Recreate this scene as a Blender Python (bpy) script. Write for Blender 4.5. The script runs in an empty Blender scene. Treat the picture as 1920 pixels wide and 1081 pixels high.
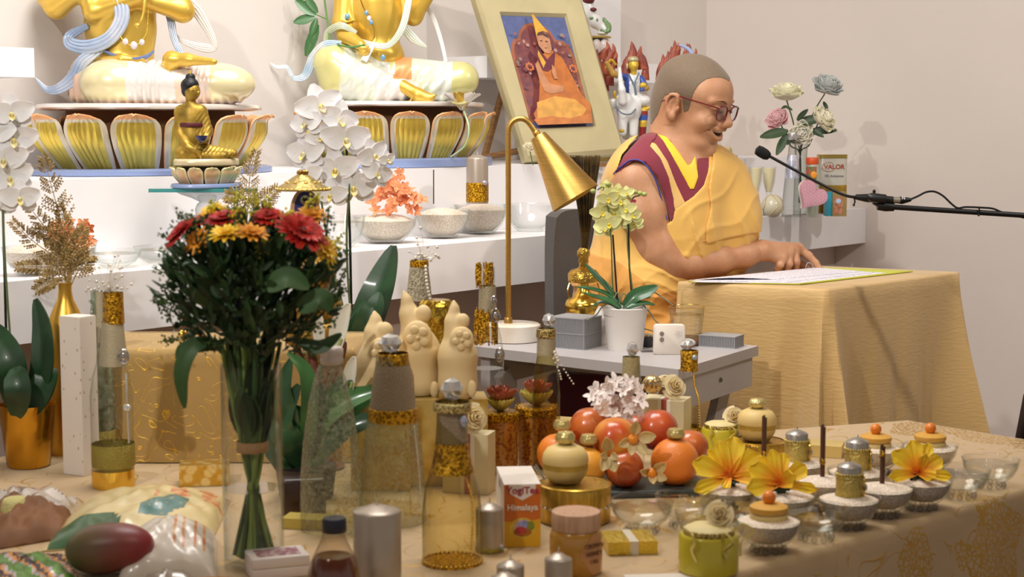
import bpy, math, random
import numpy as np
from mathutils import Vector, Matrix
from math import sin, cos, pi, radians, atan2, atan, tan, sqrt
random.seed(7); RNG = np.random.RandomState(5)
SC = bpy.context.scene
COL = SC.collection
# ------------------------------------------------ camera, world, lights, exposure
F = 3000.0; CX, CY = 960.0, 540.5
ZC = 1.25
PT = atan(310.5 / F)
cam_d = bpy.data.cameras.new('camera'); cam = bpy.data.objects.new('camera', cam_d); COL.objects.link(cam)
cam_d.sensor_width = 36.0; cam_d.lens = 36.0 * F / 1920.0
cam.location = (0, 0, ZC); cam.rotation_euler = (pi / 2 - PT, 0, 0)
cam_d.clip_start = 0.05
cam_d.dof.use_dof = True; cam_d.dof.focus_distance = 4.0; cam_d.dof.aperture_fstop = 8.0
SC.camera = cam
wd = bpy.data.worlds.new('world'); SC.world = wd; wd.use_nodes = True
wd.node_tree.nodes['Background'].inputs[0].default_value = (1.0, .93, .86, 1)
wd.node_tree.nodes['Background'].inputs[1].default_value = .34
SC.view_settings.view_transform = 'Standard'; SC.view_settings.look = 'None'
SC.view_settings.exposure = 0.0; SC.view_settings.gamma = 1.0; SC.view_settings.use_curve_mapping = False
SC.cycles.max_bounces = 10; SC.cycles.transparent_max_bounces = 40; SC.cycles.transmission_bounces = 10
SC.cycles.caustics_reflective = False; SC.cycles.caustics_refractive = False
def lamp(name, kind, loc, tgt, power, col, size=.2, spot=60, blend=.5):
 d = bpy.data.lights.new(name, kind); d.energy = power; d.color = col
 if kind == 'AREA': d.shape = 'DISK'; d.size = size
 else: d.shadow_soft_size = size
 if kind == 'SPOT': d.spot_size = radians(spot); d.spot_blend = blend
 o = bpy.data.objects.new(name, d); COL.objects.link(o); o.location = loc
 o.rotation_euler = (Vector(tgt) - Vector(loc)).to_track_quat('-Z', 'Y').to_euler()
 return o
lamp('ceiling_spot_key', 'SPOT', (-1.3, .6, 2.75), (.2, 4.2, .95), 165, (1, .95, .89), .035, 60, .85)
lamp('ceiling_spot_right', 'SPOT', (2.3, 2.6, 2.75), (1.1, 4.9, 1.2), 100, (1, .94, .88), .06, 95, .9)
lamp('ceiling_panel_altar', 'AREA', (-.2, 3.1, 2.8), (-.2, 3.9, .8), 46, (1, .97, .93), 1.2)
lamp('ceiling_panel_room', 'AREA', (.6, 1.3, 2.8), (.4, 2.4, .6), 7, (1, .86, .68), 1.0)
lamp('ceiling_spot_front', 'SPOT', (1.1, 1.1, 2.75), (.3, 2.6, .6), 13, (1, .85, .64), .06, 75, .8)
# ------------------------------------------------ projection helpers used to lay the place out
FWD = Vector((0, cos(PT), -sin(PT))); UP = Vector((0, sin(PT), cos(PT))); CAM = Vector((0, 0, ZC))
def ray(px, py): return FWD + Vector(((px - CX) / F, 0, 0)) + UP * ((CY - py) / F)
def P(px, py, Y):
 r = ray(px, py); return CAM + r * (Y / r.y)
def GZ(px, py, z):
 r = ray(px, py); return CAM + r * ((z - ZC) / r.z)
def YZ(py, z): return GZ(CX, py, z).y
def K(Y, z=None):                      # metres per pixel at depth Y
 z = ZC - .3 if z is None else z
 return (Y * cos(PT) + (ZC - z) * sin(PT)) / F
SU = Vector((.643, .766, 0)); SN = Vector((-.766, .643, 0))      # along the shelf, into the wall
S0 = Vector((.115, 4.3, 0))
ZL, ZT, ZA, ZG, ZD = .95, 1.13, .63, .76, .88   # lower shelf, upper tier, altar, grey table, teaching table
# ------------------------------------------------ materials
def nd(nt, t, **kw):
 n = nt.nodes.new(t)
 for k, v in kw.items(): setattr(n, k, v)
 return n
_M = {}
def c3(c):
 if isinstance(c, str):
  c = c.lstrip('#'); v = [int(c[i:i + 2], 16) / 255 for i in (0, 2, 4)]
  return tuple(x / 12.92 if x <= .04045 else ((x + .055) / 1.055) ** 2.4 for x in v) + (1,)
 return tuple(c) + ((1,) if len(c) == 3 else ())
def mat(name, col, rough=.5, metal=0., bump=0., bscale=60., var=.06, vscale=8., col2=None, sss=0., coat=0., sheen=0., emit=None, spec=None, trans=0., ior=1.45, kind='noise', stretch=None, detail=4, contrast=None, c2pos=None):
 if name in _M: return _M[name]
 m = bpy.data.materials.new(name); m.use_nodes = True; nt = m.node_tree; b = nt.nodes['Principled BSDF']; L = nt.links.new
 c = c3(col); b.inputs['Roughness'].default_value = rough; b.inputs['Metallic'].default_value = metal
 tc = nd(nt, 'ShaderNodeTexCoord'); src = tc.outputs['Object']
 if stretch:
  mp = nd(nt, 'ShaderNodeMapping'); mp.inputs['Scale'].default_value = stretch; L(src, mp.inputs[0]); src = mp.outputs[0]
 if kind == 'noise':
  t = nd(nt, 'ShaderNodeTexNoise'); t.inputs['Scale'].default_value = vscale; t.inputs['Detail'].default_value = detail; fo = t.outputs[0]
 elif kind == 'voronoi':
  t = nd(nt, 'ShaderNodeTexVoronoi'); t.inputs['Scale'].default_value = vscale; fo = t.outputs[0]
 elif kind == 'wave':
  t = nd(nt, 'ShaderNodeTexWave'); t.inputs['Scale'].default_value = vscale; t.inputs['Distortion'].default_value = 3; fo = t.outputs[1]
 L(src, t.inputs[0])
 r = nd(nt, 'ShaderNodeValToRGB'); L(fo, r.inputs[0])
 ca = c3(col2) if col2 else tuple(x * (1 - var * 2) for x in c[:3]) + (1,)
 p = c2pos or (.38, .62); r.color_ramp.elements[0].position = p[0]; r.color_ramp.elements[1].position = p[1]
 r.color_ramp.elements[0].color = ca; r.color_ramp.elements[1].color = c if col2 else tuple(min(1, x * (1 + var)) for x in c[:3]) + (1,)
 L(r.outputs[0], b.inputs['Base Color'])
 if bump:
  n2 = nd(nt, 'ShaderNodeTexNoise'); n2.inputs['Scale'].default_value = bscale; L(src, n2.inputs[0])
  bp = nd(nt, 'ShaderNodeBump'); bp.inputs['Strength'].default_value = bump; bp.inputs['Distance'].default_value = .003
  L(n2.outputs[0], bp.inputs['Height']); L(bp.outputs[0], b.inputs['Normal'])
 if sss: b.inputs['Subsurface Weight'].default_value = sss; b.inputs['Subsurface Radius'].default_value = (1, .35, .2); b.inputs['Subsurface Scale'].default_value = .008
 if coat: b.inputs['Coat Weight'].default_value = coat; b.inputs['Coat Roughness'].default_value = .12
 if sheen: b.inputs['Sheen Weight'].default_value = sheen
 if trans: b.inputs['Transmission Weight'].default_value = trans; b.inputs['IOR'].default_value = ior
 if spec is not None: b.inputs['Specular IOR Level'].default_value = spec
 if emit: b.inputs['Emission Color'].default_value = c3(emit[0]); b.inputs['Emission Strength'].default_value = emit[1]
 _M[name] = m; return m
def glass(name, tint='#ffffff', edge='#c9d2ce', rough=.03, bump=0., bscale=80., frost=0., fcol='#dfe3cf'):
 """thin clear glass: see-through, with fresnel reflections and darker grazing edges"""
 if name in _M: return _M[name]
 m = bpy.data.materials.new(name); m.use_nodes = True; nt = m.node_tree; nt.nodes.clear(); L = nt.links.new
 out = nd(nt, 'ShaderNodeOutputMaterial'); mx = nd(nt, 'ShaderNodeMixShader'); tr = nd(nt, 'ShaderNodeBsdfTransparent'); gl = nd(nt, 'ShaderNodeBsdfGlossy')
 lw = nd(nt, 'ShaderNodeLayerWeight'); lw.inputs[0].default_value = .22
 fr = nd(nt, 'ShaderNodeMath', operation='POWER'); fr.inputs[1].default_value = 2.2; lw2 = nd(nt, 'ShaderNodeLayerWeight'); lw2.inputs[0].default_value = .5; L(lw2.outputs['Facing'], fr.inputs[0])
 cm = nd(nt, 'ShaderNodeMixRGB'); cm.inputs[1].default_value = c3(tint); cm.inputs[2].default_value = c3(edge); L(lw.outputs['Facing'], cm.inputs[0]); L(cm.outputs[0], tr.inputs[0])
 gl.inputs['Roughness'].default_value = rough
 mt = nd(nt, 'ShaderNodeMath', operation='MULTIPLY_ADD'); L(fr.outputs[0], mt.inputs[0]); mt.inputs[1].default_value = .42; mt.inputs[2].default_value = .035; mt.use_clamp = True
 L(mt.outputs[0], mx.inputs[0]); L(tr.outputs[0], mx.inputs[1]); L(gl.outputs[0], mx.inputs[2]); L(mx.outputs[0], out.inputs[0])
 if frost:
  df = nd(nt, 'ShaderNodeBsdfDiffuse'); df.inputs[0].default_value = c3(fcol); tcf = nd(nt, 'ShaderNodeTexCoord'); nf = nd(nt, 'ShaderNodeTexNoise'); nf.inputs['Scale'].default_value = bscale * .8; L(tcf.outputs['Object'], nf.inputs[0])
  rf = nd(nt, 'ShaderNodeMapRange'); rf.inputs[1].default_value = .35; rf.inputs[2].default_value = .7; rf.inputs[4].default_value = frost; L(nf.outputs[0], rf.inputs[0]); mf = nd(nt, 'ShaderNodeMixShader'); L(rf.outputs[0], mf.inputs[0]); L(mx.outputs[0], mf.inputs[1]); L(df.outputs[0], mf.inputs[2]); L(mf.outputs[0], out.inputs[0])
 if bump:
  tc = nd(nt, 'ShaderNodeTexCoord'); n2 = nd(nt, 'ShaderNodeTexNoise'); n2.inputs['Scale'].default_value = bscale; L(tc.outputs['Object'], n2.inputs[0])
  bp = nd(nt, 'ShaderNodeBump'); bp.inputs['Strength'].default_value = bump; bp.inputs['Distance'].default_value = .004; L(n2.outputs[0], bp.inputs['Height'])
  for q in (gl, lw, lw2): L(bp.outputs[0], q.inputs['Normal'])
 _M[name] = m; return m
GOLD = lambda: mat('polished gold', '#e8bf55', .2, 1, var=.03)
SATIN = lambda: mat('satin gold', '#d9ac4c', .36, 1, var=.04)
BRASS = lambda: mat('brushed brass', '#cda55a', .38, 1, var=.04, stretch=(1, 1, 40))
GLITTER = lambda: mat('gold glitter trim', '#d9a520', .3, .85, bump=1., bscale=420, col2='#7a5208', kind='voronoi', vscale=260)
SILVERG = lambda: mat('silver gold glitter', '#d8c78a', .25, .9, bump=1., bscale=500, col2='#75602a', kind='voronoi', vscale=320)
WHITE = lambda: mat('white lacquer', '#f0edf0', .45, var=.01)
CLEAR = lambda: glass('clear glass', edge='#e2e8e4')
RICE = lambda: mat('rice grains', '#f6eadb', .7, bump=.8, bscale=330, col2='#dcc6ac', kind='voronoi', vscale=330)
WATER = lambda: glass('water surface', '#f4f2e8', '#c9c2a8', .02)
CRYSTAL = lambda: mat('faceted crystal', '#ffffff', .02, .25, trans=.6, ior=1.6, coat=1, var=.0)
LEAF = lambda: mat('glossy dark leaf', '#1e4422', .42, var=.2, vscale=20, col2='#15321a', coat=.1)
BLACK = lambda: mat('black plastic', '#101012', .4, var=.05)
# ------------------------------------------------ mesh building
ORG = {}
class MB:
 def __init__(s): s.v = []; s.f = []; s.m = []; s.cur = 0
 def add(s, vs, fs, mi=None):
  n = len(s.v); s.v += [tuple(x) for x in vs]; s.f += [tuple(i + n for i in f) for f in fs]
  s.m += [s.cur if mi is None else mi] * len(fs); return s
 def lathe(s, c, prof, seg=32, ax=None, sx=1, sy=1, mod=None, caps=True):
  """prof: list (r, h) from the bottom up; c: base point; ax: axis direction"""
  c = Vector(c); a = Vector(ax).normalized() if ax else Vector((0, 0, 1))
  q = Vector((0, 0, 1)).rotation_difference(a)
  vs = []; fs = []
  for (r, h) in prof:
   for i in range(seg):
    t = 2 * pi * i / seg; rr = r * (mod(t, h) if mod else 1)
    vs.append(c + q @ Vector((cos(t) * rr * sx, sin(t) * rr * sy, h)))
  for j in range(len(prof) - 1):
   for i in range(seg):
    k = (i + 1) % seg; fs.append((j * seg + i, j * seg + k, (j + 1) * seg + k, (j + 1) * seg + i))
  if caps:
   if prof[0][0] > 1e-5: fs.append(tuple(range(seg))[::-1])
   if prof[-1][0] > 1e-5: fs.append(tuple(range((len(prof) - 1) * seg, len(prof) * seg)))
  return s.add(vs, fs)
 def ell(s, c, r, rot=None, seg=16, rings=10):
  c = Vector(c); r = Vector((r, r, r)) if not hasattr(r, '__len__') else Vector(r)
  vs = []; fs = []
  for j in range(rings + 1):
   ph = pi * j / rings
   for i in range(seg):
    t = 2 * pi * i / seg; p = Vector((sin(ph) * cos(t) * r.x, sin(ph) * sin(t) * r.y, -cos(ph) * r.z))
    vs.append(c + (rot @ p if rot else p))
  for j in range(rings):
   for i in range(seg):
    k = (i + 1) % seg; fs.append((j * seg + i, j * seg + k, (j + 1) * seg + k, (j + 1) * seg + i))
  return s.add(vs, fs)
 def box(s, c, h, rz=0, bev=0.0, rot=None):
  c = Vector(c); R = rot or Matrix.Rotation(rz, 3, 'Z'); hx, hy, hz = h
  if not bev:
   vs = [c + R @ Vector((x * hx, y * hy, z * hz)) for z in (-1, 1) for x, y in ((-1, -1), (1, -1), (1, 1), (-1, 1))]
   return s.add(vs, [(3, 2, 1, 0), (4, 5, 6, 7), (0, 1, 5, 4), (1, 2, 6, 5), (2, 3, 7, 6), (3, 0, 4, 7)])
  def ring(ix, iy, z, b):
   o = []
   for (qx, qy, a0) in ((1, 1, 0), (-1, 1, 90), (-1, -1, 180), (1, -1, 270)):
    for a in (0, 30, 60, 90):
     t = radians(a0 + a); o.append(c + R @ Vector((qx * (hx - bev) + cos(t) * b, qy * (hy - bev) + sin(t) * b, z)))
   return o
  vs = []; prof = [(-hz, .0), (-hz, .4), (-hz + bev * .3, .8), (-hz + bev, 1), (hz - bev, 1), (hz - bev * .3, .8), (hz, .4), (hz, 0)]
  prof = prof[1:-1]
  for z, b in prof: vs += ring(0, 0, z, bev * b)
  n = 16; fs = [tuple(range(n))[::-1], tuple(range((len(prof) - 1) * n, len(prof) * n))]
  for j in range(len(prof) - 1):
   for i in range(n):
    k = (i + 1) % n; fs.append((j * n + i, j * n + k, (j + 1) * n + k, (j + 1) * n + i))
  return s.add(vs, fs)
 def tube(s, pts, rad, seg=8, flat=1.0, up=None, caps=True):
  pts = [Vector(p) for p in pts]; n = len(pts)
  rr = rad if hasattr(rad, '__len__') else [rad] * n
  vs = []; fs = []; prev = Vector(up) if up else None
  for i, p in enumerate(pts):
   t = (pts[min(i + 1, n - 1)] - pts[max(i - 1, 0)]).normalized()
   if prev is None: prev = t.orthogonal()
   a = (prev - t * prev.dot(t))
   a = a.normalized() if a.length > 1e-6 else t.orthogonal().normalized()
   if not up: prev = a
   b = t.cross(a)
   for k in range(seg):
    w = 2 * pi * k / seg; vs.append(p + a * cos(w) * rr[i] * flat + b * sin(w) * rr[i])
  for j in range(n - 1):
   for i in range(seg):
    k = (i + 1) % seg; fs.append((j * seg + i, j * seg + k, (j + 1) * seg + k, (j + 1) * seg + i))
  if caps: fs.append(tuple(range(seg))[::-1]); fs.append(tuple(range((n - 1) * seg, n * seg)))
  return s.add(vs, fs)
 def ribbon(s, pts, wid, up, th=.001):
  """flat strip along pts, width direction per point"""
  pts = [Vector(p) for p in pts]; n = len(pts); vs = []; fs = []
  for i, p in enumerate(pts):
   w = wid[i] if hasattr(wid, '__len__') else wid
   u = Vector(up[i] if isinstance(up, list) else up).normalized()
   t = (pts[min(i + 1, n - 1)] - pts[max(i - 1, 0)]).normalized(); nn = t.cross(u).normalized() * th
   vs += [p - u * w - nn, p + u * w - nn, p + u * w + nn, p - u * w + nn]
  for j in range(n - 1):
   for i in range(4):
    k = (i + 1) % 4; fs.append((j * 4 + i, j * 4 + k, (j + 1) * 4 + k, (j + 1) * 4 + i))
  fs += [(3, 2, 1, 0), tuple(range((n - 1) * 4, n * 4))]
  return s.add(vs, fs)
 def grid(s, fn, nu, nv, th=0., wrapu=False):
  """surface fn(u,v)->point for u,v in 0..1; th gives it thickness"""
  pts = np.array([[tuple(fn(i / (nu if wrapu else nu - 1), j / (nv - 1))) for i in range(nu)] for j in range(nv)])
  def fcs(o, flip):
   out = []
   for j in range(nv - 1):
    for i in range(nu if wrapu else nu - 1):
     k = (i + 1) % nu; q = (o + j * nu + i, o + j * nu + k, o + (j + 1) * nu + k, o + (j + 1) * nu + i)
     out.append(q[::-1] if flip else q)
   return out
  vs = [tuple(p) for p in pts.reshape(-1, 3)]; fs = fcs(0, False)
  if th:
   du = np.gradient(pts, axis=1); dv = np.gradient(pts, axis=0); nn = np.cross(du, dv); l = np.linalg.norm(nn, axis=2, keepdims=True); nn /= np.maximum(l, 1e-9)
   vs += [tuple(p) for p in (pts - nn * th).reshape(-1, 3)]; N = nu * nv; fs += fcs(N, True)
   for j in range(nv - 1):
    if not wrapu:
     fs.append((j * nu, (j + 1) * nu, N + (j + 1) * nu, N + j * nu)); fs.append((j * nu + nu - 1, N + j * nu + nu - 1, N + (j + 1) * nu + nu - 1, (j + 1) * nu + nu - 1))
   for i in range(nu if wrapu else nu - 1):
    k = (i + 1) % nu; b = (nv - 1) * nu
    fs.append((i, N + i, N + k, k)); fs.append((b + i, b + k, N + b + k, N + b + i))
  return s.add(vs, fs)
 def petal(s, c, d, up, ln, wd, cup=.2, curl=.2, th=.0008, n=6, tip=1.0, base=.15):
  """petal or leaf blade from c along d with face normal up"""
  c = Vector(c); d = Vector(d).normalized(); up = Vector(up); up = (up - d * up.dot(d)); up = up.normalized() if up.length > 1e-5 else d.orthogonal().normalized(); sd = d.cross(up)
  def fn(u, v):
   w = wd * (base * (1 - v) ** 3 + sin(pi * min(1, v ** .8 * tip if tip < 1 else v ** (1 / 1.0))) ** .75) if False else wd * max(.03, (sin(pi * (v ** tip * .94 + .03))) ** .7 + base * (1 - v) ** 2 * .3)
   x = (u - .5) * w
   return c + d * (ln * v) + sd * x + up * (cup * wd * (2 * (u - .5)) ** 2 * sin(pi * v * .8 + .2) + curl * ln * v * v)
  return s.grid(fn, 5, n, th)
 def build(s, name, mats, parent=None, smooth=True, org=None, sub=0):
  me = bpy.data.meshes.new(name); v = np.array(s.v, dtype=float).reshape(-1, 3)
  if parent is not None: o0 = ORG[parent]
  elif org is not None: o0 = Vector(org)
  else: o0 = Vector(((v[:, 0].min() + v[:, 0].max()) / 2, (v[:, 1].min() + v[:, 1].max()) / 2, v[:, 2].min()))
  v = v - np.array(o0)
  me.from_pydata([tuple(x) for x in v], [], s.f)
  mats = mats if isinstance(mats, (list, tuple)) else [mats]
  for m in mats: me.materials.append(m)
  me.polygons.foreach_set('material_index', s.m); me.polygons.foreach_set('use_smooth', [smooth] * len(s.f))
  me.validate(); me.update()
  if smooth:
   try: me.set_sharp_from_angle(angle=radians(48))
   except Exception: pass
  o = bpy.data.objects.new(name, me); COL.objects.link(o); ORG[o] = Vector(o0)
  if parent is not None: o.parent = parent
  else: o.location = o0
  if sub:
   md = o.modifiers.new('subsurf', 'SUBSURF'); md.levels = sub; md.render_levels = sub
  return o
def thing(name, label, cat, loc, group=None):
 o = bpy.data.objects.new(name, None); COL.objects.link(o); o.location = loc; o.empty_display_size = .02
 ORG[o] = Vector(loc); o['label'] = label; o['category'] = cat
 if group: o['group'] = group
 return o
def tag(o, label, cat, group=None, kind=None):
 o['label'] = label; o['category'] = cat
 if group: o['group'] = group
 if kind: o['kind'] = kind
 return o
def struct(mb, name, m, smooth=False):
 o = mb.build(name, m, smooth=smooth); o['kind'] = 'structure'; return o
def copy_thing(root, dloc, label, dz=0, scale=1.0, rz=0.0, group=None):
 r = root.copy(); COL.objects.link(r); r.location = root.location + Vector(dloc); r['label'] = label
 r.scale = (scale,) * 3; r.rotation_euler.z = root.rotation_euler.z + rz
 if group: r['group'] = group
 ORG[r] = Vector(r.location)
 for ch in list(root.children):
  c = ch.copy(); COL.objects.link(c); c.parent = r
  for g in ch.children:
   d = g.copy(); COL.objects.link(d); d.parent = c
 return r
def move_to(root, loc): return Vector(loc) - root.location
def PR(cx, Y, prof):
 """profile given in photo pixels (radius, row) on an upright axis -> base point and metric profile"""
 pts = [P(cx, y, Y) for r, y in prof]; z0 = pts[0].z; b = Vector((P(cx, prof[0][1], Y).x, Y, z0)); k = K(Y, z0)
 return b, [(r * k, p.z - z0) for (r, y), p in zip(prof, pts)]
def pxlathe(mb, cx, Y, prof, **kw):
 b, pr = PR(cx, Y, prof); mb.lathe(b, pr, **kw); return b
def curve(pts, n=24):
 """Catmull-Rom through points"""
 p = [Vector(q) for q in pts]; p = [p[0] * 2 - p[1]] + p + [p[-1] * 2 - p[-2]]; out = []; m = len(p) - 3
 for i in range(n + 1):
  t = i / n * m; k = min(int(t), m - 1); u = t - k; a, b, c, d = p[k:k + 4]
  out.append(.5 * ((2 * b) + (c - a) * u + (2 * a - 5 * b + 4 * c - d) * u * u + (-a + 3 * b - 3 * c + d) * u ** 3))
 return out
def text(body, name, loc, size, mat_, xdir, updir, parent, extrude=.0003, align='CENTER', bold=False):
 cu = bpy.data.curves.new(name, 'FONT'); cu.body = body; cu.size = size; cu.align_x = align; cu.align_y = 'CENTER'; cu.extrude = extrude
 if bold: cu.offset = size * .02
 o = bpy.data.objects.new(name, cu); COL.objects.link(o); dg = bpy.context.evaluated_depsgraph_get()
 me = bpy.data.meshes.new_from_object(o.evaluated_get(dg)); bpy.data.objects.remove(o); bpy.data.curves.remove(cu)
 me.name = name; me.materials.clear(); me.materials.append(mat_)
 x = Vector(xdir).normalized(); z = x.cross(Vector(updir)).normalized(); y = z.cross(x)
 M4 = Matrix((x, y, z)).transposed().to_4x4(); M4.translation = Vector(loc) - ORG[parent]; me.transform(M4)
 o = bpy.data.objects.new(name, me); COL.objects.link(o); o.parent = parent; ORG[o] = ORG[parent]; return o
# ------------------------------------------------ signed distance bodies (one continuous skin)
class SDF:
 """primitives blended smoothly and meshed with surface nets"""
 def __init__(s): s.p = []
 def cap(s, a, b, ra, rb=None, k=None, sub=False): s.p.append(('c', np.array(a, float), np.array(b, float), ra, ra if rb is None else rb, k, sub)); return s
 def ell(s, c, r, rot=None, k=None, sub=False):
  r = np.array(r if hasattr(r, '__len__') else (r, r, r), float); R = np.array(rot) if rot is not None else np.eye(3)
  s.p.append(('e', np.array(c, float), R, r, None, k, sub)); return s
 def chain(s, pts, rs, k=None):
  for i in range(len(pts) - 1): s.cap(pts[i], pts[i + 1], rs[i], rs[i + 1], k)
  return s
 def bounds(s, pad):
  lo = np.full(3, 1e9); hi = -lo
  for p in s.p:
   if p[6]: continue
   if p[0] == 'c':
    r = max(p[3], p[4]); lo = np.minimum(lo, np.minimum(p[1], p[2]) - r); hi = np.maximum(hi, np.maximum(p[1], p[2]) + r)
   else:
    e = np.abs(p[2]) @ p[3]; lo = np.minimum(lo, p[1] - e); hi = np.maximum(hi, p[1] + e)
  return lo - pad, hi + pad
 def ev(s, gx, gy, gz, k0, marg):
  """distance on the grid given by three axes; every primitive only touches its own neighbourhood"""
  n = (len(gx), len(gy), len(gz)); D = np.full(n, .5, np.float32); G = (gx, gy, gz)
  for t, a, b, c, e, k, sub in s.p:
   k = k0 if k is None else k
   if t == 'c': r = max(c, e); lo = np.minimum(a, b) - r; hi = np.maximum(a, b) + r
   else: ex = np.abs(b) @ c; lo = a - ex; hi = a + ex
   m = k + marg; sl = []
   for q in range(3):
    i0 = int(np.searchsorted(G[q], lo[q] - m)); i1 = int(np.searchsorted(G[q], hi[q] + m)); sl.append(slice(max(0, i0 - 1), min(n[q], i1 + 1)))
   sl = tuple(sl)
   if min(x.stop - x.start for x in sl) < 1: continue
   X = gx[sl[0]][:, None, None]; Y = gy[sl[1]][None, :, None]; Z = gz[sl[2]][None, None, :]; d = D[sl]
   if t == 'c':
    ab = b - a; L2 = ab @ ab + 1e-12
    h = np.clip(((X - a[0]) * ab[0] + (Y - a[1]) * ab[1] + (Z - a[2]) * ab[2]) / L2, 0, 1)
    q = np.sqrt((X - a[0] - ab[0] * h) ** 2 + (Y - a[1] - ab[1] * h) ** 2 + (Z - a[2] - ab[2] * h) ** 2) - (c + (e - c) * h)
   else:
    x, y, z = X - a[0], Y - a[1], Z - a[2]
    u = (b[0, 0] * x + b[1, 0] * y + b[2, 0] * z) / c[0]; v = (b[0, 1] * x + b[1, 1] * y + b[2, 1] * z) / c[1]; w = (b[0, 2] * x + b[1, 2] * y + b[2, 2] * z) / c[2]
    k1 = np.sqrt(u * u + v * v + w * w); k2 = np.sqrt((u / c[0]) ** 2 + (v / c[1]) ** 2 + (w / c[2]) ** 2) + 1e-9
    q = k1 * (k1 - 1) / k2
   if sub:
    h = np.clip(.5 - .5 * (d + q) / k, 0, 1); D[sl] = d * (1 - h) - q * h + k * h * (1 - h)
   else:
    h = np.clip(.5 + .5 * (q - d) / k, 0, 1); D[sl] = q * (1 - h) + d * h - k * h * (1 - h)
  return D
 def mesh(s, vox, k=.01, post=None, pad=None, lo=None, hi=None):
  a, b = s.bounds(pad or vox * 3)
  if lo is not None: a = np.maximum(a, lo)
  if hi is not None: b = np.minimum(b, hi)
  n = np.maximum(4, np.ceil((b - a) / vox).astype(int) + 1)
  g = [a[i] + np.arange(n[i]) * vox for i in range(3)]
  d = s.ev(g[0], g[1], g[2], k, (pad or 0) + vox * 3)
  if post is not None: d = post(d, g[0][:, None, None], g[1][None, :, None], g[2][None, None, :])
  return nets(d, a, vox)
def nets(d, a, vox):
 for ax in range(3):
  sl = [slice(None)] * 3; sl[ax] = 0; d[tuple(sl)] = np.maximum(d[tuple(sl)], vox); sl[ax] = -1; d[tuple(sl)] = np.maximum(d[tuple(sl)], vox)
 ins = d < 0; n = np.array(d.shape) - 1
 cnt = np.zeros(n, int); acc = np.zeros(tuple(n) + (3,)); ne = np.zeros(n)
 cs = [(i, j, k) for i in (0, 1) for j in (0, 1) for k in (0, 1)]
 g = {c: d[c[0]:c[0] + n[0], c[1]:c[1] + n[1], c[2]:c[2] + n[2]] for c in cs}
 for c in cs: cnt += (g[c] < 0)
 act = (cnt > 0) & (cnt < 8); idx = np.argwhere(act); I = tuple(idx.T)
 acc = np.zeros((len(idx), 3)); ne = np.zeros(len(idx)); gv = {c: g[c][I] for c in cs}
 for c in cs:
  for ax in range(3):
   if c[ax]: continue
   c2 = list(c); c2[ax] = 1; c2 = tuple(c2); A = gv[c]; B = gv[c2]; m = (A < 0) != (B < 0)
   t = np.where(m, A / np.where(m, A - B, 1), 0); p = np.tile(np.array(c, float), (len(idx), 1)); p[:, ax] += t
   acc += p * m[:, None]; ne += m
 V = (idx + acc / ne[:, None]) * vox + a
 vid = -np.ones(n, int); vid[I] = np.arange(len(idx)); Fs = []
 for ax in range(3):
  o1, o2 = [(1, 2), (2, 0), (0, 1)][ax]
  s1 = [slice(1, n[q]) for q in range(3)]; s1[ax] = slice(0, n[ax]); s2 = list(s1); s2[ax] = slice(1, n[ax] + 1)
  A = ins[tuple(s1)]; B = ins[tuple(s2)]
  e = np.argwhere(A != B)
  if not len(e): continue
  sg = A[tuple(e.T)]; base = e.copy()
  for q in (o1, o2): base[:, q] += 1
  def id_(d1, d2):
   b_ = base.copy(); b_[:, o1] -= d1; b_[:, o2] -= d2; return vid[tuple(b_.T)]
  q = np.stack([id_(1, 1), id_(0, 1), id_(0, 0), id_(1, 0)], 1); q[~sg] = q[~sg][:, ::-1]; Fs.append(q)
 Fq = np.concatenate(Fs); return V, Fq
def vnoise(P3, seed=0):
 """cheap smooth noise from summed sines"""
 r = np.random.RandomState(seed); o = np.zeros(len(P3))
 for i in range(6):
  w = r.normal(size=3) * (1 + i * .6); o += np.sin(P3 @ w + r.uniform(0, 6.3)) / (1 + i * .5)
 return o / 2.5
def sdf_obj(name, vf, mats, parent=None, matfn=None, org=None, smooth_it=0):
 V, Fq = vf; me = bpy.data.meshes.new(name)
 o0 = ORG[parent] if parent is not None else Vector(org) if org is not None else Vector(((V[:, 0].min() + V[:, 0].max()) / 2, (V[:, 1].min() + V[:, 1].max()) / 2, V[:, 2].min()))
 Vl = V - np.array(o0)
 me.vertices.add(len(Vl)); me.vertices.foreach_set('co', Vl.ravel()); me.loops.add(Fq.size); me.loops.foreach_set('vertex_index', Fq.ravel().astype(np.int32))
 me.polygons.add(len(Fq)); me.polygons.foreach_set('loop_start', np.arange(0, Fq.size, 4, dtype=np.int32))
 try: me.polygons.foreach_set('loop_total', np.full(len(Fq), 4, dtype=np.int32))
 except Exception: pass
 mats = mats if isinstance(mats, (list, tuple)) else [mats]
 for m in mats: me.materials.append(m)
 me.polygons.foreach_set('use_smooth', np.ones(len(Fq), bool))
 if matfn is not None: me.polygons.foreach_set('material_index', matfn(V[Fq].mean(1)).astype(np.int32))
 me.update(calc_edges=True); me.validate()
 o = bpy.data.objects.new(name, me); COL.objects.link(o); ORG[o] = Vector(o0)
 if parent is not None: o.parent = parent
 else: o.location = o0
 if smooth_it:
  md = o.modifiers.new('smooth', 'SMOOTH'); md.iterations = smooth_it; md.factor = .5
 return o
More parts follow.
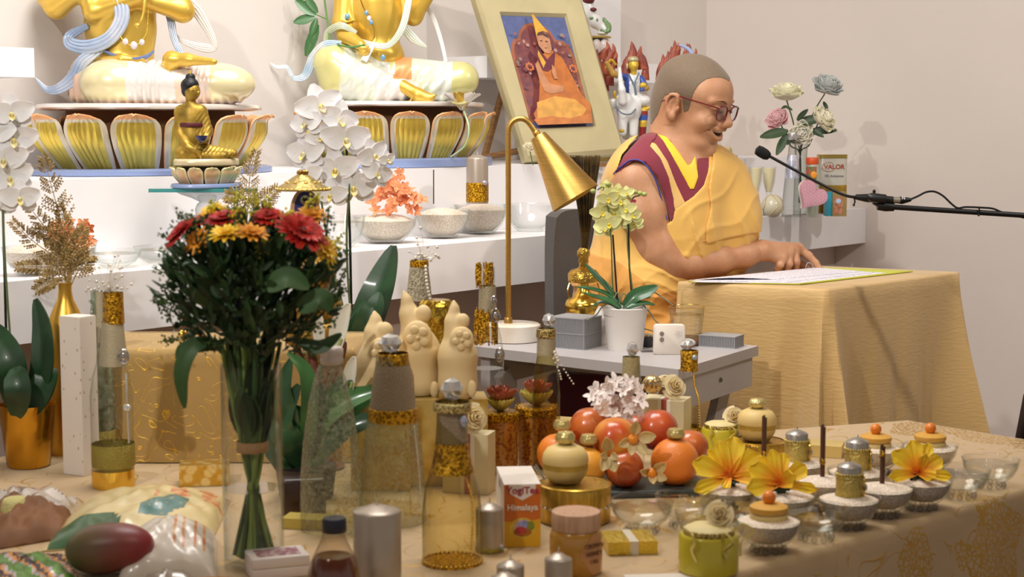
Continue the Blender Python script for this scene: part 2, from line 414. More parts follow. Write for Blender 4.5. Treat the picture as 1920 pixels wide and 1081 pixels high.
# ================================================= SETTING
mw = mat('painted wall', '#e2dad4', .85, var=.012, vscale=2, bump=.05, bscale=300)
mw2 = mat('painted wall side', '#e0d6ce', .85, var=.012, vscale=2, bump=.05, bscale=300)
msh = mat('white shelf lacquer', '#f6f4f6', .55, var=.008)
def sbox(t0, t1, n0, n1, z0, z1):
 """box in shelf coordinates"""
 m = MB(); vs = []
 for z in (z0, z1):
  for t, n in ((t0, n0), (t1, n0), (t1, n1), (t0, n1)): q = S0 + SU * t + SN * n; vs.append((q.x, q.y, z))
 m.add(vs, [(3, 2, 1, 0), (4, 5, 6, 7), (0, 1, 5, 4), (1, 2, 6, 5), (2, 3, 7, 6), (3, 0, 4, 7)]); return m
TE = 1.77; NB = .68
struct(sbox(-4.5, TE, NB, NB + .1, 0, 3.0), 'wall_back', mw)
struct(sbox(TE, TE + .1, -5.0, NB + .1, 0, 3.0), 'wall_right', mw2)
fl = MB(); fl.box((0, 2.5, -.05), (7, 7, .05)); struct(fl, 'floor', mat('brown floor', '#7a6254', .6, var=.1, vscale=3))
cl = MB(); cl.box((0, 2.5, 3.05), (7, 7, .05)); struct(cl, 'ceiling', mat('ceiling white', '#f0ebe4', .9, var=.01))
struct(sbox(-3.6, TE - .001, 0, NB - .001, ZL - .122, ZL), 'shelf_lower', msh)
struct(sbox(-3.6, TE - .001, .25, NB - .001, ZL + .0005, ZT), 'shelf_upper_tier', msh)
struct(sbox(-3.6, TE - .001, .12, .14, 0.0, ZL - .1225), 'wall_below_shelf', mat('shade toned recess wall', '#d6c4bb', .85, var=.02))  # plain wall; some of the shade under the shelf is put into its colour
struct(sbox(.30, 1.32, .50, NB - .001, ZC + .135, ZC + .20), 'trim_wall_shelf_right', msh)
struct(sbox(.75, 1.06, .56, NB - .001, ZC + .20, ZC + .42), 'trim_wall_shadow_block', msh)  # added block in place of a faint rectangular shadow on the wall
struct(sbox(-3.0, -1.264, .50, NB - .001, P(60, 145, 3.65).z, P(60, 90, 3.65).z), 'trim_wall_shelf_left', msh)
# ---- cloths
def cloth_mat(name, base, dark, scroll=True, line='#d8a62c', scale=9., metalline=True, sc=None):
 m = bpy.data.materials.new(name); m.use_nodes = True; nt = m.node_tree; b = nt.nodes['Principled BSDF']; L = nt.links.new
 tc = nd(nt, 'ShaderNodeTexCoord')
 n = nd(nt, 'ShaderNodeTexNoise'); n.inputs['Scale'].default_value = 5; L(tc.outputs['Object'], n.inputs[0])
 r = nd(nt, 'ShaderNodeMixRGB'); r.inputs[1].default_value = c3(base); r.inputs[2].default_value = c3(dark); L(n.outputs[0], r.inputs[0]); col = r.outputs[0]
 wv = nd(nt, 'ShaderNodeTexNoise'); wv.inputs['Scale'].default_value = 900; L(tc.outputs['Object'], wv.inputs[0])
 if scroll:
  # curling embroidered vines: contour lines of warped distance cells
  nz = nd(nt, 'ShaderNodeTexNoise'); nz.inputs['Scale'].default_value = scale * .8; nz.inputs['Detail'].default_value = 1; L(tc.outputs['Object'], nz.inputs[0])
  ma = nd(nt, 'ShaderNodeVectorMath', operation='MULTIPLY_ADD'); L(nz.outputs['Color'], ma.inputs[0]); ma.inputs[1].default_value = (.10, .10, .10); L(tc.outputs['Object'], ma.inputs[2])
  vo = nd(nt, 'ShaderNodeTexVoronoi'); vo.inputs['Scale'].default_value = scale; L(ma.outputs[0], vo.inputs[0])
  mm = nd(nt, 'ShaderNodeMath', operation='MULTIPLY'); L(vo.outputs['Distance'], mm.inputs[0]); mm.inputs[1].default_value = 3.1
  fr_ = nd(nt, 'ShaderNodeMath', operation='PINGPONG'); L(mm.outputs[0], fr_.inputs[0]); fr_.inputs[1].default_value = .5
  # break the rings so that they read as open curls
  br = nd(nt, 'ShaderNodeTexNoise'); br.inputs['Scale'].default_value = scale * 1.7; L(tc.outputs['Object'], br.inputs[0])
  cr = nd(nt, 'ShaderNodeValToRGB'); cr.color_ramp.elements[0].position = .0; cr.color_ramp.elements[0].color = (1, 1, 1, 1); cr.color_ramp.elements[1].position = .055; cr.color_ramp.elements[1].color = (0, 0, 0, 1)
  L(fr_.outputs[0], cr.inputs[0])
  gt = nd(nt, 'ShaderNodeMath', operation='GREATER_THAN'); L(br.outputs[0], gt.inputs[0]); gt.inputs[1].default_value = .42
  mk = nd(nt, 'ShaderNodeMath', operation='MULTIPLY'); L(cr.outputs[0], mk.inputs[0]); L(gt.outputs[0], mk.inputs[1])
  # sprigs: dense embroidered patches
  bg = nd(nt, 'ShaderNodeTexNoise'); bg.inputs['Scale'].default_value = scale * .35; L(tc.outputs['Object'], bg.inputs[0])
  g2 = nd(nt, 'ShaderNodeMath', operation='GREATER_THAN'); L(bg.outputs[0], g2.inputs[0]); g2.inputs[1].default_value = .62
  fv = nd(nt, 'ShaderNodeTexVoronoi'); fv.inputs['Scale'].default_value = scale * 9; fv.feature = 'DISTANCE_TO_EDGE'; L(tc.outputs['Object'], fv.inputs[0])
  g3 = nd(nt, 'ShaderNodeMath', operation='LESS_THAN'); L(fv.outputs[0], g3.inputs[0]); g3.inputs[1].default_value = .13
  sp = nd(nt, 'ShaderNodeMath', operation='MULTIPLY'); L(g2.outputs[0], sp.inputs[0]); L(g3.outputs[0], sp.inputs[1])
  mxm = nd(nt, 'ShaderNodeMath', operation='MAXIMUM'); L(mk.outputs[0], mxm.inputs[0]); L(sp.outputs[0], mxm.inputs[1])
  m2 = nd(nt, 'ShaderNodeMixRGB'); L(mxm.outputs[0], m2.inputs[0]); L(col, m2.inputs[1]); m2.inputs[2].default_value = c3(line); col = m2.outputs[0]
  mt = nd(nt, 'ShaderNodeMath', operation='MULTIPLY'); L(mxm.outputs[0], mt.inputs[0]); mt.inputs[1].default_value = .75; L(mt.outputs[0], b.inputs['Metallic'])
  mr = nd(nt, 'ShaderNodeMath', operation='MULTIPLY_ADD'); L(mxm.outputs[0], mr.inputs[0]); mr.inputs[1].default_value = -.25; mr.inputs[2].default_value = .6; L(mr.outputs[0], b.inputs['Roughness'])
  ad = nd(nt, 'ShaderNodeMath', operation='MULTIPLY_ADD'); L(mxm.outputs[0], ad.inputs[0]); ad.inputs[1].default_value = 1.5; L(wv.outputs[0], ad.inputs[2]); h = ad.outputs[0]
 else:
  b.inputs['Roughness'].default_value = .5; h = wv.outputs[0]
  mp = nd(nt, 'ShaderNodeMapping'); mp.inputs['Scale'].default_value = sc or (14, 14, 60); L(tc.outputs['Object'], mp.inputs[0])
  cr_ = nd(nt, 'ShaderNodeTexNoise'); cr_.inputs['Scale'].default_value = 3; cr_.inputs['Detail'].default_value = 6; L(mp.outputs[0], cr_.inputs[0]); h = cr_.outputs[0]
 L(col, b.inputs['Base Color']); b.inputs['Sheen Weight'].default_value = .3
 bp = nd(nt, 'ShaderNodeBump'); bp.inputs['Strength'].default_value = .35 if scroll else .3; bp.inputs['Distance'].default_value = .002 if scroll else .004; L(h, bp.inputs['Height']); L(bp.outputs[0], b.inputs['Normal'])
 return m
AU = Vector((.742, .671, 0)); AN = Vector((-.671, .742, 0)); A0 = Vector((.461, 2.305, 0))
altar_cloth = cloth_mat('embroidered beige cloth', '#ccb089', '#bd9e70', scale=11)
def drape_table(name, label, cat, corners, ztop, zbot, matl, fold=.012, nf=9, flare=.03, parent=None, leg_=True, group=None):
 """cloth over a table: top polygon, rounded edge and folded skirt as one sheet, over a table body"""
 root = thing(name, label, cat, (sum(c[0] for c in corners) / len(corners), sum(c[1] for c in corners) / len(corners), 0 if leg_ else zbot), group)
 cs = [Vector((c[0], c[1], 0)) for c in corners]; cen = sum(cs, Vector()) / len(cs)
 per = []; L = 0
 n = len(cs)
 for i in range(n):
  a, b = cs[i], cs[(i + 1) % n]; m = max(6, int((b - a).length / .02))
  for j in range(m): per.append(a.lerp(b, j / m))
 # outward normals
 N = len(per); nrm = []
 for i in range(N):
  t = (per[(i + 1) % N] - per[i - 1]).normalized(); nrm.append(Vector((t.y, -t.x, 0)))
 if (per[0] + nrm[0] * .01 - cen).length < (per[0] - cen).length: nrm = [-x for x in nrm]
 prof = [(-.02, ztop), (-.005, ztop), (0, ztop - .003), (.004, ztop - .012), (.005, ztop - .03)]
 m_ = 8
 for j in range(1, m_ + 1): prof.append((.005 + flare * j / m_, ztop - .03 - (ztop - .03 - zbot) * j / m_))
 vs = []; fs = []
 s_ = 0; ss = []
 for i in range(N): ss.append(s_); s_ += (per[(i + 1) % N] - per[i]).length
 for j, (o, z) in enumerate(prof):
  dz = max(0, (j - 3) / (len(prof) - 4))
  for i in range(N):
   w = sin(ss[i] / s_ * 2 * pi * nf) + .5 * sin(ss[i] / s_ * 2 * pi * nf * 2.3 + 1)
   q = per[i] + nrm[i] * (o + (fold * (w + 1) * dz if dz > 0 else 0)); vs.append((q.x, q.y, z))
 for j in range(len(prof) - 1):
  for i in range(N):
   k = (i + 1) % N; fs.append((j * N + k, j * N + i, (j + 1) * N + i, (j + 1) * N + k))
 fs.append(tuple(range(N)))
 mb = MB(); mb.add(vs, fs); c = mb.build('cloth', matl, root)
 tb = MB()
 pts = [cen + (q - cen) * .97 for q in cs]; h = ztop - .004
 tb.add([(q.x, q.y, h - .02) for q in pts] + [(q.x, q.y, h - .001) for q in pts], [tuple(range(n))[::-1], tuple(range(n, 2 * n))] + [(i, (i + 1) % n, n + (i + 1) % n, n + i) for i in range(n)])
 tb.build('tabletop', mat('pale wood', '#b99b74', .6), root, smooth=False)
 if leg_:
  for q in pts:
   l = MB(); w = cen + (q - cen) * .93; l.box((w.x, w.y, (h - .02) / 2), (.018, .018, (h - .02) / 2)); l.build('leg', mat('pale wood', '#b99b74'), root, smooth=False)
 return root
def alt(t, n): return A0 + AU * t + AN * n
c_ = [alt(-3.1, 0), alt(.95, 0), alt(.95, .50), alt(.5, .69), alt(.2, .80), alt(.08, 1.14), alt(-.37, 1.44), alt(-1.0, 1.40), alt(-3.1, .9)]
drape_table('altar_table', 'low altar table under a beige cloth with gold scroll embroidery', 'table', [(c.x, c.y) for c in c_], ZA, .02, altar_cloth, fold=.012, nf=26)
# raised box on the left
zr = ZC - .41
q0, q1 = P(182, 655, 2.9), P(665, 655, 2.9)
drape_table('raised_altar_step', 'raised step on the altar with a gold swirl embroidered drape, behind the flower vase', 'step',
   [(q0.x, 2.9), (q1.x, 2.9), (q1.x + .02, 3.14), (q0.x - .01, 3.14)], zr, ZA + .002, cloth_mat('sheer gold scroll cloth', '#bd9b5a', '#a07c3e', scale=20, line='#f0c040'), fold=.002, nf=5, flare=.012, leg_=False)
# teaching table with silky cloth
qa, qb, qc = GZ(1550, 541, ZD), GZ(1272, 527, ZD), GZ(1798, 509, ZD)
qd = qb + (qc - qa)
silk = cloth_mat('gold silk cloth', '#d3b076', '#c7a164', scroll=False)
def tt():
 root = thing('teaching_table', 'small square table covered by a pale gold silk cloth, beside the reader', 'table', ((qa + qd) / 2).to_tuple()[:2] + (0,))
 cs = [Vector((v.x, v.y, 0)) for v in (qb, qa, qc, qd)]; cen = sum(cs, Vector()) / 4
 mb = MB()
 n = 4; ns = 90; NV = 24; zb = .30
 rows = []
 for j in range(NV):
  v = j / (NV - 1)
  row = []
  for i in range(n):
   a, b = cs[i], cs[(i + 1) % n]; e = (b - a); ln = e.length; t = e.normalized(); no = Vector((t.y, -t.x, 0))
   if (a + e / 2 + no * .01 - cen).length < (a + e / 2 - cen).length: no = -no
   for s in range(ns):
    u = s / ns; base = a + e * u
    if j == 0: q = cen + (base - cen) * .985; z = ZD
    elif j == 1: q = base; z = ZD - .001
    elif j == 2: q = base + no * .004; z = ZD - .006
    else:
     w = (j - 2) / (NV - 3); z = ZD - .006 - (ZD - .006 - zb) * w
     ed = min(u, 1 - u)
     # corner fold falls as a soft cone
     cone = math.exp(-(ed / (.04 + .09 * w)) ** 2) * (1 - .85 * math.exp(-(ed / .022) ** 2))
     out = .004 + .02 * w + .13 * w * cone - .035 * w * math.exp(-((ed - .2) / .09) ** 2)
     out += .005 * w * sin(u * 31 + i * 2) + .003 * w * sin(u * 57 + 4 * w)
     q = base + no * out + t * (1 if u > .5 else -1) * .05 * w * cone
    row.append((q.x, q.y, z))
  rows.append(row)
 N = n * ns; vs = [p for r in rows for p in r]; fs = []
 for j in range(NV - 1):
  for i in range(N):
   k = (i + 1) % N; fs.append((j * N + k, j * N + i, (j + 1) * N + i, (j + 1) * N + k))
 fs.append(tuple(range(N)))
 mb.add(vs, fs); mb.build('cloth', silk, root)
 t = MB(); t.box((cen.x, cen.y, ZD - .018), (.05, .05, .01))
 pts = [cen + (q - cen) * .96 for q in cs]
 t = MB(); t.add([(q.x, q.y, ZD - .025) for q in pts] + [(q.x, q.y, ZD - .003) for q in pts], [(3, 2, 1, 0), (4, 5, 6, 7)] + [(i, (i + 1) % 4, 4 + (i + 1) % 4, 4 + i) for i in range(4)]); t.build('tabletop', mat('pale wood', '#b99b74'), root, smooth=False)
 for q in pts:
  l = MB(); w = cen + (q - cen) * .92; l.box((w.x, w.y, (ZD - .025) / 2), (.018, .018, (ZD - .025) / 2)); l.build('leg', mat('pale wood', '#b99b74'), root, smooth=False)
tt()
# ================================================= THE READER (person)
Y0 = 3.95; k0 = K(Y0, 1.1)
def W(px, py, d=0.0): return P(px, py, Y0 + d * k0)
def poly_sdf(pts, U, V):
 """signed distance (pixels) to a polygon, negative inside"""
 d = np.full(np.broadcast(U, V).shape, 1e9); ins = np.zeros(d.shape, bool); n = len(pts)
 for i in range(n):
  ax, ay = pts[i]; bx, by = pts[(i + 1) % n]; ex, ey = bx - ax, by - ay
  wx, wy = U - ax, V - ay; h = np.clip((wx * ex + wy * ey) / (ex * ex + ey * ey + 1e-9), 0, 1)
  d = np.minimum(d, (wx - ex * h) ** 2 + (wy - ey * h) ** 2)
  c = ((ay > V) != (by > V)) & (U < (bx - ax) * (V - ay) / (by - ay + 1e-9) + ax); ins ^= c
 d = np.sqrt(d); return np.where(ins, -d, d)
def to_px(X, Z, Yr=None):
 """garment pattern coordinates: world x/z at the sitter's distance, in the photo's scale"""
 Yr = Y0 if Yr is None else Yr
 zc = (Z - ZC); dep = Yr * cos(PT) - zc * sin(PT); v = (Yr * sin(PT) + zc * cos(PT)) / dep
 return CX + X / dep * F, CY - v * F
yaw, pit = radians(33), radians(17)
hf = Vector((cos(yaw) * cos(pit), -sin(yaw) * cos(pit), -sin(pit))); hl = Vector((sin(yaw), cos(yaw), 0)); hu = hf.cross(hl)
HC = W(1297, 189, 0)
HR = np.array([hf, hl, hu]).T
def h(f, l, u): return HC + hf * f + hl * l + hu * u
skin = bpy.data.materials.new('skin')
def mk_skin(m, c1, c2, c3_):
 m.use_nodes = True; nt = m.node_tree; b = nt.nodes['Principled BSDF']; L = nt.links.new
 tc = nd(nt, 'ShaderNodeTexCoord'); n = nd(nt, 'ShaderNodeTexNoise'); n.inputs['Scale'].default_value = 22; n.inputs['Detail'].default_value = 5; L(tc.outputs['Object'], n.inputs[0])
 r = nd(nt, 'ShaderNodeValToRGB'); r.color_ramp.elements[0].color = c3(c1); r.color_ramp.elements[1].color = c3(c2); r.color_ramp.elements[0].position = .3; r.color_ramp.elements[1].position = .75; L(n.outputs[0], r.inputs[0])
 n2 = nd(nt, 'ShaderNodeTexNoise'); n2.inputs['Scale'].default_value = 240; L(tc.outputs['Object'], n2.inputs[0])
 mx = nd(nt, 'ShaderNodeMixRGB'); mx.blend_type = 'MULTIPLY'; mx.inputs[0].default_value = .18; L(r.outputs[0], mx.inputs[1]); L(n2.outputs[0], mx.inputs[2]); L(mx.outputs[0], b.inputs['Base Color'])
 b.inputs['Roughness'].default_value = .48; b.inputs['Subsurface Weight'].default_value = .12; b.inputs['Subsurface Radius'].default_value = (1, .3, .15); b.inputs['Subsurface Scale'].default_value = .006
 bp = nd(nt, 'ShaderNodeBump'); bp.inputs['Strength'].default_value = .12; bp.inputs['Distance'].default_value = .001; L(n2.outputs[0], bp.inputs['Height']); L(bp.outputs[0], b.inputs['Normal'])
mk_skin(skin, '#bd8560', '#cf9d78', None)
lipm = mat('lips', '#c77a6c', .35, var=.05, sss=.1); mouthm = mat('mouth inside', '#4a1a16', .6)
body = SDF()
E = lambda f, l, u, r, k=None, sub=False: body.ell(h(f, l, u), r, HR, k, sub)
C = lambda a, b, ra, rb=None, k=None, sub=False: body.cap(h(*a), h(*b), ra, rb, k, sub)
E(-.006, 0, .030, (.0965, .0745, .083)); E(.042, 0, .030, (.052, .062, .052), .02)
E(-.045, 0, -.015, (.05, .06, .06), .02)
E(.036, 0, -.032, (.056, .060, .068), .02); E(.040, 0, -.074, (.045, .050, .036), .02)
E(.080, 0, -.101, (.019, .022, .015), .016); E(.055, -.028, -.088, (.028, .022, .018), .015); E(.055, .028, -.088, (.028, .022, .018), .015)
for s_ in (-1, 1):
 E(.066, s_ * .037, -.033, (.023, .022, .019), .018)
 C((.089, s_ * .012, .022), (.076, s_ * .048, .020), .008, .007, .012)
 E(.100, s_ * .033, .008, (.013, .017, .010), .009, True)
 E(.0810, s_ * .032, .006, (.0125, .0150, .0100), .005)
 E(.103, s_ * .0125, -.030, (.011, .0085, .008), .006)
C((.090, 0, .012), (.109, 0, -.020), .0075, .0095, .009); E(.1105, 0, -.0250, (.0115, .0105, .0095), .007)
for s_ in (-1, 1): E(.106, s_ * .0065, -.0355, (.005, .0035, .003), .003, True)
# smiling mouth
E(.083, 0, -0.0510, (.018, .031, .022), .012)
lip_u = [(.078, -.033, -0.0390), (.094, -.020, -0.0435), (.1015, -.008, -0.0420), (.1015, .008, -0.0420), (.094, .020, -0.0435), (.078, .033, -0.0390)]
lip_l = [(.078, -.033, -0.0390), (.091, -.021, -0.0600), (.098, -.008, -0.0665), (.098, .008, -0.0665), (.091, .021, -0.0600), (.078, .033, -0.0390)]
E(.098, 0, -0.0525, (.024, .0265, .0095), .003, True); E(.088, -.022, -0.0485, (.013, .014, .0075), .003, True); E(.088, .022, -0.0485, (.013, .014, .0075), .003, True)
for ch in (lip_u, lip_l):
 q = curve([h(*a) for a in ch], 10)
 body.chain([np.array(v) for v in q], [.0030 + .0017 * sin(pi * i / 10) for i in range(11)], .0035)
# smile folds
for s_ in (-1, 1):
 q = curve([h(.100, s_ * .021, -.026), h(.090, s_ * .036, -.040), h(.078, s_ * .042, -.056)], 5)
 for i in range(5): body.cap(q[i], q[i + 1], .0022, .0022, .006, True)
# ears
EU = -.012; EF_ = .004
for s_ in (-1, 1):
 E(EF_ - .012, s_ * .076, EU - .004, (.016, .009, .029), .006); E(EF_ - .006, s_ * .085, EU - .001, (.009, .006, .017), .004, True)
 q = curve([h(EF_ + .001, s_ * .080, EU + .004), h(EF_ - .004, s_ * .084, EU + .023), h(EF_ - .020, s_ * .086, EU + .022), h(EF_ - .027, s_ * .086, EU + .004), h(EF_ - .019, s_ * .083, EU - .016), h(EF_ - .007, s_ * .080, EU - .028)], 12)
 body.chain(q, [.0038] * 10 + [.0050] * 3, .003)
 E(EF_ - .006, s_ * .080, EU - .028, (.008, .005, .009), .004); E(EF_ + .004, s_ * .078, EU - .006, (.004, .005, .007), .003)
# neck, upper chest, shoulders
body.cap(h(-.034, 0, -.02), W(1258, 292, 10), .058, .064, .03)
body.cap(h(.01, 0, -.075), W(1285, 300, -4), .040, .050, .03)
body.cap(W(1262, 290, 10), W(1215, 325, -15), .055, .060, .03)
body.ell(W(1265, 345, 15), (.11, .10, .08), None, .04)
body.cap(W(1205, 330, -20), W(1192, 345, -45), .058, .056, .03)
# near arm and forearm
body.chain([W(1190, 342, -48), W(1207, 400, -60), W(1232, 470, -66)], [.055, .0535, .047], .03)
body.chain([W(1232, 470, -66), W(1252, 497, -62), W(1290, 493, -45), W(1340, 486, -20), W(1392, 477, 5), W(1426, 470, 18)], [.047, .041, .0405, .037, .029, .0235], .03)
# hand: palm, four curled fingers, pointing index, thumb
TZ = ZD + .006
def HP(px, py, Y): return P(px, py, Y)
wr = HP(1428, 469, 3.975)
mcp = {'pinky': HP(1465, 484, 3.985), 'ring': HP(1477, 476, 4.005), 'middle': HP(1488, 469, 4.028), 'index': HP(1497, 467, 4.05)}
for nme, r in (('pinky', .0155), ('ring', .0155), ('middle', .016), ('index', .016)):
 body.cap(wr, mcp[nme], .0205, r, .012)
 body.ell(mcp[nme] + Vector((0, 0, .002)), .0125, None, .006)
def finger(nme, pts, rs): body.chain([mcp[nme]] + [HP(*p) for p in pts], rs, .004)
finger('pinky', [(1463, 496, 3.975), (1459, 504, 3.985), (1455, 504, 4.0)], [.0115, .0095, .0085, .007])
finger('ring', [(1479, 494, 3.99), (1476, 504, 3.995), (1470, 505, 4.015)], [.0125, .0105, .0092, .0075])
finger('middle', [(1492, 490, 4.01), (1491, 503, 4.015), (1485, 505, 4.035)], [.013, .011, .0095, .008])
finger('index', [(1516, 479, 4.045), (1529, 493, 4.04), (1537, 504, 4.035)], [.0125, .0105, .0092, .0078])
body.chain([wr + Vector((.02, .03, -.008)), HP(1478, 490, 4.07), HP(1503, 496, 4.065), HP(1519, 503, 4.06)], [.016, .014, .011, .009], .006)
def mfn(c):
 q = (c - np.array(HC)) @ HR; m = np.zeros(len(c), int)
 inl = (np.abs(q[:, 1]) < .0285) & (q[:, 0] > .0745) & (q[:, 2] < -.0400) & (q[:, 2] > -.0690)
 return m
VX = .0021
pbody = sdf_obj('person', body.mesh(VX, .012), [skin, lipm, mouthm], None, mfn, smooth_it=2)
tag(pbody, 'smiling person with shaved head and red glasses, reading in maroon and yellow robes', 'person')
# shaved hair: a thin shell over the scalp
scalp = SDF()
for p_ in body.p[:-32]:
 lv = [abs(float((q - np.array(HC)) @ np.array(hl))) for q in ((p_[1], p_[2]) if p_[0] == 'c' else (p_[1],))]
 if min(lv) < .066: scalp.p.append(p_)
hp_ = [(-.14, -.085), (-.062, -.080), (-.040, -.050), (-.034, -.02), (-.030, .000), (.002, .016), (.016, .010), (.022, -.026), (.034, -.018), (.041, .012), (.046, .045), (.050, .066), (.058, .083), (.068, .11), (.12, .16), (-.14, .16)]
def hpost(d, X, Y, Z):
 x, y, z = X - HC.x, Y - HC.y, Z - HC.z
 f_ = x * hf.x + y * hf.y + z * hf.z; u_ = x * hu.x + y * hu.y + z * hu.z; l_ = x * hl.x + y * hl.y + z * hl.z
 ff = f_ + (np.abs(l_) < .06) * 0 + np.clip(.075 - np.abs(l_), 0, .075) * -.55 + .012
 g = poly_sdf(hp_, ff, u_)
 return np.maximum(d - .0008, g)
hair_m = mat('shaved stubble hair', '#7a6650', .7, bump=.2, bscale=1200, col2='#655442', vscale=700, sheen=.2)
sdf_obj('hair', scalp.mesh(.0022, .012, hpost, pad=.004, lo=HC - Vector((.15, .15, .13)), hi=HC + Vector((.15, .15, .16))), hair_m, pbody, smooth_it=3)
# eyes, brows, teeth
for s_ in (-1, 1):
 m = MB(); q = curve([h(.0950, s_ * .019, .001), h(.0965, s_ * .030, -.001), h(.0900, s_ * .0450, .0025)], 8)
 m.tube(q, [.0007, .0013, .0016, .0018, .0018, .0018, .0016, .0013, .0008], 6); m.build('eyelashes', mat('dark lashes', '#2a1a14'), pbody)
 m = MB(); m.ell(h(.0800, s_ * .0315, .0035), (.0112, .0112, .0100), Matrix(HR.tolist())); m.build('eye', mat('eye white', '#d8d0c8', .2), pbody)
 m = MB(); q = curve([h(.0990, s_ * .013, .0215), h(.0945, s_ * .030, .0285), h(.082, s_ * .050, .023)], 8)
 m.tube(q, [.0014, .0022, .0026, .0026, .0024, .0022, .0018, .0014, .0008], 6, flat=.6); m.build('eyebrow', mat('brown brow', '#a5785a', .8), pbody)
m = MB(); q = curve([h(.076, -.0245, -.0465), h(.0890, -.0145, -.0480), h(.0940, 0, -.0480), h(.0890, .0145, -.0480), h(.076, .0245, -.0465)], 13)
for i in range(12): c_ = (q[i] + q[i + 1]) / 2; m.ell(c_, (.0030, .0030, .0048), seg=8, rings=6)
m.build('teeth', mat('teeth', '#efe6d6', .25, var=.02), pbody)
m = MB(); m.ell(h(.070, 0, -.0535), (.0215, .0270, .0115), Matrix(HR.tolist())); m.build('mouth_interior', mouthm, pbody)
# glasses
gl = thing('glasses', 'dark red framed eyeglasses worn by the smiling person', 'glasses', h(.10, 0, 0)); gm = mat('dark red acetate', '#6d1420', .25, coat=.5)
def lens_pt(s_, t, r=1.0):
 c_, s2 = cos(t), sin(t); sq = (abs(c_) ** 4 + abs(s2) ** 4) ** -.25 * .55 + .45
 return h(.1035 - .0035 * (c_ * s_ > 0) * abs(c_), s_ * .0325 + .0235 * c_ * sq * r, .000 + (.0195 if s2 < 0 else .0165) * s2 * sq * r)
for s_ in (-1, 1):
 m = MB(); pts = [lens_pt(s_, 2 * pi * i / 28) for i in range(29)]; m.tube(pts, .0021, 8, caps=False); m.build('rim', gm, gl)
 m = MB(); pl = [lens_pt(s_, 2 * pi * i / 28, .96) for i in range(28)]; m.add(pl, [tuple(range(28))]); m.build('lens', glass('lens glass', '#fbfbff', '#d8dce0', .02), gl, smooth=False)
 m = MB(); m.tube(curve([h(.101, s_ * .057, .011), h(.085, s_ * .069, .012), h(.03, s_ * .0785, .012), h(-.005, s_ * .0815, .010), h(-.030, s_ * .0815, -.008), h(-.040, s_ * .078, -.014)], 16), .0018, 6); m.build('temple', gm, gl)
m = MB(); m.tube(curve([h(.1035, -.0105, .004), h(.107, 0, .009), h(.1035, .0105, .004)], 6), .0015, 6); m.build('bridge', gm, gl)
# ---- garments (children of the person)
yel = mat('yellow robe cloth', '#e2b259', .72, bump=.18, bscale=700, var=.03, sheen=.25)
org_ = mat('amber robe cloth', '#d19440', .72, bump=.18, bscale=700, var=.03, sheen=.25)
mar = mat('maroon cloth', '#7d1f33', .75, bump=.2, bscale=600, var=.05, sheen=.3)
lem = mat('bright yellow silk', '#edc62c', .5, var=.03, sheen=.2); stripe = mat('pale gold cloth', '#dfb36c', .6, var=.03); blue = mat('blue piping', '#38409c', .6)
T = SDF()
T.chain([W(1262, 300, 12), W(1222, 312, -10), W(1196, 330, -38)], [.058, .062, .060], .03)      # near shoulder
T.chain([W(1262, 300, 12), W(1310, 318, 30), W(1345, 350, 52)], [.058, .062, .066], .03)        # far shoulder
T.ell(W(1255, 375, 5), (.125, .10, .13), None, .05); T.ell(W(1240, 450, 10), (.145, .12, .12), None, .05)
T.ell(W(1200, 400, 30), (.095, .10, .16), None, .05)
T.chain([W(1345, 345, 52), W(1362, 410, 40), W(1355, 480, 30)], [.062, .060, .058], .05)
T.ell(W(1188, 540, 0), (.136, .15, .11), None, .05); T.ell(W(1210, 640, 0), (.20, .2, .09), None, .05)
T.cap(W(1150, 625, -20), W(1390, 640, 60), .10, .085, .05)
def fold_field(U, V):
 wv = 14 * np.sin(U * .017 + V * .011) + 9 * np.sin(U * .041 - V * .023 + 2)
 lowm = np.clip((V - 430) / 60, 0, 1)
 s1 = np.sin((V * .95 - U * .30 + wv) * .125); a = (1 - np.abs(s1)) ** 2 * 3.4 * lowm * (.5 + .5 * np.sin(U * .03 + V * .017))
 s2 = np.sin((V * .8 + U * .55 + wv * 1.3) * .075); a = a + (1 - np.abs(s2)) ** 3 * 3.0 * np.clip((V - 470) / 60, 0, 1)
 m = np.clip((U - 1255) / 20, 0, 1) * np.clip((V - 380) / 40, 0, 1) * np.clip((540 - V) / 40, 0, 1)
 s3 = np.sin((U * .97 - (V - 400) * .22 + wv) * .085); b = (1 - np.abs(s3)) ** 2 * 5.5 * m
 m4 = np.clip((U - 1250) / 20, 0, 1) * np.clip((V - 300) / 40, 0, 1)
 s4 = np.sin((U * .55 + V * .84 + wv) * .06); b = b + (1 - np.abs(s4)) ** 3 * 2.6 * m4
 m5 = np.clip((1160 - U) / 25, 0, 1) * np.clip((V - 380) / 40, 0, 1)
 s5 = np.sin((V * .5 + U * .9 + wv) * .09); b = b + (1 - np.abs(s5)) ** 2 * 3.2 * m5
 return a + b
def garment(name, off, polyg, m, folds=0.0, vox=.003, lo=None, tfield=None, noise=0., sm=5):
 def post(d, X, Y, Z):
  U, V = to_px(X, Z); g = poly_sdf(polyg, U, V) * k0 if polyg else None
  if folds: d = d - folds * k0 * fold_field(U + 12 * np.sin((Y - Y0) * 14), V)
  d = d - off
  return np.maximum(d, g) if g is not None else d
 o = sdf_obj(name, (tfield or T).mesh(vox, .03, post, pad=off + .02, lo=lo), m, pbody, smooth_it=sm); return o
full = [(1215, 232), (1190, 250), (1155, 290), (1140, 325), (1150, 360), (1175, 395), (1215, 420), (1248, 412), (1258, 387), (1290, 366), (1312, 345), (1322, 320), (1326, 286), (1345, 270), (1440, 290), (1440, 560), (1500, 720), (1000, 720), (1000, 420), (1080, 220), (1200, 200)]
garment('robe', .010, full, yel, 1.0, .0032, lo=(-9, -9, ZG - .20))
